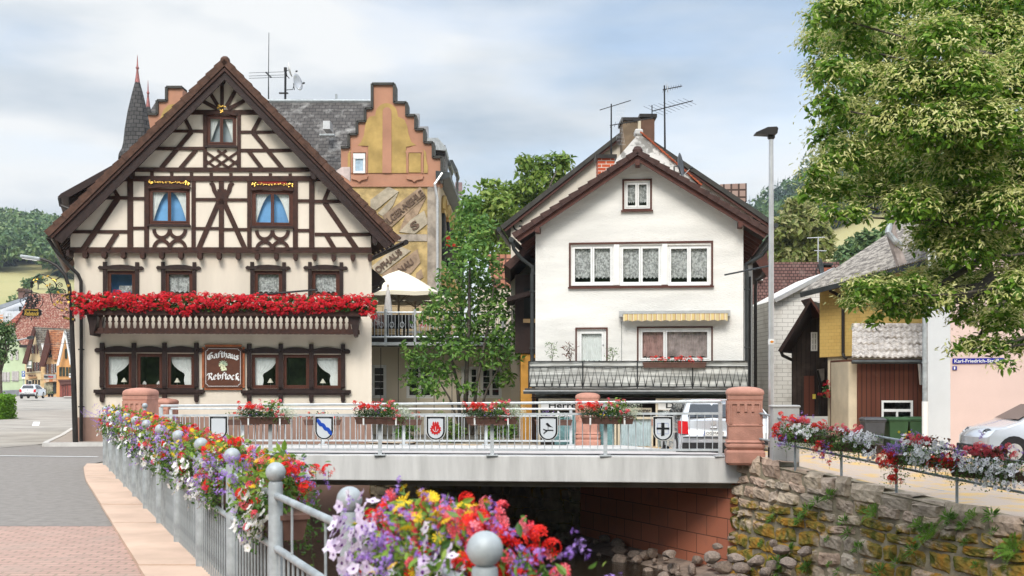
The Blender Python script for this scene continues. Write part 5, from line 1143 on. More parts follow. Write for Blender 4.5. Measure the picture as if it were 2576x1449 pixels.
def fc(B):
    baseleaves(B); B.umb(.65, .12, .12, .2, .14, .22, 20, .05, 26); B.spikes(.5, .14, .3, .22, .12, .12, 30); B.umb(.5, .14, -.25, .25, .06, .14, 9, .045, 22); B.leaves(.5, .16, -.18, .3, .06, .2, 220, .035); B.petunia(-.05, .14, .22, .42, .12, .22, 120, .036, 'white_blossoms', 'cream_blossoms'); B.beg(.1, .0, .44, .4, .1, .1, 26, .04); B.leaves(-.1, 0, .46, .4, .1, .08, 90, .07, 'bronze_leaves'); B.umb(-.5, .14, .1, .25, .1, .25, 12, .045); B.spikes(-.6, .12, .2, .2, .1, .2, 18); B.petunia(.3, .05, .45, .3, .1, .1, 16, .04, 'white_blossoms', 'cream_blossoms'); B.daisy(.35, .05, .55, .2, .1, .06, 6); B.spikes(.1, 0, .55, .3, .1, .06, 5)
def fd(B):
    baseleaves(B); B.beg(.1, .0, .46, .55, .12, .12, 40, .042); B.leaves(0, 0, .48, .5, .12, .08, 110, .08, 'bronze_leaves'); B.petunia(-.1, .15, .22, .65, .12, .16, 130, .037, 'white_blossoms', 'throat_blossoms'); B.petunia(-.3, .18, -.02, .5, .06, .1, 26, .036, 'white_blossoms', 'throat_blossoms'); B.spikes(.55, .1, .36, .25, .12, .15, 20); B.spikes(-.3, .02, .52, .5, .1, .08, 12); B.umb(.65, .1, .25, .15, .1, .2, 6, .045); B.spikes(.2, 0, .68, .1, .05, .05, 3)
rbox(2037, 23.15, 'flower box with red geraniums and white blooms in front of the grey utility cabinet', fa)
rbox(2150, 22.2, 'flower box with a fall of white dark-eyed petunias before the green bins', fb)
rbox(2335, 20.55, 'flower box with hanging red geraniums and a white cushion beneath the grey pole', fc)
rbox(2500, 19.4, 'flower box with coral begonias over white dark-eyed petunias before the silver car', fd)
# ============================================================ white house with balcony
WHF = Fac(1347, 36.4, 1870, 35.6, -.45)
wh = WHF.root('white_house', 'white stuccoed gable house with a netted balcony above a hair salon', 'house')
m_brownf = M('red_brown_paint', (.085, .029, .02), .6, .2, 6)
m_rtile = M('brown_red_verge_tile', (.062, .032, .026), .8, .3, 5, .4, 20)
m_stucco = M('white_rough_stucco', (.77, .755, .71), .95, .10, .8, 1.0, 22, stretch=(.5, 1, 2.5))
w_top = WHF.rect('c4', 1018, 580, 1212, 790); w3 = [WHF.rect('c4', a, 1062, b, 1366) for a, b in ((620, 938), (983, 1302), (1344, 1668))]
w_door = WHF.rect('c5', 662, 358, 882, 640); w_big = WHF.rect('c5', 1126, 350, 1672, 602)
vs_ = WHF.p('c5', 1100, 845)[1]     # balcony slab underside
pl_ = WHF.p('c4', 352, 952); pr_ = WHF.p('c4', 1913, 905); pa_ = WHF.p('c4', 1118, 372)
UL = WHF.L
wall([(0, vs_-.1), (UL, vs_-.1), (UL, pr_[1]), pa_, (0, pl_[1])], [w_top] + w3 + [w_door, w_big], 8, m_stucco, wh)
def trim(r, t, e, y=-.03):
    mb = MB(); framebox(mb, (r[0]-e, r[1]+e, r[2]-e, r[3]+e), t, y, -.001); return mb
def whwin(r, panes=2, **k):
    o, rc = window(wh, r, m_white, panes, .05, .05, .5, m_dark, sash=.055, **k); return o, rc
o, rc = whwin(w_top); [netcurtain(g, .15, .12, folds=8).build('curtain', m_lace, o, smooth=True) for g in rc]; trim(w_top, .06, .06).build('surround', m_brownf, o)
MB().box(w_top[0]-.1, w_top[1]+.1, -.09, -.035, w_top[2]-.10, w_top[2]-.05).build('sill', m_brownf, o)
for i, r in enumerate(w3):
    o, rc = whwin(r); [netcurtain(g, .15, .10, folds=9, amp=.018).build('curtain', m_lace, o, smooth=True) for g in rc]
    MB().box(r[0]+.02, r[1]-.02, -.05, .04, r[2]-.01, r[2]+.05).build('sill', m_white, o)
R3 = (w3[0][0], w3[2][1], w3[0][2], w3[0][3]); mb = trim(R3, .06, .075); mb.box(R3[0]-.1, R3[1]+.1, -.08, -.032, R3[2]-.11, R3[2]-.05); mb.build('window_surround', m_brownf, wh)
for a, b in ((w3[0][1], w3[1][0]), (w3[1][1], w3[2][0])): MB().box(a+.01, b-.01, -.022, -.001, R3[2]+.0, R3[3]+.0).build('window_pier', m_white, wh)
o, rc = window(wh, w_door, m_white, 1, .07, .05, .5, m_dark, sash=.07, name='balcony_door'); g = rc[0]; netcurtain((g[0], g[1], g[2], g[3]), .14, 0, folds=11, amp=.02).build('curtain', m_curtain, o, smooth=True)
MB().sphere((w_door[1]-.09, .02, (w_door[2]+w_door[3])/2+.1), .025, 8).build('handle', m_alu, o); trim(w_door, .05, .05).build('surround', m_brownf, o)
e0 = WHF.p('c5', 1326, 480)[0]; m_rose_in = M('rosy_net', (.40, .24, .22), .9, .35, 5)
o, rc = window(wh, w_big, m_white, 2, .06, .05, .5, m_dark, sash=.055, mull=[w_big[0]+.06, e0, w_big[1]-.06]); 
netcurtain(rc[0], .16, 0, folds=8, amp=.02).build('curtain', m_rose_in, o, smooth=True); netcurtain(rc[1], .16, 0, folds=14, amp=.02).build('curtain', M('grey_rose_net', (.36, .29, .28), .9, .45, 3.0), o, smooth=True); trim(w_big, .05, .05).build('surround', m_brownf, o)
# roof
VO = -.55
a_ = WHF.p('c4', 1118, 356, VO); l_ = WHF.p('c4', 188, 988, VO); r_e = WHF.p('c4', 2108, 958, VO)
for s, e in ((-1, l_), (1, r_e)):
    d = Vector((e[0]-a_[0], e[1]-a_[1])); n = Vector((-d.y, d.x)).normalized(); n = n if n.y > 0 else -n
    MB().prism([a_, (a_[0], a_[1]-.10), (e[0]-n.x*.08, e[1]-n.y*.08), e], VO, 8.2).build('roof', m_rtile, wh)
    MB().prism([(a_[0], a_[1]-.105), (a_[0], a_[1]-.30), (e[0]-n.x*.24, e[1]-n.y*.24), (e[0]-n.x*.085, e[1]-n.y*.085)], VO+.05, VO+.09).build('bargeboard', m_brownf, wh)
    MB().prism([(a_[0], a_[1]-.13), (a_[0], a_[1]-.17), (e[0]-n.x*.14, e[1]-n.y*.14), (e[0]-n.x*.105, e[1]-n.y*.105)], VO+.09, 8.0).build('soffit', m_timber2, wh)
    mb = MB()
    for i in range(13):
        p = Vector(a_)+d*(i/13); q = Vector(a_)+d*((i+1.08)/13); mb.prism([tuple(p-n*.10), tuple(q-n*.10), tuple(q+n*.085), tuple(p+n*.035)], VO-.05, VO+.30)
    mb.build('verge_tiles', m_rtile, wh)
    mb = MB(); gz_ = e[1]-.14; mb.tube([(e[0]+s*.08, y, gz_) for y in (VO-.05, 3, 8)], .085, 8); mb.build('gutter', m_gutter, wh)
    ux = 0-.12 if s < 0 else UL+.12
    dp = MB(); dp.tube([(e[0]+s*.06, VO+.05, gz_-.05), (e[0]+s*.02, VO+.15, gz_-.28), (e[0]-s*.18, -.15, gz_-.55), (ux-s*.02, .1, gz_-.80), (ux, .12, gz_-1.1), (ux, .12, 2.2)], .06, 10)
    for v in (3.2, 5.0): dp.cbox((ux, .12, v), .16, .15, .04)
    dp.build('downpipe', m_gutter, wh)
    for j in range(9):
        y = .3+j*.75; wx = 0 if s < 0 else UL; k = (e[1]-a_[1])/(e[0]-a_[0]); f = lambda x: a_[1]+k*(x-a_[0])-.36
        MB().bar((e[0]-s*.15, y, f(e[0]-s*.15)), (wx, y, f(wx)), .08, .12).build('rafter', m_brownf, wh)
MB().lathe([(.02, -.05), (.15, -.02), (.16, .08), (.10, .18), (.02, .20)], (a_[0], VO+.1, a_[1]-.03), 12).build('ridge_tile', m_rtile, wh)
for x, y in ((368, 952), (1890, 912), (1118, 450)):
    u, v = WHF.p('c4', x, y, -.3); MB().cbox((u, -.27, v), .14, .52, .17).build('purlin_head', m_brownf, wh)
# balcony: floor slab, frame, netting
BW = -1.0
b0, b1 = WHF.p('c5', 300, 700, BW)[0], WHF.p('c5', 1953, 700, BW)[0]; zt_ = WHF.p('c5', 1100, 600, BW)[1]; zb_ = WHF.p('c5', 1100, 797, BW)[1]
mb = MB(); mb.box(b0-.12, b1+.02, BW-.02, -.002, zb_-.17, zb_-.03); balc2 = mb.build('balcony', M('dirty_slab', (.10, .095, .085), .9, .4, 3), wh)
mb = MB(); mb.box(b0-.16, b1+.04, BW-.10, BW-.02, zb_-.20, zb_-.09); mb.build('gutter', m_gutter, balc2); mb = MB(); mb.box(b0-.16, b1+.04, BW-.106, BW-.10, zb_-.12, zb_-.09); mb.build('gutter_rim', m_alu, balc2)
for i in range(5):
    u = b0+(b1-b0)*i/4; MB().cbox((u, BW, (zb_+zt_)/2-.03), .035, .035, zt_-zb_+.06).build('post', m_black, balc2)
for z in (zt_, zt_-.165, zb_+.02):
    MB().box(b0, b1, BW-.015, BW+.015, z-.014, z+.014).build('rail', m_black, balc2)
for s in (b0, b1): MB().box(s-.015, s+.015, BW+.02, 0, zt_-.015, zt_+.015).build('rail', m_black, balc2)
m_net = M('grey_white_netting', (.40, .41, .38), .9, .4, 1.8, .5, 12, stretch=(.25, 1, 7), lo=.38, hi=.62, col2=(.62, .62, .58))
for i in range(4):
    ua, ub = b0+(b1-b0)*i/4+.015, b0+(b1-b0)*(i+1)/4-.015; mb = MB(); vs = []
    for r in range(9):
        for c in range(25): q = c/24; vs.append((ua+(ub-ua)*q, BW+.035+.014*math.sin(q*9+r*1.3+i)+.010*math.sin(q*23+r*2.1), zt_-.01-(zt_-zb_-.01)*r/8-(.02*math.sin(q*math.pi) if r == 8 else 0)))
    mb.add(vs, [(r*25+c, r*25+c+1, (r+1)*25+c+1, (r+1)*25+c) for r in range(8) for c in range(24)]); mb.build('netting', m_net, balc2, smooth=True)
    mb = MB(); n = 7
    for j in range(n):
        x0 = ua+(ub-ua)*j/n; xm = ua+(ub-ua)*(j+.5)/n; x1 = ua+(ub-ua)*(j+1)/n
        mb.tube([(x0, BW, zb_+.03), (xm, BW, zt_-.17), (x1, BW, zb_+.03)], .011, 4)
    mb.build('zigzag_bars', m_black, balc2)
for s in (b0+.01, b1-.01):
    mb = MB(); mb.add([(s, BW+.03, zb_+.02), (s, -.02, zb_+.02), (s, -.02, zt_-.02), (s, BW+.03, zt_-.02)], [(0, 1, 2, 3)]); mb.build('netting', m_net, balc2)
# awning
mb = MB(); r = WHF.rect('c5', 980, 222, 1814, 240, -.1); mb.box(r[0], r[1], -.30, -.002, r[2]-.10, r[3]); aw = mb.build('awning', m_alu, wh)
r2 = WHF.rect('c5', 1010, 242, 1795, 300, -.3); vs = []; n = 96
m_awn, t_, b_ = newmat('awning_stripes'); b_.inputs['Roughness'].default_value = .9; c_ = nn(t_, 'ShaderNodeTexCoord'); s_ = nn(t_, 'ShaderNodeSeparateXYZ'); t_.links.new(c_.outputs['Object'], s_.inputs[0]); f_ = nn(t_, 'ShaderNodeMath', operation='MULTIPLY'); f_.inputs[1].default_value = 3.4; t_.links.new(s_.outputs[0], f_.inputs[0]); fr_ = nn(t_, 'ShaderNodeMath', operation='FRACT'); t_.links.new(f_.outputs[0], fr_.inputs[0]); rr_ = nn(t_, 'ShaderNodeValToRGB'); rr_.color_ramp.interpolation = 'CONSTANT'
for i, (p, c) in enumerate([(0, (.60, .49, .26)), (.35, (.50, .27, .14)), (.42, (.66, .59, .40)), (.55, (.62, .47, .20)), (.85, (.40, .22, .14)), (.92, (.68, .61, .44))]):
    if i > 1: rr_.color_ramp.elements.new(p)
    rr_.color_ramp.elements[i].position = p; rr_.color_ramp.elements[i].color = (*c, 1)
t_.links.new(fr_.outputs[0], rr_.inputs[0]); t_.links.new(rr_.outputs[0], b_.inputs['Base Color'])
for j in range(5):
    for i in range(n+1):
        q = i/n; b = r2[2]+.035*abs(math.sin(q*math.pi*11)); vs.append((r2[0]+(r2[1]-r2[0])*q, -.36-.02*math.sin(q*60)*j/4, r2[3]-(r2[3]-b)*j/4))
MB().add(vs, [(j*(n+1)+i, j*(n+1)+i+1, (j+1)*(n+1)+i+1, (j+1)*(n+1)+i) for j in range(4) for i in range(n)]).build('valance', m_awn, aw)
MB().box(r2[0]-.02, r2[1]+.02, -.37, -.28, r2[3], r2[3]+.03).build('front_bar', m_alu, aw)
mb = MB(); a = WHF.p('c5', 998, 300, -.1); mb.tube([(a[0], -.12, a[1]), (a[0], -.12, a[1]-1.3)], .006, 5); mb.build('crank_rod', m_black, aw)
# potted plants on the balcony
gp = 'balcony plants'
for x, hgt, lab, col_ in ((470, 135, 'slim green plant rising behind the balcony netting left of its door', 'l_mid'), (602, 130, 'drooping reddish plant rising behind the balcony netting beside its door', 'l_bronze'), (925, 105, 'thin pink-flowered plant right of the balcony door', 'l_mid')):
    u, v = WHF.p('c5', x, 600, -.7); t = thing('balcony_plant', lab, 'plant', Vector((WHF.o.x, WHF.o.y, WHF.zb)) + Vector((WHF.e.x*u-WHF.n.x*.7, WHF.e.y*u-WHF.n.y*.7, zb_+.0)), WHF.rz)
    h = (zt_-zb_)+hgt*.3344/80; mb = MB(); mb.tube([(0, 0, .2), (.03, 0, h*.6), (.0, 0, h)], .008, 5); mb.tube([(0, 0, h*.6), (.1, 0, h*.9)], .006, 5); mb.build('stem', m_bark, t)
    P = np.column_stack([rng.normal(size=70)*.09, rng.normal(size=70)*.06, h-rng.random(70)*.45]); MB().inst(*LEAFL, P, rng.normal(size=(70, 3)), .15 if col_ == 'l_bronze' else .11).build('leaves', globals()[col_], t)
    MB().lathe([(.10, 0), (.14, .22), (.15, .24), (.1, .24)], (0, 0, 0), 12).build('pot', m_brownplastic, t)
u, v = WHF.p('c5', 1395, 600, -1.0); B = Box('trough of red geraniums standing behind the balcony netting at the wide window', Vector((WHF.o.x, WHF.o.y, WHF.zb)) + Vector((WHF.e.x*u-WHF.n.x*1.0, WHF.e.y*u-WHF.n.y*1.0, zt_-.20)), WHF.rz+math.pi, 1.9, None, .6)
B.leaves(0, 0, .2, .85, .12, .10, 420, .06, 'dark_leaves'); B.umb(.55, 0, .26, .4, .1, .08, 11, .055); B.umb(-.1, 0, .27, .4, .1, .06, 11, .055); B.umb(-.7, 0, .24, .25, .1, .08, 7, .055); B.done()
# the salon under the balcony
SH0 = .0; zg = -.3
m_salon = M('salon_frame_cream', (.60, .53, .40), .6, .1, 4); m_bluelouv = M('pale_blue_louvre', (.42, .70, .78), .6, .15, 6); m_blueCurt = M('blue_grey_curtain', (.42, .52, .55), .9, .12, 5)
q = lambda k, x0, y0, x1, y1: WHF.rect(k, x0, y0, x1, y1, 0)
rs1 = q('z4', 20, 92, 1026, 760); rs2 = q('z4', 1532, 92, 2700, 760); rd = q('z4', 1040, 330, 1500, 760)
mb = MB(); mb.box(0, UL, .1, 7.5, -.4, vs_-.1); mb.build('salon_wall', m_timber2, wh); MB().box(-.05, UL+.05, -.72, .1, rs1[3]+.005, vs_-.1).build('salon_lintel', m_timber2, wh)
for nm, r, cut in (('left', rs1, .62), ('right', rs2, .62)):
    mb = MB(); framebox(mb, r, .06, .0, .1); mb.box(r[0]+.06, r[1]-.06, .03, .09, r[3]-.36, r[3]-.06); sw_ = mb.build('shop_window', m_salon, wh, loc=(0, -.75, 0))
    MB().box(r[0]+.08, r[1]-.08, .022, .03, r[3]-.345, r[3]-.075).build('sign_board', m_white, sw_)
    MB().add([(r[0]+.06, .05, r[2]+.06), (r[1]-.06, .05, r[2]+.06), (r[1]-.06, .05, r[3]-.36), (r[0]+.06, .05, r[3]-.36)], [(0, 1, 2, 3)]).build('pane', m_glass2, sw_)
    if nm == 'left':
        mb = MB(); n = 30
        for i in range(n): z = r[2]+.1+(r[3]-.5-r[2]-.1)*i/n; mb.box(r[0]+.5, r[1]-.08, .06, .085, z, z+(r[3]-.6-r[2])/n*.72)
        mb.build('louvre_shutter', m_bluelouv, sw_)
    else: netcurtain((r[0]+.06, r[1]-.06, r[2]+.06, r[3]-.40), .09, 0, folds=20, amp=.03).build('curtain', M('grey_sheer', (.30, .33, .33), .9, .3, 5), sw_, smooth=True)
    s_ = 'Herrensalon' if nm == 'left' else 'Damensalon'; cu_ = WHF.p('z4', 520 if nm == 'left' else 2040, 150)[0]
    o = text_on(s_, sw_, cu_, r[3]-.21, .018, .18, 1.75, m_sblack, bold=.02)
mb = MB(); framebox(mb, rd, .07, -.0, .1); mb.box(rd[0]+.07, rd[1]-.07, .03, .09, rd[3]-.02, rd[3]+.0)
dr = mb.build('shop_door', m_salon, wh, loc=(0, -.6, 0)); netcurtain((rd[0]+.07, rd[1]-.07, rd[2]+.07, rd[3]-.07), .09, 0, folds=9, amp=.03).build('curtain', m_blueCurt, dr, smooth=True)
MB().box(rd[1]-.05, rd[1]+.02, -.05, -.01, rd[2]+.75, rd[2]+.95).build('handle', m_bronze, dr)
r = q('z4', 1230, 215, 1480, 285); mb = MB(); mb.box(r[0]-.4, r[1], .0, .06, r[2], r[3]); sb = mb.build('meister_board', m_salon, dr); text_on('Friseurmeister', dr, (r[0]+r[1])/2-.2, (r[2]+r[3])/2, -.008, .15, r[1]-r[0]+.35, m_sblack, bold=.02)
# lean-to at the left side with dark timber and ochre wall
lt = thing('timber_outbuilding', 'dark timber side wing with an ochre wall between the maple and the white house', 'outbuilding', (0, 0, 0))
m_ochre = M('ochre_plaster', (.50, .25, .05), .9, .15, 2)
p0, p1 = W(1322, 0, 38), W(1349, 0, 38)
MB().box(W(1310, 0, 38.5).x, W(1352, 0, 38.5).x, 38.5, 44, -.5, W(0, 890, 38.5).z).build('wall', m_ochre, lt); MB().box(W(1296, 0, 38.4).x, W(1352, 0, 38.4).x, 38.42, 44, W(0, 888, 38.4).z, W(0, 690, 38.4).z).build('timber_storey', m_timber2, lt)
mb = MB(); mb.box(W(1318, 0, 38.3).x, W(1346, 0, 38.3).x, 38.3, 38.42, W(0, 800, 38.3).z, W(0, 725, 38.3).z); mb.build('window', m_dark, lt); MB().box(W(1316, 0, 38.3).x, W(1348, 0, 38.3).x, 38.25, 38.3, W(0, 812, 38.3).z, W(0, 802, 38.3).z).build('sill', M('ochre_sill', (.42, .28, .14), .8), lt)
MB().box(W(1338, 0, 38.3).x, W(1346, 0, 38.3).x, 38.3, 38.5, -.5, W(0, 900, 38.3).z).build('door', m_timber2, lt)
mb = MB(); Pq = [W(1268, 668, 38), W(1352, 596, 38), W(1352, 612, 38), W(1284, 680, 38)]; mb.prism([(p.x, p.z) for p in Pq], 37.6, 44); mb.build('roof', m_rtile, lt)
mb = MB(); Pq = [W(1274, 752, 38), W(1352, 728, 38), W(1352, 740, 38), W(1276, 762, 38)]; mb.prism([(p.x, p.z) for p in Pq], 37.4, 40); mb.build('eave', m_timber2, lt)
# ============================================================ the big house behind with the G
BHF = Fac(1277, 42.5, 1895, 41.8, -.45)
bh = BHF.root('panelled_house', 'tall cream panelled gable house rising behind the white house, letter G on its corner', 'house')
m_panel = M('cream_panel', (.68, .62, .53), .8, .05, .8)
A3 = BHF.p('c4', 1060, 172); LB = BHF.p('c4', 165, 872); RB = BHF.p('c4', 1985, 800)
wall([(LB[0], -.5), (RB[0], -.5), RB, A3, LB], [], 9, m_panel, bh)
for x in (266, 366, 465, 565, 666, 768, 866, 970, 1655, 1765, 1875): 
    u, v = BHF.p('c4', x, 600); t_top = LB[1]+(A3[1]-LB[1])*(u-LB[0])/(A3[0]-LB[0]) if u < A3[0] else RB[1]+(A3[1]-RB[1])*(RB[0]-u)/(RB[0]-A3[0]); MB().box(u-.02, u+.02, -.03, -.001, 1, t_top-.05).build('batten', m_panel, bh)
ro = -.28; a3 = BHF.p('c4', 1060, 158, ro); l3 = BHF.p('c4', 84, 918, ro); r3 = BHF.p('c4', 2150, 888, ro); m_dkroof = M('dark_green_grey_roof', (.045, .042, .035), .6, .25, 3)
for s, e in ((-1, l3), (1, r3)):
    MB().prism([a3, (a3[0], a3[1]-.17), (e[0]+(-s)*.10, e[1]-.14), e], ro, 9.5).build('roof', m_dkroof, bh)
    MB().prism([(a3[0], a3[1]-.175), (a3[0], a3[1]-.26), (e[0]+(-s)*.2, e[1]-.20), (e[0]+(-s)*.10, e[1]-.145)], ro+.06, ro+.12).build('bargeboard', m_brownf, bh)
    MB().tube([(e[0]+s*.05, y, e[1]-.12) for y in (ro, 4, 9)], .09, 8).build('gutter', m_gutter, bh)
u, v = BHF.p('c4', 216, 916); text_on('G', bh, u, v, -.012, .42, .36, m_sblack)
mb = MB(); P = [BHF.p('c4', x, y, 5) for x, y in ((1740, 606), (1940, 598), (1940, 735), (1745, 735))]; mb.prism(P, 5, 6.2); mb.build('dormer', tilemat('pale_dormer_tile', (.42, .30, .25), (.34, .22, .18), (.08, .05, .04), .3, .3, 'X', 1, .04, off=0), bh)
# right side: lower wing roof with rafters, dark shutters, pipes
mb = MB(); P = [BHF.p('c4', x, y, -.3) for x, y in ((1915, 1010), (2095, 1120), (2105, 1290), (2090, 1300), (1960, 1120), (1915, 1090))]; mb.prism(P, -.3, 4); mb.build('wing_roof', m_brownf, bh)
q_ = [BHF.p('c4', x, y, -.5) for x, y in ((2065, 1270), (2050, 1300), (2010, 1330), (2005, 1400))]; mb = MB(); mb.tube([(a, -.5, b) for a, b in q_] + [(q_[-1][0], -.5, 1)], .06, 8); mb.build('downpipe', m_gutter_b, bh)
u0_, v0_ = BHF.p('c4', 1945, 1300, -.2); MB().box(u0_-.12, u0_+.18, -.15, -.002, -.4, v0_+.4).build('corner_strip', m_white, bh); MB().box(u0_+.0, u0_+.12, -.22, -.15, .9, v0_-.0).build('dark_shutter', m_black, bh)
# firewall, chimneys, dish, aerials
fw = thing('firewall_gable', 'weathered white parapet gable with red tile edge between the two roofs', 'parapet', (0, 0, 0))
dF = 40.2; Pf = [WP('c4', x, y, dF) for x, y in ((700, 730), (945, 432), (1128, 222), (1400, 425), (1580, 620), (1600, 760))]
MB().prism([(p.x, p.z) for p in Pf], dF, dF+.35).build('wall', M('flaking_white_plaster', (.62, .60, .56), .95, .5, 2.2, .8, 14, lo=.42, hi=.5, col2=(.72, .70, .67)), fw)
mb = MB(); a, b = WP('c4', 1130, 222, dF), WP('c4', 1590, 622, dF)
for i in range(20): p = a.lerp(b, i/20); q = a.lerp(b, (i+1.2)/20); mb.bar((p.x+.03, dF+.15, p.z+.03), (q.x+.03, dF+.15, q.z+.06), .5, .05)
mb.build('tile_edge', M('orange_red_tile', (.36, .085, .035), .8, .3, 6), fw)
MB().cbox((WP('c4', 1128, 215, dF).x, dF+.17, WP('c4', 1128, 213, dF).z), .28, .5, .2, .04).build('capstone', m_conc, fw)
m_rend = M('brown_render', (.20, .145, .095), .95, .2, 3, .5, 25); m_rend2 = M('dark_brown_render', (.14, .08, .055), .95, .15, 3, .4, 25)
ch = thing('double_chimney', 'wide brown rendered double chimney above the parapet gable', 'chimney', (0, 0, 0)); dC = 41.2
def chb(t, k, x0, y0, x1, y1, d, dep, mat, name): a, b = WP(k, x0, y1, d), WP(k, x1, y0, d); return MB().box(a.x, b.x, d, d+dep, a.z-.6, b.z).build(name, mat, t)
chb(ch, 'c4', 1006, 128, 1128, 330, dC, 1.2, m_rend, 'stack'); chb(ch, 'c4', 1140, 112, 1246, 330, dC-.05, 1.0, m_rend2, 'stack')
a, b = WP('c4', 996, 128, dC), WP('c4', 1140, 116, dC); MB().box(a.x, b.x, dC-.08, dC+1.3, a.z, a.z+.11).build('cap', m_gutter_b, ch); a, b = WP('c4', 1124, 110, dC), WP('c4', 1262, 100, dC); MB().box(a.x+.03, b.x, dC-.12, dC+1.1, a.z+.02, a.z+.14).build('cap', m_gutter_b, ch)
a, b = WP('c4', 1118, 215, dC), WP('c4', 1140, 130, dC); MB().box(a.x, b.x, dC-.14, dC-.06, a.z, b.z).build('flue', m_salon, ch)
bc = thing('brick_chimney', 'short orange-red brick chimney with a flat dark cap', 'chimney', (0, 0, 0)); dB = 38.6
m_brick = tilemat('orange_brick', (.52, .10, .035), (.45, .075, .03), (.62, .52, .44), .30, .115, 'X', 1, .014, .85, .3)
chb(bc, 'c4', 820, 402, 945, 520, dB, .8, m_brick, 'stack'); a, b = WP('c4', 803, 412, dB), WP('c4', 961, 384, dB); MB().box(a.x, b.x, dB-.1, dB+.9, a.z, b.z).build('cap', m_gutter_b, bc)
def dish(name, label, c, r, mat, face, arm=True, group=None):
    t = thing(name, label, 'satellite dish', c, 0, group); q = Vector(face).to_track_quat('Z', 'Y'); t.rotation_euler = q.to_euler()
    o = MB().lathe([(.02*r, 0), (.4*r, .04*r), (.75*r, .14*r), (r, .26*r), (1.0*r, .24*r), (.7*r, .09*r), (.02*r, -.04*r)], (0, 0, 0), 24).build('reflector', mat, t, smooth=True)
    MB().bar((0, -r*.9, .2*r), (0, -r*.35, r*.95), .05*r).build('arm', m_alu, t); MB().cbox((0, -r*.35, r), .18*r, .2*r, .3*r, .02).build('receiver', m_gutter, t); MB().tube([(0, 0, -.04*r), (0, 0, -.35*r), (0, -.8*r, -.4*r)], .06*r, 6).build('bracket', m_gutter, t); return t
p = WP('c4', 1425, 468, 36.6); dish('satellite_dish', 'dark grey satellite dish on the white house roof slope', p, .40, M('dark_grey_dish', (.10, .105, .115), .5, .1), (.93, -.33, .12))
def boom(mb, p, q, n, l, el, r=.012, up=False):
    """yagi boom from p to q with n elements of length l along el"""
    p, q = Vector(p), Vector(q); mb.tube([p, q], r*1.5, 6); el = Vector(el).normalized()
    for i in range(n): c = p.lerp(q, (i+.3)/n); ll = l*(1-.35*i/n); mb.tube([c-el*ll/2, c+el*ll/2], r*.5, 4)
    return mb
dA = 39.5
t = thing('antenna_mast', 'thin roof aerial mast with a bare cross bar over the brick chimney', 'antenna', (0, 0, 0)); a, b = WP('a3', 388, 470, dA), WP('c4', 920, 520, dA)
MB().tube([b, a], [.035, .022], 8).build('mast', m_black, t); MB().tube([WP('a3', 205, 568, dA), WP('a3', 695, 415, dA)], .016, 6).build('cross_bar', m_gutter, t)
mb = boom(MB(), WP('a3', 365, 812, dA), WP('a3', 1050, 690, dA), 11, .18, (.3, 0, 1), .012); mb.build('yagi', m_black, t)
mb = MB()
for s in (-1, 1):
    c = WP('a3', 430, 800, dA); 
    for i in range(6): p = c + Vector((.03+.05*i, 0, s*.08)); mb.tube([p, p+Vector((.10, 0, s*.62))], .003, 3)
    for i in range(5): p = c + Vector((.03+.025*i, 0, s*(.15+.13*i))); mb.tube([p, p+Vector((.27, 0, s*.02))], .003, 3)
mb.build('grid_reflector', m_alu, t)
t = thing('antenna_mast', 'tall roof aerial mast with two yagi booms over the double chimney', 'antenna', (0, 0, 0)); a, b = WP('a3', 1226, 180, dA+1), WP('a3', 1236, 1260, dA+1)
MB().tube([b, a], [.035, .025], 8).build('mast', m_black, t); boom(MB(), WP('a3', 1200, 248, dA+1), WP('a3', 1505, 188, dA+1), 8, .24, (.3, .3, 1)).build('yagi', m_black, t)
mb = boom(MB(), WP('a3', 1035, 585, dA+1), WP('a3', 1675, 420, dA+1), 9, 1.0, (1, .8, -.22)); mb.tube([WP('a3', 1031, 490, dA+1), WP('a3', 1031, 700, dA+1)], .02, 6); mb.build('yagi', m_black, t)
mb = MB(); mb.tube([WP('a3', 1265, 170, dA+1), WP('a3', 1285, 300, dA+1)], .02, 6); [mb.tube([WP('a3', 1240+12*i, 110+6*i, dA+1), WP('a3', 1225+16*i, 190, dA+1)], .003, 3) for i in range(6)]; mb.build('grid_reflector', m_alu, t)
# ============================================================ buildings on the right
def block(t, k, x0, y0, x1, y1, d, dep, mat, name='wall', zb=None): a, b = WP(k, x0, y1, d), WP(k, x1, y0, d); return MB().box(a.x, b.x, d, d+dep, a.z if zb is None else zb, b.z).build(name, mat, t)
def flat(t, k, pts, d, dep, mat, name, sh=0): return MB().prism([((p := WP(k, x, y, d)).x, p.z) for x, y in pts], 0, dep, sh).build(name, mat, t, loc=(0, d, 0))
def simplewin(t, k, x0, y0, x1, y1, d, mat, panes=2, bars=0, cur=None, inm=None, fr=.05):
    a, b = WP(k, x0, y1, d), WP(k, x1, y0, d); mb = MB(); framebox(mb, (a.x, b.x, a.z, b.z), fr, d-.05, d-.005); w = (b.x-a.x-2*fr)/panes
    for i in range(1, panes): x = a.x+fr+w*i; mb.box(x-.025, x+.025, d-.047, d-.006, a.z+fr, b.z-fr)
    for i in range(bars): z = a.z+fr+(b.z-a.z-2*fr)*(i+1)/(bars+1); mb.box(a.x+fr, b.x-fr, d-.044, d-.007, z-.014, z+.014)
    o = mb.build('window', mat, t); MB().add([(a.x+fr, d-.012, a.z+fr), (b.x-fr, d-.012, a.z+fr), (b.x-fr, d-.012, b.z-fr), (a.x+fr, d-.012, b.z-fr)], [(0, 1, 2, 3)]).build('pane', inm or m_carglass, o); return o
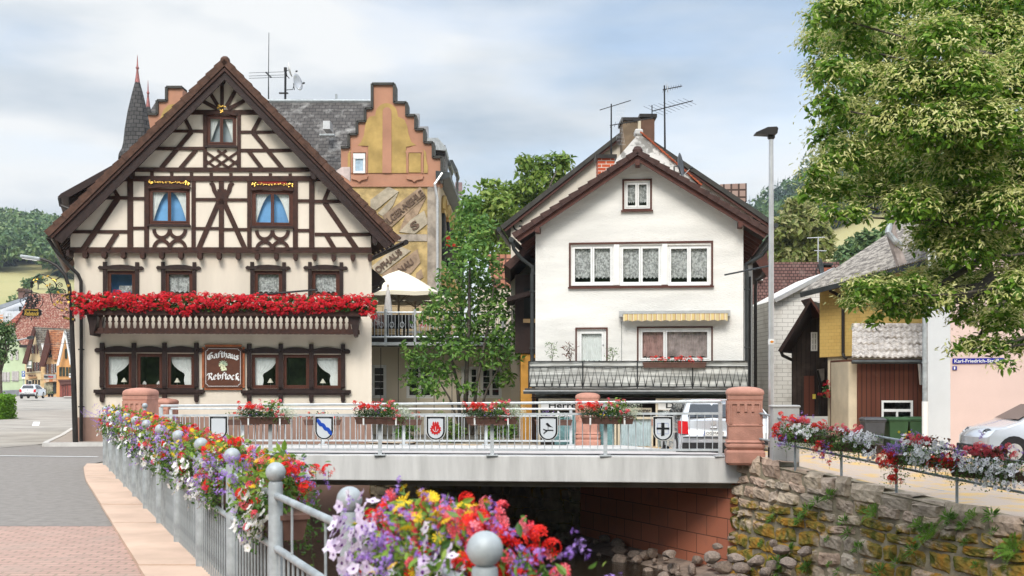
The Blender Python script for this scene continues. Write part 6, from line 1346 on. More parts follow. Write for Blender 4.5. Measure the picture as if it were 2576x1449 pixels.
# brown tiled house far right
m_browntile = tilemat('mauve_brown_tile', (.24, .135, .12), (.17, .09, .08), (.05, .03, .028), .19, .15, 'X', 1.0, .018, .8, 1, stain=(.34, .25, .22), slo=.55, shi=.8, off=.5)
t = thing('tiled_house', 'house with a broad mauve-brown tile roof behind the lamp post', 'house'); d = 56
flat(t, 'D', [(1895, 660), (2110, 659), (2125, 700), (2125, 830), (1890, 830)], d, .3, m_browntile, 'roof')
block(t, 'D', 1902, 795, 1990, 1130, d-2.5, 4, M('pale_render', (.62, .58, .50), .9), 'wall'); flat(t, 'D', [(1895, 800), (1950, 770), (1960, 778), (1900, 812)], d-3, 1, m_brownf, 'verge')
simplewin(t, 'p7', 78, 590, 116, 750, d-2.6, m_white, 1); simplewin(t, 'p7', 80, 935, 112, 1100, d-2.6, m_white, 1)
mb = MB(); a, b = WP('p7', 34, 870, d-3.4), WP('p7', 118, 745, d-3.4)
for i in range(7): x = a.x+(b.x-a.x)*i/7; mb.box(x, x+(b.x-a.x)/7*.8, d-3.44, d-3.4, a.z, b.z)
mb.box(a.x, b.x, d-3.45, d-3.38, b.z-.05, b.z+.04); mb.box(a.x, b.x, d-3.4, d-2.5, a.z-.1, a.z); mb.build('balcony', m_brownf, t)
mb = MB(); mb.tube([WP('p7', 75, 540, d-2.8), WP('p7', 122, 590, d-2.8), WP('p7', 122, 1200, d-2.8)], .10, 8); mb.build('downpipe', m_gutter_b, t)
flat(t, 'D', [(1905, 690), (1919, 690), (1919, 705), (1905, 705)], d-.2, .2, m_white, 'skylight')
ch2 = thing('roof_chimney', 'small red chimney with slab cap on the mauve-brown roof', 'chimney'); block(ch2, 'p7', 572, 128, 648, 185, 54, .7, M('red_render', (.30, .10, .06), .9), 'stack'); block(ch2, 'p7', 578, 108, 645, 130, 54.1, .5, m_dark, 'flue_gap'); block(ch2, 'p7', 566, 92, 656, 108, 53.9, .9, m_gutter, 'cap')
p = WP('p7', 543, 132, 53); dish('satellite_dish', 'small dark satellite dish beside the red roof chimney', p, .42, m_gutter, (.9, -.5, .1))
t = thing('antenna_mast', 'pale thin aerial in front of the yellow-green tree', 'antenna'); a = WP('c6', 752, 240, 54); mb = MB(); mb.tube([WP('c6', 750, 445, 54), a], .03, 6); mb.build('mast', m_alu, t); mb = MB(); mb.tube([WP('c6', 660, 250, 54), WP('c6', 805, 243, 54)], .018, 4); mb.tube([WP('c6', 720, 352, 54), WP('c6', 820, 355, 54)], .018, 4); mb.build('cross_bar', m_alu, t)
# white shingled gable wall
m_shing = tilemat('white_shingles', (.80, .78, .73), (.76, .74, .69), (.34, .31, .28), .45, .17, 'X', 1, .008, .85, .25, stain=(.42, .38, .33), slo=.5, shi=.85)
t = thing('shingled_house', 'white house wall clad in small shingles behind the dark barn', 'house'); d = 47
flat(t, 'p7', [(150, 400), (180, 392), (650, 145), (760, 205), (760, 1300), (150, 1300)], d, 6, m_shing, 'wall'); a, b = WP('p7', 168, 402, d), WP('p7', 655, 147, d)
MB().bar((a.x, d-.1, a.z), (b.x, d-.1, b.z), .5, .16).build('verge_board', m_alu, t)
# dark timber barn
m_barn = tilemat('black_barn_boards', (.035, .024, .018), (.028, .018, .014), (.008, .006, .005), .17, 4, 'X', 1, .012, .8, .6, stain=(.07, .05, .042), off=0)
t = thing('dark_barn', 'small black-brown timber barn with a red tile roof and leaning door', 'barn'); d = 42
flat(t, 'p7', [(318, 800), (318, 660), (466, 420), (612, 560), (618, 1340), (318, 1340)], d, 6, m_barn, 'wall', .5)
flat(t, 'p7', [(205, 806), (462, 392), (480, 400), (232, 820)], d-1.2, 7, m_timber2, 'roof', .5); flat(t, 'p7', [(462, 378), (475, 372), (575, 520), (560, 535)], d-1.2, 1.2, m_brownf, 'bargeboard')
a = WP('p7', 468, 374, d-1.1); mb = MB(); r1, r2_ = WP('p7', 566, 378, d+3), WP('p7', 566, 520, d-1.1)
mb.add([tuple(a), tuple(r2_), (r2_.x+1.4, d+5, r2_.z+.6), (a.x+1.8, d+5, a.z+.15)], [(0, 1, 2, 3)]); mb.build('tile_slope', tilemat('orange_pantiles', (.42, .11, .05), (.34, .08, .04), (.10, .03, .02), .28, .22, 'X', 1, .05, off=0), t)
simplewin(t, 'p7', 474, 655, 525, 808, d, m_white, 2, 2, inm=M('dim_pane', (.25, .25, .23), .3, .4, 6)); m_dboard = tilemat('red_brown_boards', (.13, .04, .022), (.10, .03, .018), (.03, .012, .01), .2, 4, 'X', 1, .014, .7, .5, off=0)
dr2 = flat(t, 'p7', [(330, 1020), (520, 1010), (545, 1060), (545, 1335), (330, 1335)], d-.06, .06, m_barn, 'door'); flat(t, 'p7', [(418, 1012), (500, 1010), (510, 1335), (418, 1335)], d-.10, .04, m_dboard, 'door_leaf')
flat(t, 'p7', [(489, 1160), (514, 1160), (514, 1198), (489, 1198)], d-.12, .015, M('yellow_notice', (.78, .62, .10), .6), 'notice'); MB().tube([WP('p7', 527, 965, d-.1), WP('p7', 560, 1090, d-.1), WP('p7', 548, 1090, d-.1), WP('p7', 548, 1320, d-.1)], .05, 6).build('pipe', m_gutter_b, t)
flat(t, 'p7', [(525, 958), (585, 950), (585, 1040), (560, 1060)], d-.08, .03, M('worn_board', (.28, .24, .21), .9, .3), 'patch_board'); MB().tube([WP('p7', 232, 812, d-1.1), WP('p7', 245, 845, d-.9), WP('p7', 318, 880, d-.1)], .06, 8).build('gutter_pipe', m_gutter_b, t)
# yellow house
m_yshing = tilemat('yellow_shingles', (.62, .42, .13), (.57, .37, .11), (.42, .27, .09), .22, .115, 'X', 1, .006, .85, .25, stain=(.62, .44, .15), slo=.45, shi=.8)
m_ybase = M('cream_base', (.62, .52, .37), .9, .1, 2)
YF = Fac(2068, 39.5, 2330, 36.5, -.45); yh = YF.root('yellow_house', 'yellow shingled house with corrugated grey roof and cream ground floor', 'house')
pq = lambda x, y, w=0, k='c6': YF.p(k, x, y, w)
z_a = pq(880, 1215)[1]; z_t = pq(880, 560)[1]
MB().prism([pq(778, 1222), pq(1030, 1210), (9.5, z_a), (9.5, z_t+2.6), pq(1600, 420), pq(778, 660)], -.10, 6).build('upper_wall', m_yshing, yh)
wy = YF.rect('c6', 936, 1392, 985, 1560)
wall([(pq(830, 1300)[0], -.6), (9.5, -.6), (9.5, z_a+.05), (pq(830, 1300)[0], z_a+.05)], [wy], 6, m_ybase, yh, 'lower_wall'); window(yh, wy, m_white, 1, .05, .08, .3, bars=2)
m_corr = M('grey_corrugated_sheet', (.20, .18, .165), .9, .35, 5, .6, 18, lo=.4, hi=.6, col2=(.38, .35, .31))
mb = MB(); n = 60; e0, e1 = pq(605, 690, -.8), pq(1640, 420, -.8); vs = []
for i in range(n*2+1):
    q = i/(n*2); u = e0[0]+(e1[0]-e0[0])*q; z = e0[1]+(e1[1]-e0[1])*q + (.03 if i % 2 else -.01); vs += [(u, -.8, z), (u+1.4, 5.6, z+3.6)]
mb.add(vs, [(2*i, 2*i+2, 2*i+3, 2*i+1) for i in range(n*2)]); mb.build('corrugated_roof', m_corr, yh)
mb = MB(); mb.bar((e0[0], -.78, e0[1]-.10), (e1[0], -.78, e1[1]-.10), .06, .16); mb.build('fascia', m_gutter, yh)
mb = MB(); q_ = [(845, 640, -.6), (850, 680, -.5), (890, 700, -.3), (950, 735, -.16), (955, 780, -.16), (955, 1190, -.16), (965, 1222, -.2), (985, 1230, -.2)]; mb.tube([(pq(x, y, w)[0], w, pq(x, y, w)[1]) for x, y, w in q_], .055, 8); mb.build('downpipe', m_gutter_b, yh)
# flower pots on the yellow house
for k, x, y, s, lab in (('p7', 630, 1135, .22, 'hanging basket of crimson geraniums on the corner of the yellow house'), ('p7', 747, 1200, .13, 'small terracotta pot of dark red flowers on the yellow house sill')):
    u, v = YF.p(k, x, y, -.25); c = Vector((YF.o.x, YF.o.y, YF.zb)) + Vector((YF.e.x*u-YF.n.x*.25, YF.e.y*u-YF.n.y*.25, v)); t = thing('flower_pot', lab, 'flower pot', c, YF.rz)
    mb = MB(); mb.lathe([(s*.5, -s*1.0), (s*.75, -s*.2), (s*.8, -.1*s), (s*.6, -.1*s)], (0, 0, 0), 12); mb.build('pot', M('terracotta', (.38, .13, .07), .85), t)
    mb = MB(); [umbel(mb, rng.normal(size=3)*s*np.array([.7, .4, .55]), .05, 14, .028) for _ in range(22)]; mb.build('blossoms', leafmat('crimson_petals', [(.40, .004, .02), (.55, .01, .03)], .6, .1), t)
    MB().inst(*ROUNDLEAF, rng.normal(size=(60, 3))*s*np.array([.7, .4, .5]), rng.normal(size=(60, 3))+np.array([0, -.5, .5]), .05).build('foliage', g_leaf, t)
# lean-to shed with pantiles and board wall
m_panti = M('weathered_pantile', (.42, .37, .33), .85, .4, 7, .4, 25, col2=(.62, .57, .52)); t = thing('board_shed', 'brown board shed with a pale pantile lean-to roof and a lace window', 'shed'); d = 34.6
mb = MB(); p00, p10, p01 = WP('c6', 1026, 1242, d-.5), WP('c6', 1640, 1242, d-.5), WP('c6', 1030, 985, d+1.6); nx, nr = 13, 5
for r in range(nr):
    for c in range(nx):
        vs = []; 
        for j in range(2):
            for i in range(7):
                q = i/6; hgt = .045*(.5-.5*math.cos(q*6.283)) if q < .5 else .045*(.5-.5*math.cos(q*6.283))
                f = (r+j*1.12)/nr; x = p00.x+(p01.x-p00.x)*f+(p10.x-p00.x)*(c+q*1.02)/nx; vs.append((x, p00.y+(p01.y-p00.y)*f, p00.z+(p01.z-p00.z)*f+.05+hgt+(0.05 if j == 0 else 0)+.012*math.sin(c*7+r*3)))
        lo = [(v[0], v[1]-.005, v[2]-.045) for v in vs[:7]]; mb.add(vs+lo, [(i, i+1, i+8, i+7) for i in range(6)] + [(14+i, 15+i, i+1, i) for i in range(6)])
mb.build('tile_roof', m_panti, t); mb = MB()
for c in range(11): a = WP('c6', 1030+c*57, 975, d+1.6); b = WP('c6', 1030+(c+1.1)*57, 975, d+1.6); mb.tube([(a.x, a.y, a.z), (b.x, b.y, b.z)], .12, 8)
mb.build('ridge_tiles', m_panti, t)
mb = MB(); a, b = WP('c6', 1026, 1258, d-.6), WP('c6', 1640, 1258, d-.6); mb.tube([a, b], .06, 8); mb.build('gutter', m_gutter, t)
m_redboard = tilemat('red_brown_shed_boards', (.13, .042, .022), (.10, .03, .017), (.03, .012, .008), .14, 6, 'X', 1, .012, .75, .5, stain=(.16, .075, .05), slo=.55, shi=.8, off=0)
a, b = WP('c6', 1075, 1262, d), WP('D', 2332, 1140, d); wr = tuple((WP('c7', 1095, 420, d).x, WP('c7', 1315, 420, d).x, WP('c7', 1200, 378, d).z, WP('c7', 1200, 212, d).z))
MB().prism([(a.x, -.6), (b.x, -.6), (b.x, a.z+.1), (a.x, a.z+.1)], d, d+3, 0, [rpoly(wr)]).build('board_wall', m_redboard, t); MB().box(a.x-.25, b.x, d+.1, d+2, -.6, a.z+.02).build('side_wall', m_ybase, t)
mb = MB(); framebox(mb, wr, .06, d-.03, d+.05); zm_ = wr[2]+(wr[3]-wr[2])*.58; xm_ = (wr[0]+wr[1])/2; mb.box(wr[0]+.06, wr[1]-.06, d-.02, d+.04, zm_-.04, zm_+.04); mb.box(xm_-.03, xm_+.03, d-.018, d+.038, wr[2]+.06, zm_-.04); o = mb.build('window', m_white, t)
MB().box(wr[0]-.02, wr[1]+.02, d+.10, d+.12, wr[2], wr[3]).build('lace_curtain', M('patterned_lace', (.50, .48, .46), .9, .4, 16, lo=.42, hi=.58, col2=(.75, .73, .70)), o); MB().add([(wr[0]+.06, d+.03, wr[2]+.06), (wr[1]-.06, d+.03, wr[2]+.06), (wr[1]-.06, d+.03, wr[3]-.06), (wr[0]+.06, d+.03, wr[3]-.06)], [(0, 1, 2, 3)]).build('pane', m_glass2, o)
MB().tube([WP('c6', 1575, 1265, d-.5), WP('c6', 1580, 1320, d-.4), WP('c6', 1590, 1440, d-.2)], .05, 8).build('downpipe', m_alu, t)
# white and pink corner house
PKF = Fac(2334, 33.2, 2576, 31.8, -.45); ph = PKF.root('pink_house', 'pale pink rendered house with a white corner strip and blue street plate', 'house'); m_pink = M('pale_pink_render', (.70, .535, .48), .9, .05, .6, .2, 50); m_wst = M('cool_white_render', (.62, .64, .65), .9, .04, 1, .2, 50)
u1 = PKF.p('p6', 668, 500)[0]; MB().box(0, u1, 0, 7, -.6, 8.2).build('corner_wall', m_wst, ph); MB().box(u1, 9, .012, 7, -.6, 8.2).build('wall', m_pink, ph); MB().prism([(-.5, 8.2), (9.5, 8.2), (9.5, 8.5), (-.5, 8.5)], -.5, 7.5).build('roof', m_rtile, ph)
m_sblue2 = M('enamel_blue', (.012, .02, .28), .25, .05)
r = PKF.rect('p6', 693, 190, 1250, 247); sp_ = thing('street_sign', 'long blue enamel street name plate on the pink house', 'street sign', PKF.loc, PKF.rz); MB().box(r[0], r[1], -.02, .0, r[2], r[3]).build('plate', m_sblue2, sp_); text_on('Karl-Friedrich-Straße', sp_, (r[0]+r[1])/2, (r[2]+r[3])/2, -.024, (r[3]-r[2])*.66, (r[1]-r[0])*.92, m_white, bold=.015)
r = PKF.rect('p6', 693, 276, 740, 318); sp_ = thing('house_number', 'small blue plate with the number 1 below the street plate', 'house number', PKF.loc, PKF.rz); MB().box(r[0], r[1], -.02, 0, r[2], r[3]).build('plate', m_sblue2, sp_); text_on('1', sp_, (r[0]+r[1])/2, (r[2]+r[3])/2, -.024, (r[3]-r[2])*.7, (r[1]-r[0])*.32, m_white, bold=.02)
# pole before it
t = thing('grey_pole', 'grey metal pole with a white wrapped base before the shed', 'pole', (W(2327, 0, 32.5).x, 32.5, -.4)); MB().lathe([(.085, 0), (.085, W(0, 1010, 32.5).z+.4)], (0, 0, 0), 14).build('sleeve', m_white, t); MB().lathe([(.072, W(0, 1010, 32.5).z+.4), (.072, W(0, 700, 32.5).z+.4), (.05, W(0, 700, 32.5).z+.42)], (0, 0, 0), 14).build('shaft', m_galv, t); MB().lathe([(.085, 2.6), (.085, 2.66)], (0, 0, 0), 14).build('clamp', m_galv, t)
# wheelie bins
m_green = M('bin_green', (.035, .085, .035), .5, .15, 3); m_gbin = M('bin_grey', (.07, .072, .078), .5, .15, 3)
def bin_(label, x, mat, d):
    t = thing('wheelie_bin', label, 'bin', (W(x, 0, d).x, d, -.42), random.uniform(-.1, .1), 'wheelie bins before the shed')
    mb = MB(); mb.rings([[(-a, -b, z), (a, -b, z), (a, b, z), (-a, b, z)] for z, a, b in ((.08, .22, .24), (.95, .285, .33), (.96, .31, .35), (1.0, .31, .35))]); bev(mb.build('body', mat, t), .02)
    mb = MB(); mb.rings([[(-a, -b, z), (a, -b, z), (a, b, z), (-a, b, z)] for z, a, b in ((1.0, .32, .37), (1.03, .32, .37), (1.08, .26, .30))]); bev(mb.build('lid', mat, t), .02)
    for s in (-1, 1): MB().tube([(s*.20, .30, .1), (s*.26, .30, .1)], .1, 12).build('wheel', m_rubber, t)
    MB().tube([(-.22, .40, .97), (.22, .40, .97)], .018, 8).build('handle', mat, t)
bin_('dark grey wheelie bin at the near end of the bin row', 2195, m_gbin, 33.4); bin_('green wheelie bin between the grey bin and its twin', 2250, m_green, 33.6); bin_('green wheelie bin standing against the grey pole', 2303, m_green, 33.8)
# utility cabinet
t = thing('utility_cabinet', 'pale grey two-door utility cabinet at the foot of the lamp post', 'cabinet', (W(1979, 0, 24.2).x, 24.4, -.08)); m_cab = M('cabinet_grey', (.50, .49, .47), .7, .1, 3); bev(MB().cbox((0, 0, .62), .56, .32, 1.24).build('body', m_cab, t), .012)
MB().cbox((0, 0, 1.265), .60, .36, .05, .015).build('roof', m_cab, t); MB().cbox((0, 0, -.02), .54, .30, .10).build('plinth', m_conc, t)
for s in (-1, 1): MB().box(s*.135-.125, s*.135+.125, -.172, -.161, .10, 1.20).build('door', m_cab, t)
# ============================================================ lamp posts
t = thing('lamp_post', 'tall slim grey lamp post with a flat black lantern head', 'lamp post', (W(1940, 0, 25.6).x, 25.6, .0)); H_ = W(0, 345, 25.6).z
MB().lathe([(.075, -.1), (.075, .25)], (0, 0, 0), 16).build('base_sleeve', m_gutter_b, t); smooth_by(MB().lathe([(.066, .25), (.064, H_*.35), (.05, H_)], (0, 0, 0), 16).build('pole', m_alu, t))
mb = MB(); mb.cbox((0, 0, H_+.0), .15, .15, .10, .03); mb.prism([(-.37, H_+.05), (-.36, H_+.085), (-.10, H_+.20), (.10, H_+.21), (.13, H_+.17), (.11, H_+.06), (.02, H_+.03)], -.13, .13); mb.build('lamp_head', m_gutter_b, t)
mb = MB(); a = W(0, 860, 25.6).z; mb.lathe([(.072, a-.06), (.072, a+.06)], (0, 0, 0), 16); mb.build('sticker_band', m_white, t); mb = MB(); mb.prism([(0, a-.03), (.05, a), (0, a+.03), (-.05, a)], -.078, -.074); mb.build('sticker_mark', M('orange_mark', (.75, .28, .01), .6), t)
MB().tube([(0, 0, W(0, 668, 25.6).z), (-.75, 1.5, W(0, 676, 25.6).z)], .02, 8).build('stay', m_gutter, t)
t = thing('street_lamp', 'dark curved street lamp leaning out at the corner of the inn', 'street lamp', (W(188, 0, 35.7).x, 35.7, -.32)); q_ = [('c2', 462, 1355), ('c2', 448, 900), ('c2', 436, 520), ('c2', 424, 400), ('c2', 396, 320), ('c2', 350, 268), ('c2', 300, 240), ('c2', 245, 222)]
pts = [WP(k, x, y, 35.7) - Vector(t.location) for k, x, y in q_]; mb = MB(); mb.tube(pts, [.085, .08, .065, .06, .055, .05, .045, .04], 12); smooth_by(mb.build('pole', m_gutter_b, t)); a, b = WP('c2', 250, 225, 35.7)-Vector(t.location), WP('c2', 128, 208, 35.7)-Vector(t.location)
mb = MB(); mb.bar(a, b, .20, .10); bev(mb.build('lamp_head', m_galv, t), .03); MB().bar(a.lerp(b, .15)-Vector((0, 0, .06)), a.lerp(b, .9)-Vector((0, 0, .055)), .15, .03).build('lens', m_white, t)
# ============================================================ cars
def car(name, label, loc, rz, paint, group=None, plate=None, hatch=True):
    t = thing(name, label, 'car', loc, rz, group)
    O = [(.10, .26), (.0, .40), (-.01, .60), (.05, .68), (.07, .80), (.10, .97), (.15, 1.03), (.38, 1.38), (.50, 1.44), (.75, 1.465), (1.4, 1.48), (2.0, 1.45), (2.3, 1.36), (2.95, .99), (3.45, .88), (3.75, .76), (3.88, .62), (3.90, .44), (3.82, .26), (3.2, .2), (.7, .2)]
    if not hatch: O = [(x*1.08, z*1.02) for x, z in O]
    cxm = sum(p[0] for p in O)/len(O)
    def wz(z): return .835 if z < .9 else .835-.27*((z-.9)/.56)**1.25
    rs = []
    for f, ins in ((-1, .05), (-.975, .018), (-.9, 0), (-.5, -.0), (0, -.012), (.5, 0), (.9, 0), (.975, .018), (1, .05)):
        ring = []
        for x, z in O:
            k = 1-abs(f)**4*.0; xx = x + (ins+.05*f*f*(1 if x < 1 else -1)*0)*(1 if x < cxm else -1) + (.06*f*f if x < .6 else (-.16*f*f if x > 3.2 else 0)); zz = z - ins*(1 if z > .8 else -1)*.8; ring.append((xx, f*wz(z), zz))
        rs.append(ring)
    smooth_by(MB().rings(rs).build('body', paint, t), 28)
    eps = .012
    side = [(.62, 1.0), (.75, 1.30), (.95, 1.38), (1.45, 1.40), (1.95, 1.375), (2.25, 1.27), (2.72, 1.0)]
    for s in (-1, 1):
        for a, b in (((.62, 1.45), (0, 0)), ((1.52, 2.72), (0, 0))):
            P = [p for p in side if a <= p[0] <= b] if False else None
        for lo, hi in ((.60, 1.46), (1.53, 2.75)):
            top = [p for p in side if lo-.001 <= p[0] <= hi+.001]; 
            if lo < 1: poly = [(.62, 1.0), (.75, 1.30), (.95, 1.38), (1.46, 1.395), (1.46, 1.0)]
            else: poly = [(1.53, 1.0), (1.53, 1.395), (1.95, 1.375), (2.25, 1.27), (2.72, 1.0)]
            mb = MB(); mb.add([(x, s*(wz(z)+eps+.003), z) for x, z in poly], [tuple(range(5)) if s < 0 else tuple(reversed(range(5)))]); mb.build('side_window', m_carglass, t)
        MB().cbox((2.55, s*.93, 1.02), .10, .18, .13, .03).build('mirror', paint, t)
        for x in (.62, 3.12):
            mb = MB(); mb.tube([(x, s*.70, .30), (x, s*.845, .30)], .36, 20); mb.build('wheel_arch', m_rubber, t)
            mb = MB(); mb.tube([(x, s*.70, .30), (x, s*.855, .30)], .30, 20); w = mb.build('wheel', m_rubber, t); mb = MB(); mb.tube([(x, s*.80, .30), (x, s*.865, .30)], .19, 16); mb.build('rim', m_alu, w)
        mb = MB(); mb.add([(.055, s*.60, .64), (.02, s*.80, .66), (.07, s*.825, .97), (.10, s*.62, .95), (.16, s*.84, .66), (.22, s*.845, .96)], [(0, 1, 2, 3), (1, 4, 5, 2)]) if s > 0 else mb.add([(.055, s*.60, .64), (.02, s*.80, .66), (.07, s*.825, .97), (.10, s*.62, .95), (.16, s*.84, .66), (.22, s*.845, .96)], [(3, 2, 1, 0), (2, 5, 4, 1)])
        for v in range(len(mb.v)): mb.v[v] = (mb.v[v][0]-.02, mb.v[v][1]*1.01, mb.v[v][2])
        mb.build('tail_light', m_redlamp, t)
        mb = MB(); mb.lathe([(.02, -.12), (.14, -.05), (.17, .06), (.02, .10)], (0, 0, 0), 14, True, 1, .55); o = mb.build('headlight', m_carglass, t); o.location = (3.62, s*.60, .68); o.rotation_euler = (0, R(65), s*.5); o.scale = (.8, 1.5, .9)
        MB().cbox((3.68, s*.60, .70), .10, .12, .09, .03).build('headlamp_bulb', m_alu, t)
    mb = MB(); mb.add([(.145, -.62, 1.05), (.145, .62, 1.05), (.375, .52, 1.36), (.375, -.52, 1.36)], [(0, 3, 2, 1)])
    for v in range(4): mb.v[v] = (mb.v[v][0]-.018, mb.v[v][1], mb.v[v][2]+.008)
    mb.build('rear_window', m_carglass, t)
    mb = MB(); mb.add([(2.93, -.66, 1.02), (2.93, .66, 1.02), (2.34, .56, 1.35), (2.34, -.56, 1.35)], [(0, 1, 2, 3)])
    for v in range(4): mb.v[v] = (mb.v[v][0]+.012, mb.v[v][1], mb.v[v][2]+.016)
    mb.build('windscreen', m_carglass, t)
    MB().box(-.045, .3, -.76, .76, .2, .44).build('rear_skirt', m_rubber, t); MB().cbox((-.025, 0, .56), .03, 1.5, .03, .01).build('bumper_strip', m_rubber, t); MB().cbox((3.9, 0, .36), .06, 1.0, .16, .02).build('grille', m_rubber, t)
    MB().cbox((.44, 0, 1.47), .10, 1.0, .03, .01).build('roof_spoiler', paint, t); MB().cbox((.38, 0, 1.462), .02, .5, .018).build('brake_light', m_redlamp, t)
    MB().tube([(.08, 0, .92), (.055, 0, .92)], .06, 16).build('badge', m_alu, t); MB().cbox((.045, 0, .80), .04, .18, .045, .015).build('hatch_handle', m_alu, t)
    mb = MB(); mb.box(-.032, -.02, -.26, .26, .61, .72); pl = mb.build('number_plate', m_white, t); MB().box(-.034, -.03, .215, .255, .615, .715).build('plate_band', m_sblue, pl)
    if plate:
        o = text_mesh(plate, .09, m_sblack, ext=.001); xs = [p.co.x for p in o.data.vertices]; k = .42/(max(xs)-min(xs)); 
        for p in o.data.vertices: p.co.x *= k
        o.location = (-.037, -.02, .665); o.rotation_euler = (R(90), 0, R(-90)); setp(o, pl)
    return t
p = W(1796, 0, 28.0); car('hatchback', 'silver hatchback parked behind the bridge railing next to the largest pillar', (p.x, 28.0, -.22), R(90), m_silver, None, 'OG:MA 53')
car('compact_car', 'silver car nosing in from the frame edge beside the pink house', (W(2404, 0, 25.6).x+4.75, 27.2, -.2), R(180), m_silver)
p = W(1930, 0, 33.5); car('parked_car', 'white car mostly hidden behind the lamp post and pillar', (p.x-.45, 37.3, -.42), R(-90), m_carwhite)
# ============================================================ old brewery with stepped gables
BR = thing('stepped_gable_building', 'old salmon and ochre building with stepped gables, slate roof and raised lettering', 'building'); dG = 70.0
m_salm = M('salmon_render', (.44, .225, .145), .95, .14, .5, .3, 20); m_och = M('ochre_panel', (.44, .30, .105), .95, .22, .8, .3, 20); m_tuff = M('pitted_grey_stone', (.34, .29, .24), .95, .3, 1.2, .6, 12, lo=.4, hi=.6)
m_sgr = M('ochre_rough_render', (.46, .335, .15), .95, .28, 1.3, .9, 9, lo=.4, hi=.62); m_slate = tilemat('lichened_slate', (.105, .095, .088), (.075, .068, .064), (.03, .028, .027), .42, .26, 'X', 1.0, .022, .8, .9, stain=(.34, .33, .31), stainscale=.9, slo=.52, shi=.72)
def poly(k, pts, d, dep, mat, name, t=BR, sh=0):
    P = [WP(k, x, y, d) for x, y in pts]; return MB().prism([(p.x, p.z) for p in P], d, d+dep).build(name, mat, t)
ST = [(92, 1500), (92, 540), (140, 540), (140, 460), (190, 460), (190, 380), (240, 380), (240, 302), (283, 302), (283, 152), (418, 152), (418, 266), (493, 266), (493, 345), (548, 345), (548, 430), (602, 430), (602, 510), (655, 510), (655, 600), (708, 600), (708, 760), (692, 775), (692, 1500)]
poly('c3', ST, dG, 1.2, m_salm, 'stepped_gable')
mb = MB()   # dark coping on every step
for a, b in zip(ST[1:-3], ST[2:-2]):
    p, q = WP('c3', *a, dG), WP('c3', *b, dG); mb.bar((p.x, dG-.05+.6, p.z), (q.x, dG-.05+.6, q.z), .16 if abs(p.z-q.z) > .01 else 1.4, 1.4 if abs(p.z-q.z) > .01 else .14)
mb.build('step_coping', m_dkroof, BR)
arch = lambda cx, r, y0, k=1: [(cx+r*math.cos(math.pi*i/10), y0-r*k*math.sin(math.pi*i/10)) for i in range(11)]
panel = [(258, 695), (258, 530), (195, 528), (215, 505), (232, 465), (238, 420), (245, 375), (270, 350), (302, 345)] + [(370-68*math.cos(math.pi*i/10), 340-72*math.sin(math.pi*i/10)) for i in range(11)] + [(440, 350), (480, 370), (497, 410), (505, 460), (522, 505), (550, 525), (490, 535), (490, 695)]
poly('c3', panel, dG-.06, .055, m_och, 'relief_panel'); poly('c3', [(345, 695)] + [(373-27*math.cos(math.pi*i/8), 320-27*math.sin(math.pi*i/8)) for i in range(9)] + [(400, 695)], dG-.10, .035, m_salm, 'relief_pilaster')
poly('c3', [(132, 695), (134, 580), (150, 552), (150, 695)], dG-.06, .055, m_och, 'relief_panel'); poly('c3', [(598, 695), (598, 550), (612, 570), (614, 620), (622, 650), (622, 695)], dG-.06, .055, m_och, 'relief_panel'); poly('c3', [(506, 692), (506, 572), (580, 572), (580, 692)], dG-.06, .055, m_och, 'blind_window')
for x0, x1 in ((150, 258), (488, 598)):
    poly('c3', [(x0-3, 570), (x0+8, 545), (x0+55, 528), (x1-10, 545), (x1, 570)], dG-.09, .08, m_salm, 'window_hood'); poly('c3', [(x0, 712), (x1-2, 712), (x1-8, 732), (x0+70, 738), (x0+52, 750), (x0+36, 738), (x0+6, 732)], dG-.12, .11, m_salm, 'window_apron')
    for x in (x0+3, x1-14): poly('c3', [(x, 570), (x+14, 570), (x+10, 600), (x+10, 695), (x, 695)], dG-.085, .08, m_salm, 'window_jamb')
a, b = WP('c3', 168, 698, dG), WP('c3', 241, 578, dG); mb = MB(); framebox(mb, (a.x, b.x, a.z, b.z), .13, dG-.10, dG-.01); mb.box(a.x, b.x, dG-.12, dG-.02, b.z-.32, b.z); o = mb.build('window', m_white, BR); MB().box(a.x+.13, b.x-.13, dG-.03, dG-.02, a.z+.13, b.z-.32).build('blue_panel', M('pale_blue_blind', (.38, .50, .60), .5, .2, 4), o)
poly('c3', [(60, 776), (620, 776), (620, 1500), (60, 1500)], dG-.05, .045, m_sgr, 'lettered_wall'); poly('c3', [(620, 772), (692, 772), (692, 1500), (620, 1500)], dG-.14, .13, m_tuff, 'corner_pilaster'); poly('c3', [(300, 1070), (618, 1070), (618, 1112), (300, 1112)], dG-.10, .045, m_tuff, 'stone_band'); poly('c3', [(60, 770), (692, 770), (692, 779), (60, 779)], dG-.16, .10, m_salm, 'string_course')
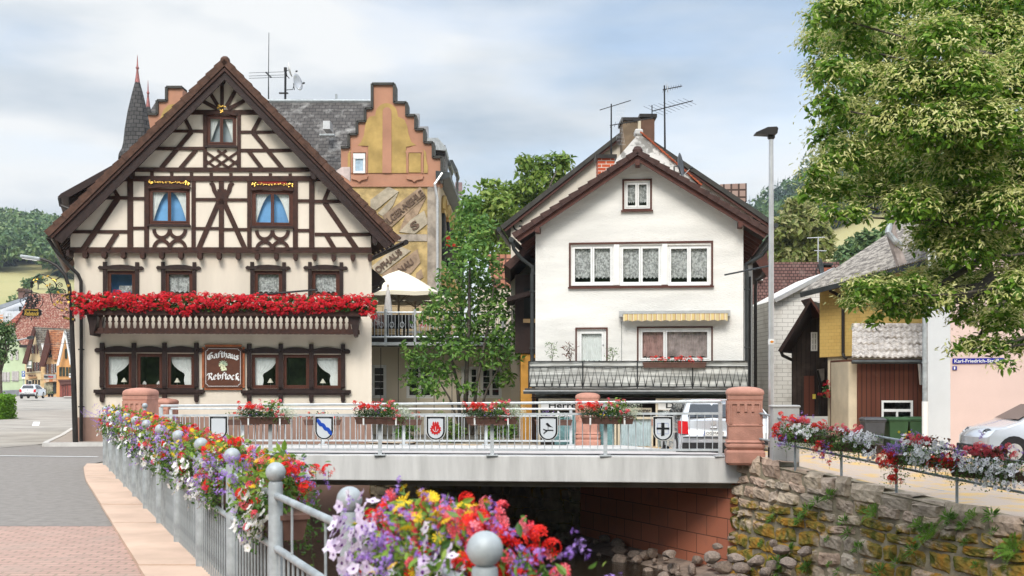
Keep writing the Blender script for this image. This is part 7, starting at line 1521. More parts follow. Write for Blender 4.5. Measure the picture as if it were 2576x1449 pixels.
# diagonal raised lettering
m_relief = M('grey_brown_relief', (.33, .235, .16), .95, .3, 2, .8, 14); m_rel2 = M('pale_relief', (.42, .36, .27), .95, .25, 2, .6, 14); m_letter = M('dark_relief_letter', (.13, .085, .06), .9, .3, 3)
b5 = lambda pts, off_, mat, name: poly('b5', pts, dG-off_, .05, mat, name)
b5([(0, 300), (240, 120), (385, 185), (70, 440), (0, 400)], .13, m_rel2, 'relief_banner'); b5([(100, 480), (380, 190), (310, 370), (180, 530)], .10, m_rel2, 'relief_banner'); b5([(160, 520), (680, 118), (752, 245), (290, 665), (225, 640)], .13, m_relief, 'relief_banner')
b5([(390, 730), (480, 490), (760, 260), (640, 500), (440, 690)], .105, m_relief, 'relief_banner'); b5([(390, 735), (560, 560), (730, 445), (775, 580), (770, 625), (600, 762)], .12, m_rel2, 'relief_banner'); b5([(20, 1200), (375, 915), (548, 990), (150, 1308), (60, 1290)], .12, m_rel2, 'relief_banner'); b5([(160, 1308), (640, 968), (678, 1150), (560, 1290), (300, 1420), (170, 1420)], .125, m_relief, 'relief_banner'); b5([(620, 1300), (690, 1240), (720, 1350), (620, 1420)], .11, m_relief, 'relief_banner')
def relief(s, x, y, wpx, hpx, ang, k='b5'):
    p = WP(k, x, y, dG-.18); o = text_on(s, BR, p.x, p.z, dG-.16, hpx*.1852*dG/F, wpx*.1852*dG/F, m_letter, .03, R(-ang), bold=.03); o.name = 'raised_lettering'
relief('ILGER·NEHLE', 465, 400, 640, 95, 40); relief('OFHAUS', 245, 1130, 440, 90, 39.5); relief('NAU', 480, 1195, 230, 85, 37); relief('S', 600, 645, 110, 110, 38)
# receding right side with cornice, dormers and balcony
sx0 = WP('c3', 692, 775, dG).x; rec = 26.0; ex = (840*.4115+820-CX)*(dG+rec)/F; zE = WP('c3', 700, 740, dG).z
m_side = M('cream_side_wall', (.52, .42, .29), .9, .12, 1.0); shx = (ex-sx0)/rec
MB().prism([(sx0-.3, -1), (sx0, -1), (sx0, zE), (sx0-.3, zE)], 0, rec, shx).build('side_wall', m_side, BR, loc=(0, dG+.02, 0))
mb = MB(); mb.prism([(sx0-.2, zE-.1), (sx0+.65, zE+.15), (sx0+.65, zE+.45), (sx0-.2, zE+.55)], 0, rec, shx); mb.build('cornice', m_gutter, BR, loc=(0, dG-.2, 0))
for i in range(6):
    y = 2+i*4.1; x = sx0+shx*y
    for z0, z1 in ((zE-4.6, zE-1.7), (zE-9, zE-6.2)):
        mb = MB(); mb.box(x, x+.18, y, y+1.6, z0, z1); w = mb.build('window', m_dark, BR, loc=(0, dG, 0)); mb = MB(); mb.tube([(x+.12, y+.8-1.1*math.cos(math.pi*j/8), z1+.2+.9*math.sin(math.pi*j/8)) for j in range(9)], .16, 6); mb.box(x, x+.2, y-.3, y+1.9, z1, z1+.25); mb.build('window_arch', m_och, w)
MB().tube([(sx0+.2, dG-.2, zE+.4), (sx0-.25, dG-.35, zE-.3), (sx0-.1, dG-.3, zE-1.2), (sx0-.1, dG-.3, -1)], .085, 8).build('downpipe', m_alu, BR)
m_redbal = M('red_balcony_cloth', (.62, .035, .015), .8, .12, 3); a, b = WP('c3', 735, 1145, dG+3), WP('c3', 800, 1075, dG+3); mb = MB(); mb.box(a.x, b.x, dG+3, dG+6, a.z, b.z); bo = mb.build('balcony', m_redbal, BR); MB().box(a.x-.2, b.x+.2, dG+2.8, dG+6.2, a.z-.5, a.z-.05).build('slab', m_gutter_b, bo); mb = MB(); mb.box(a.x-.05, b.x+.1, dG+2.9, dG+2.96, b.z+.05, b.z+.12); mb.build('rail', m_black, bo)
for (x0, x1, y0, y1, dd, cap) in ((600, 735, 480, 600, 5, 1), (715, 765, 580, 720, 9, 0), (755, 805, 615, 750, 13, 0)):
    a, b = WP('c3', x0+40, y1, dG+dd), WP('c3', x1-6, y0+45, dG+dd); mb = MB(); mb.box(a.x, b.x, dG+dd, dG+dd+3, a.z-1, b.z); dm = mb.build('dormer', m_slate, BR)
    q = [WP('c3', x, y, dG+dd-.4) for x, y in ((x0, y0), (x0+85 if cap else x0+20, y0), (x1, y0+60), (x1-5, y0+78), (x0+30, y0+70))]; MB().prism([(p.x, p.z) for p in q], dG+dd-.4, dG+dd+3).build('dormer_roof', m_galv if cap else m_gutter, dm)
poly('c3', [(497, 332), (570, 332), (570, 410), (624, 410), (624, 478), (560, 478), (497, 345)], dG+5, .5, M('grey_lead', (.30, .31, .33), .6, .2, 2), 'rear_step')
poly('c3', [(790, 752), (832, 752), (832, 830), (790, 810)], dG+22, .5, M('rear_mauve_wall', (.28, .20, .20), .9), 'rear_gable')
# slate roof between the two gables, and the left gable with its turrets
rz_, rb_z = W(0, 256, dG+7).z, W(0, 520, dG+.5).z
xL, xR = W(380, 0, dG+6).x, WP('c3', 300, 0, dG+.5).x
mb = MB(); mb.add([(xL-2, dG+.5, rb_z), (xR, dG+.5, rb_z), (xR, dG+7, rz_), (xL, dG+7, rz_), (xL-2, dG+14, rb_z), (xR, dG+14, rb_z)], [(0, 1, 2, 3), (3, 2, 5, 4)]); mb.build('slate_roof', m_slate, BR)
mb = MB(); mb.tube([(xL, dG+7, rz_+.05), (xR, dG+7, rz_+.05)], .13, 6); p = W(846, 247, dG+7); mb.tube([(p.x, dG+7, rz_), (p.x, dG+7, rz_+.5)], .08, 6); mb.build('ridge', m_galv, BR)
MB().box(xL-2, xR+.5, dG+.55, dG+12, -1, rb_z-.05).build('main_wall', m_salm, BR)
a, b = WP('an', 1060, 1300, dG+3), WP('an', 1145, 1200, dG+3); mb = MB(); mb.box(a.x, b.x, dG+2.7, dG+4, a.z, b.z); mb.build('roof_hatch', m_alu, BR); a, b = WP('an', 1010, 1370, dG+2), WP('an', 1190, 1350, dG+2); mb = MB(); mb.box(a.x, b.x, dG+1.9, dG+2.3, a.z, b.z); mb.build('snow_guard', m_galv, BR)
poly('D', [(860, 420), (880, 420), (880, 455), (845, 430)], dG-3, .4, M('pale_tile_piece', (.55, .45, .42), .8), 'porch_tiles'); 
LG = [(905, 900), (905, 517), (963, 517), (963, 435), (1020, 435), (1020, 353), (1115, 353), (1115, 435), (1250, 520), (1250, 900)]
poly('c1', LG, dG+1, 1, m_salm, 'left_gable'); mb = MB()
for a, b in zip(LG[1:6], LG[2:7]): p, q = WP('c1', *a, dG+1), WP('c1', *b, dG+1); mb.bar((p.x, dG+1.45, p.z), (q.x, dG+1.45, q.z), .16 if abs(p.z-q.z) > .01 else 1.2, 1.2 if abs(p.z-q.z) > .01 else .14)
mb.build('step_coping', m_dkroof, BR); poly('c1', [(975, 620), (980, 540), (1000, 490), (1030, 460), (1100, 450), (1100, 620)], dG+.9, .06, m_och, 'relief_panel')
m_tslate = tilemat('turret_slate', (.085, .08, .078), (.06, .057, .056), (.02, .02, .02), .30, .24, 'X', 1, .02, .8, .8, stain=(.26, .26, .25), slo=.6, shi=.75); m_fin = M('copper_finial', (.30, .12, .11), .5, .25, 6, metal=.4)
def turret(k, tipx, tipy, topy, basey, rb, d, label):
    t = thing('turret', label, 'turret', (WP(k, tipx, basey, d).x, d, WP(k, tipx, basey, d).z), 0, 'slate turrets'); sc_ = K[k][0]*d/F; h = (basey-topy)*sc_; r = rb*sc_; MB().lathe([(r*1.06, -.25), (r*1.04, 0), (r*.88, h*.07), (r*.78, h*.17), (r*.70, h*.36), (r*.54, h*.6), (r*.33, h*.82), (r*.14, h)], (0, 0, 0), 8).build('cone_roof', m_tslate, t); MB().lathe([(r*.85, -8), (r*.85, -.2)], (0, 0, 0), 8).build('wall', m_salm, t); H = (topy-tipy)*sc_
    smooth_by(MB().lathe([(r*.15, h-.05), (r*.09, h+H*.25), (r*.05, h+H*.45), (r*.10, h+H*.52), (r*.05, h+H*.58), (r*.03, h+H*.8), (.01, h+H)], (0, 0, 0), 10).build('finial', m_fin, t))
turret('c1', 840, 155, 320, 765, 112, 66.5, 'taller slate turret with pointed copper finial rising behind the inn roof'); turret('c1', 905, 310, 470, 900, 95, 73, 'shorter slate turret half hidden behind the taller one')
# aerials on its roof
t = thing('antenna_mast', 'very tall thin whip aerial with cross wires above the slate roof', 'antenna'); d = dG+7; MB().tube([WP('an', 385, 955, d), WP('an', 385, 640, d), WP('an', 390, 110, d)], [.05, .03, .02], 6).build('mast', m_gutter, t); mb = MB(); [mb.tube([WP('an', 145, y, d), WP('an', 575, y-14, d)], .015, 4) for y in (602, 640, 668)]; mb.tube([WP('an', 350, 592, d), WP('an', 420, 660, d)], .05, 5); mb.build('cross_bar', m_gutter, t)
t = thing('dish_mast', 'stout dark mast carrying two satellite dishes above the slate roof', 'antenna'); mb = MB(); mb.tube([WP('an', 590, 955, d), WP('an', 592, 540, d)], .075, 8); mb.cbox(WP('an', 592, 560, d), .18, .18, .26); a = WP('an', 570, 850, d); mb.cbox(a, .6, .2, .07); mb.tube([WP('an', 605, 630, d), WP('an', 640, 670, d)], .03, 6); mb.tube([WP('an', 605, 810, d), WP('an', 680, 805, d), WP('an', 690, 770, d)], .025, 6); mb.build('mast', m_black, t)
p = WP('an', 722, 720, d-.3); q = dish('dish', 'x', p, .56, m_alu, (.92, -.38, .18)); q2 = dish('dish', 'x', WP('an', 630, 570, d+.5), .5, m_white, (.97, .12, .25))
tag(q, 'larger pale satellite dish on the stout mast above the slate roof', group='dishes above the slate roof'); tag(q2, 'white satellite dish turned edge-on at the top of the stout mast', group='dishes above the slate roof'); q.name = q2.name = 'satellite_dish'
# ============================================================ annex with roof terrace, parasols
AX = thing('terrace_annex', 'cream flat-roofed annex with white sash windows and an iron-railed roof terrace', 'building'); d = 44.0
m_annex = M('panel_cream', (.66, .585, .47), .9, .06, .6)
xa, xb = W(880, 0, d).x, W(1335, 0, d).x; zt_ = W(0, 872, d).z; wins = []
for x0, x1, y0, y1 in ((905, 972, 918, 1002), (1022, 1090, 920, 1002), (1160, 1205, 922, 1002), (1208, 1262, 924, 1002)): a, b = W(x0, y1, d), W(x1, y0, d); wins.append((a.x, b.x, a.z, b.z))
MB().prism([(xa, -2.2), (xb, -2.2), (xb, zt_), (xa, zt_)], d, d+8, 0, [rpoly(w) for w in wins]).build('wall', m_annex, AX)
for w in wins: window(AX, w, m_white, 2, .06, d+.03, .5, m_dark, .05, 3)
for x in (958, 1002, 1047, 1092, 1137, 1290): p = W(x, 0, d).x; MB().box(p-.012, p+.012, d-.006, d, -.4, zt_-.05).build('panel_joint', m_gutter_b, AX)
zs0, zs1 = W(0, 868, d-1).z, W(0, 842, d-1).z; MB().box(xa, xb, d-1.1, d+8, zs0+.06, zs1).build('terrace_slab', m_gutter_b, AX); MB().box(xa, xb, d-1.3, d-1.1, zs0-.02, zs0+.10).build('gutter', m_galv_l, AX)
zr0, zr1 = W(0, 848, d-1.2).z, W(0, 786, d-1.2).z
for z in (zr0, zr1, (zr0*2+zr1)/3-.3): MB().tube([(xa, d-1.2, z), (xb, d-1.2, z)], .035, 6).build('rail', m_galv_l, AX)
for x in (917, 972, 1046, 1120, 1194, 1268, 1320):
    p = W(x-12+10, 0, d-1.2).x; MB().tube([(p, d-1.2, zs0-.05), (p, d-1.2, zr1+.12)], .05, 8).build('post', m_galv_l, AX)
for i in range(54):
    x = xa+(xb-xa)*(i+.5)/54; mb = MB(); mb.tube([(x, d-1.2, zr0), (x, d-1.2, zr1)], .012, 4)
    if i % 3 == 1: mb.tube([(x+.07*math.cos(a), d-1.2, (zr0+zr1)/2+.1*math.sin(a)) for a in [6.283*j/12 for j in range(13)]], .012, 4)
    mb.build('baluster', m_galv_l, AX)
m_paras = M('cream_parasol_cloth', (.76, .70, .55), .9, .06, 1.5); m_wood = M('pale_wood_pole', (.42, .33, .22), .7, .2, 4)
def parasol(label, cx, topy, ey, hw, d, basey, closed=False):
    c = W(cx, basey, d); t = thing('parasol', label, 'parasol', c, 0, 'parasols on the terrace'); h = W(0, topy, d).z-c.z; he = W(0, ey, d).z-c.z; r = hw*d/F
    MB().lathe([(.04, 0), (.04, h-.05)], (0, 0, 0), 10).build('pole', m_wood, t); MB().lathe([(.4, 0), (.4, .06), (.06, .1)], (0, 0, 0), 12).build('base', m_galv, t)
    if closed: MB().lathe([(.05, he), (.19, he+.06), (.16, he+.4), (.08, h-.35), (.02, h)], (0, 0, 0), 9).build('canopy', M('folded_grey_white_cloth', (.60, .57, .54), .9, .1, 3), t); return
    n = 8; mb = MB(); vs = [(0, 0, h)]; K_ = 4
    for k in range(1, K_+1):
        f = k/K_
        for j in range(n*3): a = 6.283*j/(n*3)+.2; ca, sa = math.cos(a), math.sin(a); q = 1/max(abs(ca), abs(sa)); q = 1+(q-1)*.55; vs.append((r*f*ca*q, r*f*sa*q, h-(h-he)*f**1.25 - .05*(1-abs(math.cos(a*4)))*f))
    N = n*3; fs = [(0, 1+j, 1+(j+1) % N) for j in range(N)] + [(1+(k-1)*N+j, 1+k*N+j, 1+k*N+(j+1) % N, 1+(k-1)*N+(j+1) % N) for k in range(1, K_) for j in range(N)]
    n0 = len(vs); vs += [(v[0], v[1], v[2]-.16) for v in vs[1+(K_-1)*N:1+K_*N]]; fs += [(1+(K_-1)*N+j, n0+j, n0+(j+1) % N, 1+(K_-1)*N+(j+1) % N) for j in range(N)]
    mb.add(vs, fs); mb.build('canopy', m_paras, t)
    for j in range(n): a = 6.283*j/n+.2; MB().bar((.03*math.cos(a), .03*math.sin(a), he-.35), (r*.62*math.cos(a), r*.62*math.sin(a), he+(h-he)*.42-.06), .03).build('rib', m_wood, t)
parasol('broad cream parasol opened highest over the terrace, in front of the lettered wall', 1003, 680, 738, 104, 46, 850); parasol('cream parasol opened under and behind the broadest one', 1045, 722, 752, 95, 50, 838); parasol('low cream parasol half hidden by the inn corner', 900, 722, 752, 85, 51, 838); parasol('folded greyish parasol standing at the terrace railing', 976, 714, 806, 0, 44, 852, True); parasol('folded tan parasol behind the top of the young maple', 1308, 752, 800, 0, 46, 852, True)
# furniture glimpsed behind the terrace railing
gtf = 'dark wicker chairs on the terrace'
for i, (x, lab) in enumerate(((955, 'dark wicker chair on the terrace beside the inn corner'), (988, 'dark wicker chair on the terrace under the broad parasol pole'), (1010, 'dark wicker chair on the terrace between the parasol and the red cloth'), (1030, 'dark wicker chair on the terrace touching the red cloth'))):
    t = thing('terrace_chair', lab, 'chair', W(x, 852, 43.6), 0, gtf); mw = m_black if i else m_brownplastic; MB().cbox((0, .15, .42), .5, .5, .06).build('seat', mw, t); MB().cbox((0, -.10, .65), .5, .05, .5, .015).build('backrest', mw, t); [MB().bar((sx*.22, sy+.15, 0), (sx*.22, sy+.15, .42), .04).build('leg', mw, t) for sx in (-1, 1) for sy in (-.2, .2)]
t = thing('tablecloth', 'red cloth hanging behind the terrace railing', 'cloth'); a, b = W(1055, 822, 43.3), W(1073, 792, 43.3); mb = MB(); mb.add([(a.x+(b.x-a.x)*i/8, 43.3+.03*math.sin(i*2), z) for z in (a.z, b.z) for i in range(9)], [(i, i+1, i+10, i+9) for i in range(8)]); mb.build('cloth', m_redbal, t)
t = thing('floral_cloth', 'pink patterned cloth over a terrace table beside the inn corner', 'cloth'); a, b = W(940, 818, 43.3), W(956, 790, 43.3); mb = MB(); mb.add([(a.x+(b.x-a.x)*i/8, 43.35+.03*math.sin(i*2), z) for z in (a.z, b.z) for i in range(9)], [(i, i+1, i+10, i+9) for i in range(8)]); mb.build('cloth', M('pink_pattern', (.55, .25, .25), .9, .5, 12, lo=.45, hi=.55, col2=(.75, .70, .66)), t)
t = thing('stone_wall', 'tan block wall at the back of the roof terrace', 'wall'); a, b = W(985, 858, 53), W(1100, 745, 53); MB().box(a.x-4, b.x+1, 53, 53.4, 0, b.z).build('blocks', tilemat('tan_blocks', (.48, .37, .22), (.42, .32, .18), (.30, .22, .13), .7, .3, 'X', 1, .02), t)
t = thing('low_house', 'small house with a salmon pantile roof behind the young maple', 'house'); dd = 58; P = [W(x, y, dd) for x, y in ((1225, 640), (1290, 640), (1340, 720), (1240, 725))]; MB().prism([(p.x, p.z) for p in P], dd, dd+.4).build('roof', tilemat('salmon_pantile', (.50, .23, .15), (.42, .18, .11), (.16, .07, .05), .32, .34, 'X', 1, .045, off=0), t); a, b = W(1200, 900, dd), W(1345, 722, dd); MB().box(a.x, b.x, dd+.1, dd+5, -.5, b.z).build('wall', m_annex, t)
# ============================================================ trees between the houses
l_maple = leafmat('young_maple_leaves', [(.06, .15, .03), (.11, .23, .045), (.17, .32, .06), (.27, .42, .09)], .45, .35)
l_robin = leafmat('yellow_green_leaves', [(.09, .17, .025), (.15, .25, .04), (.24, .34, .06), (.33, .40, .10)], .45, .35)
def clump_tree(name, label, base, lm, nleaf, leaf, mat, stems, bark=None, tmpl=LEAF, up=.45, seed=3, group=None, cat='tree'):
    t = thing(name, label, cat, base, 0, group); B0 = Vector(base); mb = MB()
    for s in stems: mb.tube([Vector(p)-B0 for p in s[0]], s[1], 7)
    mb.build('trunk', bark or m_bark, t, smooth=True); lm = [(np.array(c)-np.array(B0), r) for c, r in lm]
    P, dd = crown_pts(lm, nleaf, seed, .25); MB().inst(tmpl[0], tmpl[1], P, dd*.7+rng.normal(size=dd.shape)*.6+np.array([0, 0, up]), leaf*rng.uniform(.65, 1.3, len(P))).build('crown', mat, t); return t
dM = 39.5; mp = lambda x, y, dz=0: W(x, y, dM+dz)
cl = [(1185, 520, 34), (1170, 560, 40), (1205, 575, 45), (1150, 610, 40), (1200, 630, 55), (1165, 665, 52), (1225, 680, 50), (1130, 700, 38), (1190, 720, 62), (1240, 740, 52), (1120, 765, 52), (1180, 785, 66), (1250, 800, 58), (1085, 800, 46), (1140, 830, 60), (1210, 850, 66), (1275, 860, 50), (1090, 870, 48), (1150, 890, 58), (1060, 920, 44), (1110, 950, 52), (1040, 960, 34), (1240, 910, 50), (1295, 900, 36), (1080, 985, 42), (1030, 900, 22), (1015, 870, 14), (1270, 960, 34), (1180, 985, 30), (1310, 830, 26), (1320, 790, 20), (1165, 500, 18), (1178, 470, 12)]
lmM = [(mp(x, y, random.uniform(-.9, .9)), r*dM/F*1.02) for x, y, r in cl]
st = [([mp(1170, 1095), mp(1172, 980), mp(1180, 800), mp(1183, 560)], [.10, .08, .06, .02]), ([mp(1160, 1095), mp(1150, 960), mp(1125, 860), mp(1100, 780)], [.07, .055, .04, .015]), ([mp(1185, 1095), mp(1200, 960), mp(1228, 820), mp(1245, 700)], [.07, .055, .04, .015]), ([mp(1165, 1095), mp(1130, 1000), mp(1080, 920)], [.05, .035, .012]), ([mp(1190, 1095), mp(1225, 980), mp(1280, 880)], [.05, .035, .012])]
clump_tree('young_maple', 'multi-stemmed young maple growing between the inn and the white house', (mp(1170, 1095).x, dM, -1.2), lmM, 5400, .20, l_maple, st)
dT = 62; lr_ = [(1300, 505, 60), (1250, 520, 55), (1350, 470, 55), (1390, 425, 45), (1340, 430, 45), (1420, 412, 30), (1240, 480, 40), (1210, 560, 60), (1290, 580, 80), (1370, 520, 60), (1190, 520, 34), (1230, 620, 70), (1320, 410, 24), (1310, 640, 70), (1180, 580, 40), (1400, 460, 30)]
mq = lambda x, y, dz=0: W(x, y, dT+dz)
clump_tree('robinia', 'yellow-green broadleaf tree rising behind the young maple and panelled house', (mq(1300, 1060).x, dT, -.5), [(mq(x, y, random.uniform(-2, 2)), r*dT/F) for x, y, r in lr_], 5200, .38, l_robin, [([mq(1300, 1060), mq(1300, 700), mq(1290, 540)], [.3, .22, .08]), ([mq(1300, 720), mq(1360, 520), mq(1400, 430)], [.15, .1, .03]), ([mq(1298, 700), mq(1240, 560), mq(1235, 500)], [.15, .1, .03])])
dY = 75; my = lambda x, y, dz=0: W(x, y, dY+dz)
ly = [(2010, 540, 45), (1985, 580, 45), (2040, 570, 45), (1975, 630, 45), (2030, 620, 55), (2065, 620, 34), (1960, 600, 30), (2000, 520, 25), (2050, 650, 40), (1990, 660, 45), (2080, 600, 16)]
clump_tree('lime_tree', 'pale yellow-green rounded tree behind the mauve-brown roof', (my(2010, 1010).x, dY, 0), [(my(x, y, random.uniform(-2, 2)), r*dY/F*1.05) for x, y, r in ly], 4200, .46, leafmat('pale_lime_leaves', [(.10, .14, .03), (.19, .23, .05), (.32, .33, .12), (.40, .38, .18)], .5, .3), [([my(2010, 1010), my(2012, 640)], [.4, .2])])
dW = 110; mw_ = lambda x, y, dz=0: W(x, y, dW+dz)
clump_tree('walnut_tree', 'deep green broadleaf tree behind the corrugated grey roof', (mw_(2170, 990).x, dW, .4), [(mw_(x, y, random.uniform(-3, 3)), r*dW/F) for x, y, r in ((2160, 630, 40), (2200, 640, 45), (2130, 650, 35), (2230, 610, 40), (2180, 610, 35), (2270, 600, 50))], 2600, .6, lm_dec, [([mw_(2170, 990), mw_(2175, 640)], [.4, .2])])
# undergrowth on the bank below the maple
l_bush = leafmat('bank_bush_leaves', [(.05, .11, .02), (.11, .19, .035), (.20, .28, .05)], .5, .3)
gb = 'bushes on the bank behind the bridge'
for i, (x, y, r, lab) in enumerate(((1020, 1098, 30, 'dark bush on the bank left of the maple stems'), (1130, 1090, 40, 'leafy bush on the bank at the foot of the maple'), (1260, 1092, 40, 'olive bush on the bank between the maple and the small pillar'), (1390, 1095, 36, 'green bush on the bank close to the small pillar'))):
    t = thing('bush', lab, 'bush', W(x, y+20, 37.6), 0, gb); lm = lumps((0, 0, .45), (r*37.6/F*1.25, .5, .6), 9, seed=40+i); P, dd = crown_pts(lm, 800, 40+i, .4); MB().inst(*LEAF, P, dd+rng.normal(size=dd.shape)*.5+np.array([0, 0, .4]), .13*rng.uniform(.6, 1.2, len(P))).build('foliage', l_bush if i % 2 else l_maple, t)
# ============================================================ village street at the left
def houseL(label, k, d, wall_pts, mat, name='village_house', cat='house', dep=9): t = thing(name, label, cat); P = [WP(k, x, y, d) for x, y in wall_pts]; MB().prism([(p.x, p.z) for p in P], d, d+dep).build('wall', mat, t); return t
def fp(t, k, pts, d, mat, name, th=.12, sh=0): P = [WP(k, x, y, d) for x, y in pts]; return MB().prism([(p.x, p.z) for p in P], d, d+th).build(name, mat, t)
m_fw = M('grey_white_shutter', (.50, .47, .47), .7, .1, 4); m_bsh = M('brown_shutter', (.12, .05, .04), .7, .1, 4); m_gsh = M('green_black_shutter', (.035, .045, .03), .7, .1, 4)
m_redt = tilemat('mottled_red_tile', (.42, .12, .085), (.52, .27, .20), (.16, .05, .04), .24, .24, 'X', 1, .04, .8, .8, stain=(.60, .42, .34), slo=.5, shi=.62, stainscale=4); m_greyt = tilemat('grey_brown_tile', (.20, .175, .14), (.25, .22, .18), (.05, .045, .04), .9, .27, 'X', 1, .045, .8, .8, stain=(.30, .29, .26)); m_ort = tilemat('orange_tile', (.50, .20, .09), (.56, .28, .15), (.16, .06, .04), .9, .27, 'X', 1, .045, .8, .8, stain=(.58, .42, .30)); m_dkt = tilemat('dark_grey_tile', (.13, .125, .125), (.22, .21, .20), (.04, .04, .04), .7, .27, 'X', 1, .05, .8, .8)
def shut(t, k, xs, y0, y1, d, mat, hw):
    for x in xs: fp(t, k, [(x-hw, y0), (x+hw, y0), (x+hw, y1), (x-hw, y1)], d-.12, mat, 'shutter', .1)
def lwin(t, k, x0, y0, x1, y1, d): fp(t, k, [(x0, y0), (x1, y0), (x1, y1), (x0, y1)], d-.10, m_white, 'window', .08); fp(t, k, [(x0+4, y0+4), (x1-4, y0+4), (x1-4, y1-4), (x0+4, y1-4)], d-.115, m_carglass, 'pane', .01)
m_mint = M('pale_green_render', (.50, .60, .40), .9, .06, 1); dg = 176
t = houseL('pale green house with a big mottled red hipped roof at the street end', 's1', dg, [(-60, 1250), (-60, 240), (190, 240), (290, 520), (420, 520), (420, 1250)], m_mint)
fp(t, 's1', [(190, 205), (330, -30), (440, -260), (1300, -260), (1300, 320), (480, 320), (420, 520), (285, 500)], dg-1.2, m_redt, 'roof', .5); fp(t, 's1', [(60, 225), (320, 0), (335, 15), (200, 215)], dg-1.6, tilemat('red_stripe_tile', (.45, .12, .08), (.50, .2, .14), (.2, .06, .05), .5, .5, 'X', 1, .06), 'hip_roof', .4); fp(t, 's1', [(60, 225), (200, 208), (200, 240), (60, 245)], dg-1.5, m_gutter_b, 'eave', .4); fp(t, 's1', [(285, 500), (420, 505), (420, 540), (285, 540)], dg-1.4, m_gutter_b, 'eave', .4)
fp(t, 's1', [(-60, 1180), (300, 1165), (300, 1250), (-60, 1250)], dg-.2, M('grey_plinth', (.24, .25, .28), .9), 'plinth', .15)
lwin(t, 's1', 140, 300, 195, 420, dg); shut(t, 's1', (150, 185), 310, 420, dg, m_fw, 14); shut(t, 's1', (170,), 580, 725, dg, m_fw, 16); shut(t, 's1', (250,), 575, 720, dg, m_fw, 20); shut(t, 's1', (20, 70, 120), 905, 1045, dg, m_fw, 21); shut(t, 's1', (192, 222, 258), 890, 1040, dg, m_fw, 17)
d1 = 168; t = houseL('cream narrow-gabled shop house with brown shutters beside the pale green house', 's1', d1, [(370, 1270), (370, 770), (500, 260), (610, 700), (610, 1270)], M('pale_yellow_render', (.68, .54, .33), .9, .06, 1))
fp(t, 's1', [(490, 228), (700, 245), (1060, 262), (1060, 300), (720, 300), (640, 640), (600, 700)], d1-.4, m_greyt, 'roof', .5); fp(t, 's1', [(490, 228), (515, 300), (392, 790), (325, 775)], d1-1.4, m_brownf, 'bargeboard', .5)
shut(t, 's1', (462, 510, 553), 505, 630, d1, m_bsh, 11); lwin(t, 's1', 475, 505, 500, 625, d1); shut(t, 's1', (502, 545, 590), 755, 890, d1, m_bsh, 12); lwin(t, 's1', 514, 760, 534, 890, d1); lwin(t, 's1', 556, 760, 580, 890, d1); shut(t, 's1', (410, 455), 845, 900, d1, m_bsh, 12); shut(t, 's1', (400, 490, 532, 575), 1020, 1180, d1, m_gutter_b, 12); lwin(t, 's1', 415, 1030, 470, 1150, d1); fp(t, 's1', [(372, 905), (610, 890), (610, 905), (372, 920)], d1-.15, m_salon, 'cornice', .14)
fp(t, 's1', [(605, 480), (660, 480), (640, 580), (628, 580)], d1-.6, m_white, 'roof_light', .1); fp(t, 's1', [(420, 978), (540, 970), (540, 990), (420, 1000)], d1-.25, M('tan_ledge', (.42, .24, .12), .8), 'ledge', .2)
p = WP('s1', 480, 950, d1); o = text_on('Nußbacher Hof', t, p.x, p.z, d1-.2, .33, 1.15, m_bsh, .02, 0, bold=.02)
d2 = 165; t = houseL('peach gabled shop house with orange tile roof and a deep brown bargeboard', 's1', d2, [(655, 1270), (655, 800), (730, 430), (850, 720), (850, 1270)], M('peach_render', (.68, .45, .24), .9, .06, 1)); fp(t, 's1', [(605, 830), (660, 830), (660, 1270), (605, 1270)], d2+.5, M('tan_side', (.60, .42, .22), .9), 'side_wall', 5)
fp(t, 's1', [(700, 275), (948, 290), (960, 330), (880, 560), (845, 720), (780, 715)], d2-.4, m_ort, 'roof', .5); fp(t, 's1', [(700, 275), (740, 520), (650, 825), (575, 810)], d2-1.2, m_brownf, 'bargeboard', .5)
shut(t, 's1', (685, 722, 755, 795), 785, 925, d2, m_bsh, 10); lwin(t, 's1', 696, 790, 712, 925, d2); lwin(t, 's1', 766, 785, 784, 920, d2); lwin(t, 's1', 808, 780, 836, 912, d2); lwin(t, 's1', 715, 540, 760, 655, d2); fp(t, 's1', [(697, 655), (770, 650), (770, 675), (700, 690)], d2-.4, m_gutter, 'window_box', .3)
fp(t, 's1', [(655, 1010), (845, 1000), (845, 1040), (655, 1050)], d2-.6, tilemat('scalloped_awning', (.55, .20, .08), (.72, .62, .45), (.4, .2, .1), .5, 3, 'X', 1, .01, off=0), 'awning', .4); fp(t, 's1', [(655, 1065), (780, 1055), (780, 1225), (655, 1230)], d2-.1, M('shop_glass', (.34, .32, .22), .3, .4, 3), 'shop_window', .08); fp(t, 's1', [(785, 1055), (835, 1050), (835, 1220), (785, 1225)], d2-.1, m_carglass, 'shop_door', .08); fp(t, 's1', [(652, 940), (828, 935), (828, 1000), (652, 1006)], d2-.4, m_galv, 'sign_board', .2)
p = WP('s1', 735, 970, d2); o = text_on('Weller’s', t, p.x-.34, p.z, d2-.45, .30, .60, m_sblack, .02, bold=.02); o = text_on('Friseure', t, p.x+.36, p.z, d2-.45, .30, .68, m_redlamp, .02, bold=.02)
d3 = 160; t = houseL('orange gabled house with white verge board and dark shutters by the inn corner', 's1', d3, [(835, 1290), (845, 800), (955, 430), (1050, 800), (1120, 790), (1120, 1290)], M('orange_render', (.66, .34, .13), .9, .06, 1))
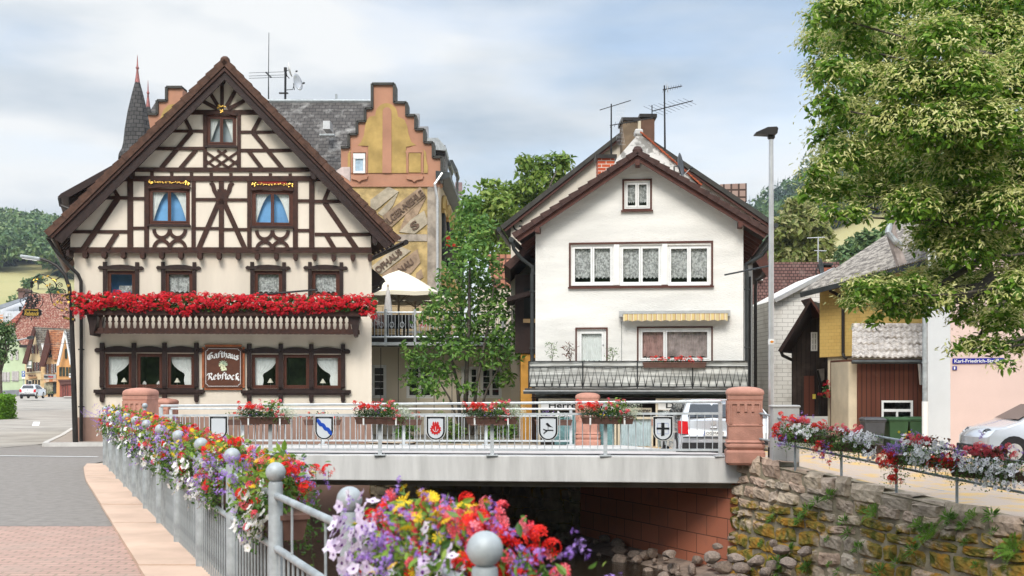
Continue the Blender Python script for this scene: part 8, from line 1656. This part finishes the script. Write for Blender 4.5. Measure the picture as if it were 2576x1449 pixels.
fp(t, 's1', [(955, 300), (1120, 300), (1120, 700), (1050, 800), (1010, 560)], d3-.4, m_dkt, 'roof', .4); fp(t, 's1', [(948, 290), (975, 320), (870, 800), (835, 810)], d3-1.0, m_white, 'verge_board', .3); fp(t, 's1', [(950, 290), (962, 290), (1055, 790), (1035, 800)], d3-1.0, m_white, 'verge_board', .3)
shut(t, 's1', (978,), 560, 705, d3, m_gsh, 16); shut(t, 's1', (895, 943, 993, 1040), 830, 965, d3, m_gsh, 17); fp(t, 's1', [(862, 1020), (1055, 1010), (1055, 1035), (862, 1045)], d3-.4, m_bsh, 'canopy', .35); fp(t, 's1', [(885, 1060), (1050, 1050), (1050, 1275), (885, 1265)], d3-.1, M('dull_red_shopfront', (.25, .075, .06), .8, .15, 2), 'shopfront', .08); fp(t, 's1', [(875, 1040), (1055, 1035), (1055, 1080), (890, 1095)], d3-.3, m_bsh, 'pelmet', .2)
for x in (930, 965, 1000): fp(t, 's1', [(x-5, 1090), (x+5, 1090), (x+5, 1270), (x-5, 1270)], d3-.18, m_bsh, 'door_post', .08)
fp(t, 's1', [(1020, 925), (1080, 920), (1080, 990), (1020, 985)], d3-.5, m_white, 'sign_panel', .1); p = WP('s1', 1048, 945, d3); text_on('Kaz', t, p.x, p.z, d3-.53, .22, .42, m_sblack, .01)
# signs, board, tubs
t = thing('hanging_shop_sign', 'green-framed white sign hung on the cream gabled shop house', 'sign'); fp(t, 's1', [(392, 733), (472, 733), (472, 848), (392, 848)], d1-1.0, M('sign_green', (.05, .14, .09), .6), 'frame', .15); fp(t, 's1', [(398, 742), (466, 742), (466, 805), (398, 805)], d1-1.03, m_white, 'panel', .02); fp(t, 's1', [(398, 822), (466, 822), (466, 843), (398, 843)], d1-1.03, m_white, 'panel', .02)
t = thing('parking_sign', 'blue parking sign with letter P under a smaller blue sign', 'sign'); pp_ = WP('s1', 345, 900, 158); MB().lathe([(.05, -.9), (.05, WP('s1', 345, 885, 158).z)], (pp_.x, 158, 0), 8).build('post', m_galv, t)
for y0, y1 in ((888, 922), (930, 972)): fp(t, 's1', [(322, y0), (370, y0), (370, y1), (322, y1)], 157.8, M('traffic_blue', (.01, .10, .45), .4), 'plate', .05)
fp(t, 's1', [(325, 978), (370, 978), (370, 1002), (325, 1002)], 157.8, m_white, 'plate', .05); fp(t, 's1', [(334, 894), (358, 894), (358, 916), (334, 916)], 157.77, m_white, 'panel', .02); p = WP('s1', 346, 951, 157.7); text_on('P', t, p.x, p.z, 157.75, .30, .20, m_white, .01, bold=.02)
t = thing('advert_board', 'upright framed advert board standing before the peach shop', 'board'); fp(t, 's1', [(610, 1150), (685, 1148), (685, 1250), (612, 1252)], 155, m_gutter_b, 'frame', .12); fp(t, 's1', [(617, 1158), (678, 1156), (678, 1243), (617, 1245)], 154.97, M('pale_poster', (.55, .52, .5), .7, .4, 1.5), 'poster', .02)
for i, (x, lab) in enumerate(((727, 'black planter tub by the shop window beside the advert board'), (773, 'black planter tub by the shop door of the peach house'))):
    p = WP('s1', x, 1270, 155); tt = thing('planter_tub', lab, 'planter', (p.x, 155, p.z), 0, 'planter tubs before the shop'); MB().lathe([(.14, 0), (.2, .40), (.22, .42), (.15, .42)], (0, 0, 0), 12).build('tub', m_black, tt); MB().inst(*LEAF2, rng.normal(size=(60, 3))*.13+np.array([0, 0, .52]), rng.normal(size=(60, 3))+np.array([0, 0, .5]), .14).build('foliage', l_dark, tt)
# pale buildings behind
t = houseL('white house with grey roof rising behind the mottled red roof', 's2', 205, [(-250, 1300), (-250, 1010), (310, 790), (620, 1010), (620, 1300)], M('bluish_white_render', (.66, .68, .72), .9, .05, 1)); fp(t, 's2', [(-260, 940), (180, 800), (310, 770), (320, 800), (200, 860), (-260, 1030)], 203.5, M('grey_slate_roof', (.26, .28, .31), .8, .15, 1), 'roof', .5); lwin(t, 's2', 148, 970, 215, 1085, 205); lwin(t, 's2', 20, 1060, 80, 1110, 205)
t = houseL('scaffolded white building with an orange patch at the photo edge', 's1', 198, [(-40, 205), (-40, 60), (40, 0), (300, 0), (300, 205)], M('scaffold_white', (.60, .62, .66), .9, .1, 1)); fp(t, 's1', [(-20, 60), (45, 50), (45, 175), (-20, 180)], 197.5, M('orange_tarp', (.60, .30, .16), .9), 'tarpaulin', .1); lwin(t, 's1', 85, 75, 115, 110, 198); mb = MB()
for x in (50, 120, 160): a, b = WP('s1', x, 190, 196.5), WP('s1', x, 30, 196.5); mb.tube([a, b], .08, 5)
for y in (70, 120): a, b = WP('s1', -20, y+10, 196.5), WP('s1', 180, y, 196.5); mb.tube([a, b], .08, 5)
mb.build('scaffold', m_alu, t)
t = houseL('small white house with dark windows behind the hanging wrought sign', 's2', 206, [(1000, 1200), (1000, 880), (1120, 850), (1300, 880), (1300, 1200)], m_wst); lwin(t, 's2', 1025, 965, 1085, 1015, 206); lwin(t, 's2', 1120, 945, 1170, 1000, 206); fp(t, 's2', [(900, 780), (1050, 800), (1300, 870), (1300, 890), (940, 850)], 205, m_wst, 'roof', .4)
t = thing('field_hut', 'tiny brown hut on the hillside meadow', 'hut'); a, b = WP('s2', 135, 705, 262), WP('s2', 275, 650, 262); MB().box(a.x, b.x, 262, 266, a.z-3, b.z).build('wall', M('hut_wood', (.16, .09, .08), .9), t); MB().prism([(a.x-.3, b.z), (b.x+.3, b.z), (b.x-.2, b.z+.7), (a.x+.2, b.z+.7)], 261.7, 266.3).build('roof', m_vtile, t)
# white estate car, hedge, round street tree, small street lamp
p = WP('s1', 405, 1215, 124); tc_ = car('estate_car', 'white estate car parked at the kerb before the cream shop house', (p.x, 124, p.z-.55), R(97), m_carwhite, hatch=False)
l_hedge = leafmat('hedge_leaves', [(.09, .22, .015), (.16, .34, .025), (.24, .42, .05)], .5, .3); a, b = W(-20, 1035, 62), W(32, 997, 62); t = thing('hedge', 'bright green clipped box hedge at the photo edge beside the road', 'hedge'); hz = b.z
N_ = 9000; P = np.column_stack([rng.uniform(a.x-2, b.x, N_), rng.uniform(60.5, 62.2, N_), rng.uniform(-.4, hz, N_)]); fc = rng.integers(0, 3, N_); P[fc == 0, 1] = 60.5; P[fc == 1, 2] = hz; P[fc == 2, 0] = b.x; P += rng.normal(size=P.shape)*.05
MB().inst(*LEAF2, P, rng.normal(size=P.shape), .13).build('foliage', l_hedge, t); MB().box(a.x-2, b.x-.06, 60.58, 62.1, -.5, hz-.07).build('core', l_dark, t)
l_round = leafmat('round_tree_leaves', [(.045, .11, .03), (.08, .16, .045), (.16, .24, .09)], .5, .25); dR = 80; c = W(2, 862, dR)
tree('street_tree', 'dense round-crowned street tree cut by the photo edge', (c.x, dR, 0), c.z+2.0, (1.05, 1.05, 1.9), 2600, .2, l_round, .12, 22, 60, c.z, tmpl=LEAF2)
t = thing('street_lamp', 'small grey street lamp arm reaching in before the green house', 'street lamp'); q_ = [WP('s1', x, y, 90) for x, y in ((-60, 1250), (-60, 520), (0, 490), (200, 445), (420, 398))]; MB().tube(q_, [.09, .08, .07, .06, .05], 8).build('pole', m_galv, t); MB().bar(WP('s1', 415, 400, 90), WP('s1', 485, 385, 90), .4, .22).build('lamp_head', m_gutter, t)
t = thing('overhead_wire', 'thin wires strung across the village street', 'wire'); mb = MB()
for y0, y1, y2 in ((510, 500, 470), (1040, 1020, 1015)): mb.tube([WP('s1', x, y, 120) for x, y in ((-100, y0), (400, y1), (1300, y2))], .02, 4)
mb.build('wire', m_gutter, t)
sheet('pavement', lambda y: W(160, 0, y).x, lambda y: W(330, 0, y).x, 146, 166, 4, 4, M('far_paving', (.42, .37, .32), .9, .1, 1), .12)
# ============================================================ wrought hanging signs of the inn
dS = 35.6; hs = thing('wrought_bracket', 'ornate black and gilt wrought iron bracket with scrolls on the inn corner', 'sign bracket'); S = lambda x, y: WP('s2', x, y, dS)
def spiral(mb, cx, cy, r, a0, turns, n=26, th=.011, d=1):
    mb.tube([S(cx+r*(1-.82*i/n)*math.cos(a0+d*turns*6.283*i/n), cy+r*(1-.82*i/n)*math.sin(a0+d*turns*6.283*i/n)) for i in range(n+1)], th, 5)
mb = MB(); arc = [(400, 560), (405, 480), (440, 400), (500, 340), (580, 303), (670, 297), (760, 325), (840, 375), (900, 430), (940, 500), (945, 560), (910, 610), (850, 625), (790, 600)]
mb.tube([S(*p) for p in arc], .017, 6); mb.tube([S(*p) for p in ((430, 500), (490, 450), (560, 438), (640, 450), (710, 495), (770, 570), (810, 660), (830, 770), (850, 860), (900, 940), (980, 1010), (1080, 1030), (1200, 1020))], .015, 6)
for c in ((560, 365, 45, 0, 1.4), (735, 405, 45, 2, 1.4), (850, 545, 55, 1, 1.6), (1020, 525, 62, 3, 1.6), (1105, 650, 45, 0, 1.5), (920, 740, 50, 2, 1.5), (1010, 820, 58, 0, 1.5), (990, 690, 40, 1, 1.4), (1135, 920, 36, 4, 1.4), (1180, 1100, 40, 2, 1.4)): spiral(mb, *c[:3], c[3], c[4])
mb.tube([S(*p) for p in ((945, 560), (960, 500), (1010, 465), (1070, 490), (1070, 550))], .012, 5); mb.tube([S(*p) for p in ((910, 610), (1000, 605), (1090, 600), (1150, 640), (1150, 720), (1090, 760), (1080, 860), (1160, 830), (1240, 880), (1220, 980))], .013, 5)
mb.tube([S(920, 415), S(1100, 280)], .01, 5); mb.tube([S(920, 415), S(1120, 310)], .01, 5); mb.tube([S(1240, 480), S(1240, 1330)], .02, 6); mb.build('ironwork', m_black, hs)
mb = MB(); G_ = [(520, 400, .9, -.6), (650, 380, .5, -1), (740, 345, 1, -.3), (850, 390, 1, .1), (900, 400, .7, .5), (820, 470, -.3, 1), (780, 520, -.9, .5), (960, 900, -.2, -1), (935, 960, -.6, -.8), (980, 920, .3, -1), (1070, 720, .5, .6), (1060, 920, .1, -1), (960, 670, .9, -.2), (1190, 860, .8, .4), (1200, 560, .1, -1), (1225, 640, .2, 1), (460, 430, .6, -.8), (480, 460, .9, -.4), (1040, 1040, 1, .1), (1130, 1035, 1, -.1)]
for x, y, a, b in G_:
    for k in range(3): mb.inst(*LEAF, [S(x, y)+Vector((0, -.015*k, 0))], [(rng.normal()*.3, -1, rng.normal()*.3)], .075+.04*random.random(), spin=[(a+rng.normal()*.3, 0, -b+rng.normal()*.3)])
mb.build('gilt_leaves', m_gold, hs); mb = MB(); mb.lathe([(.01, -.12), (.035, -.08), (.04, -.02), (.025, .0), (.045, .04), (.055, .09), (.015, .14)], S(425, 510), 10); mb.build('knop', m_black, hs)
def swing(label, cx, cy, w, h, words, name='hanging_sign'):
    t = thing(name, label, 'hanging sign'); return t
t = thing('hanging_sign', 'black shield sign with gilt inn name under wrought vine leaves', 'hanging sign'); mb = MB(); c = S(420, 1100)
P = [S(x, y) for x, y in ((265, 1010), (575, 1010), (600, 1040), (640, 1060), (625, 1100), (640, 1140), (590, 1180), (500, 1190), (420, 1180), (340, 1190), (255, 1175), (215, 1135), (240, 1095), (225, 1060), (250, 1040))]; MB().prism([(p.x, p.z) for p in P], dS-.02, dS+.02).build('board', m_sblack, t)
mb.tube([S(*p) for p in ((225, 1010), (250, 970), (200, 900), (175, 860), (185, 810), (230, 800), (265, 830), (240, 850))], .012, 5); mb.tube([S(*p) for p in ((590, 1000), (640, 940), (668, 860), (650, 800), (610, 790), (590, 825), (615, 845))], .012, 5); mb.tube([S(*p) for p in ((290, 800), (250, 790), (240, 740), (290, 690), (420, 665), (550, 690), (600, 740), (590, 800), (540, 800), (545, 770))], .013, 5); mb.tube([S(418, 600), S(418, 1010)], .012, 5); mb.tube([S(440, 690), S(470, 760), S(450, 860), S(420, 1000)], .009, 5); mb.tube([S(360, 760), S(400, 850), S(395, 1000)], .009, 5)
for a in range(9): spiral(mb, 250+a*42, 1205+10*(a % 2), 22, a, 1, 12, .008)
mb.tube([S(418, 1215), S(418, 1270)], .02, 5)
for x, y in ((370, 770), (500, 750), (330, 850), (540, 850), (355, 900), (490, 910), (460, 970), (330, 970), (420, 820)):
    for k in range(5): mb.inst(*LEAF, [S(x, y)], [(rng.normal()*.2, -1, rng.normal()*.2)], .11, spin=[(math.cos(k*1.26), 0, math.sin(k*1.26))])
mb.build('wrought_vine', m_black, t)
p = S(420, 1048); text_on('GASTHOF-PENSION', t, p.x, p.z, dS-.026, .055, .42, m_gold, .002, bold=.02); p = S(428, 1120); text_on('Rebstock', t, p.x, p.z, dS-.026, .135, .46, m_gold, .002, shear=.35, bold=.015)
t = thing('hanging_sign', 'small black sign reading HOTEL half behind the street lamp', 'hanging sign'); P = [S(x, y) for x, y in ((1110, 740), (1180, 690), (1330, 690), (1330, 800), (1280, 850), (1160, 830))]; MB().prism([(p.x, p.z) for p in P], dS+.05, dS+.09).build('board', m_sblack, t); p = S(1225, 775); text_on('HOTEL', t, p.x, p.z, dS+.045, .10, .26, m_gold, .002, bold=.02)
t = thing('hanging_sign', 'curved black banner sign reading ULMER BIER under the bracket', 'hanging sign'); P = [S(x, y) for x, y in ((1050, 1155), (1080, 1160), (1180, 1205), (1330, 1225), (1330, 1290), (1180, 1260), (1075, 1215), (1080, 1195))]; MB().prism([(p.x, p.z) for p in P], dS+.05, dS+.09).build('board', m_sblack, t); p = S(1205, 1228); text_on('ULMER BIER', t, p.x, p.z, dS+.045, .06, .32, m_gold, .002, R(9), bold=.02)
# ============================================================ the big flowering linden at the right
l_lin = leafmat('linden_leaves', [(.06, .145, .016), (.12, .25, .026), (.20, .36, .038), (.30, .46, .06)], .45, .45)
l_bract = leafmat('linden_bracts', [(.50, .52, .15), (.63, .62, .24), (.72, .70, .36), (.42, .46, .12)], .6, .3)
dL = 15.5; LT = (8.6, 16.2, .0); lin = thing('linden_tree', 'huge flowering linden with pale yellow bracts filling the upper corner over the railing', 'tree', LT)
ml_ = lambda x, y, dz=0: W(x, y, dL+dz)
cl = [(2085, 40, 60), (2160, 30, 80), (2260, 20, 90), (2400, 20, 100), (2530, 20, 100), (2080, 110, 60), (2150, 120, 80), (2250, 120, 95), (2370, 120, 100), (2500, 120, 110), (2100, 195, 65), (2180, 220, 85), (2290, 230, 100), (2420, 230, 110), (2540, 230, 110), (2085, 270, 55), (2140, 310, 80), (2240, 330, 95), (2360, 340, 105), (2490, 340, 110), (2075, 350, 50), (2120, 400, 70), (2210, 420, 85), (2310, 440, 95), (2430, 440, 105), (2550, 440, 100), (2065, 440, 45), (2110, 490, 60), (2190, 500, 70), (2290, 530, 80), (2400, 540, 95), (2520, 540, 100), (2040, 490, 38), (2150, 545, 40), (2090, 540, 34), (2340, 610, 60), (2440, 640, 85), (2540, 640, 80), (2370, 690, 60), (2470, 740, 80), (2560, 740, 70), (2220, 720, 50), (2290, 735, 60), (2360, 760, 60), (2170, 740, 40), (2240, 780, 45), (2440, 800, 55), (2520, 820, 65), (2310, 790, 40), (2160, 770, 30), (2140, 725, 24), (2440, 870, 36), (2500, 880, 45), (2560, 880, 50), (2530, 920, 25), (2410, 885, 22), (2200, 815, 26), (2180, 735, 45), (2240, 745, 50), (2320, 760, 50), (2260, 790, 40), (2150, 760, 34), (2360, 720, 60), (2650, 200, 160), (2650, 480, 160), (2640, 720, 130), (2780, 350, 200)]
g2 = np.random.default_rng(11); lmL = []
for x, y, r in cl:
    lmL.append((np.array(ml_(x, y, g2.uniform(-1.2, 1.2))), r*dL/F*.88)); 
    if r > 55: lmL.append((np.array(ml_(x+g2.uniform(-30, 30), y+g2.uniform(-25, 25), g2.uniform(1.6, 3.2))), r*dL/F*1.0))
lmL = [(c-np.array(LT), r) for c, r in lmL]
n_l = 70000; P, dd = crown_pts(lmL, n_l, 5, .3); drp = np.array([0, 0, .75])
MB().inst(LEAF[0], [(0, 6, 2, 1), (6, 3, 2), (0, 5, 4, 6), (6, 4, 3)], P, dd*.55+g2.normal(size=dd.shape)*.45+drp, .104*g2.uniform(.6, 1.25, n_l)).build('crown', l_lin, lin)
# pale bracts and blossoms hang in tufts, mostly on the outer shell of each clump
nt_ = 8800; P2, d2_ = crown_pts(lmL, nt_, 6, .86); keep = d2_[:, 2] > -.15; P2 = P2[keep]; d2_ = d2_[keep]; Q = np.repeat(P2, 14, 0) + g2.normal(size=(len(P2)*14, 3))*np.array([.10, .10, .04]); 
sp_ = np.repeat(d2_*np.array([1, 1, .2]), 14, 0)*.5 + g2.normal(size=(len(Q), 3))*.45 + np.array([0, 0, -.25])
MB().inst([(0, 0, 0), (.35, .13, .05), (.75, .10, .05), (1, 0, -.06), (.75, -.10, .05), (.35, -.13, .05)], [(0, 5, 4, 3, 2, 1)], Q, np.repeat(d2_, 14, 0)+g2.normal(size=(len(Q), 3))*.5+np.array([0, 0, .8]), .077*g2.uniform(.6, 1.25, len(Q)), spin=sp_).build('blossoms', l_bract, lin)
mb = MB(); t0 = Vector((0, 0, 0)); mb.tube([(0, 0, -1.1), (0, 0, .5), (.05, 0, 2.2), (0, .1, 4.2), (.1, 0, 6.5)], [.42, .34, .30, .24, .12], 12)
for c, r in lmL[::3]:
    c = Vector(c); f = Vector((0, 0, max(2.2, min(6.2, c.z*.75+.6)))); m1 = f.lerp(c, .5)+Vector((0, 0, .25)); mb.tube([f, f.lerp(m1, .5)+Vector((0, 0, .12)), m1, m1.lerp(c, .5)-Vector((0, 0, .05)), c], [.05, .04, .03, .018, .008], 6)
for a, b, c in (((2490, 640), (2360, 720), (2190, 735)), ((2500, 690), (2420, 760), (2290, 745)), ((2560, 700), (2500, 790), (2440, 880)), ((2520, 560), (2330, 560), (2180, 520))):
    mb.tube([ml_(*a)-Vector(LT), ml_(*b)-Vector(LT), ml_(*c)-Vector(LT)], [.06, .035, .012], 6)
mb.build('trunk', m_bark, lin, smooth=True)
t = thing('dead_trunk', 'pale bare trunk with a bent pipe standing by the corrugated roof edge', 'trunk', W(2262, 650, 33)); B0 = Vector(t.location); MB().tube([W(2268, 665, 33)-B0, W(2252, 620, 33)-B0, W(2240, 580, 33)-B0, W(2250, 535, 33)-B0], [.16, .15, .16, .13], 8).build('stem', M('pale_bark', (.30, .26, .24), .9, .3, 4), t); MB().tube([W(2240, 560, 32.9)-B0, W(2234, 585, 32.8)-B0, W(2250, 605, 32.8)-B0, W(2268, 620, 32.9)-B0], .09, 8).build('bent_pipe', m_galv, t)
# wooded slope behind the viewer: the far side of the valley, seen only in window glass
m_slope = M('wooded_slope', (.05, .085, .025), .95, .6, .12, 0, detail=9)
sheet('hills', lambda y: -260, lambda y: 260, -150, -45, 10, 20, m_slope, 0, hf=lambda x, y: -1+(-45-y)*.55+3*math.sin(x*.2)*math.sin(y*.3))
sheet('ground', lambda y: -260, lambda y: 260, -46, -5.9, 6, 6, m_earth, -.012)
# ------------------------------------------------------------ thin summer haze
hz_ = MB().box(-900, 900, -170, 1010, -5, 145).build('haze', newmat('haze')[0]); tag(hz_, kind='stuff'); t_ = hz_.data.materials[0].node_tree; t_.nodes.remove(t_.nodes['Principled BSDF'])
v_ = nn(t_, 'ShaderNodeVolumePrincipled'); v_.inputs['Color'].default_value = (.80, .88, .97, 1); v_.inputs['Density'].default_value = .0002; v_.inputs['Anisotropy'].default_value = .2; t_.links.new(v_.outputs[0], t_.nodes['Material Output'].inputs['Volume'])
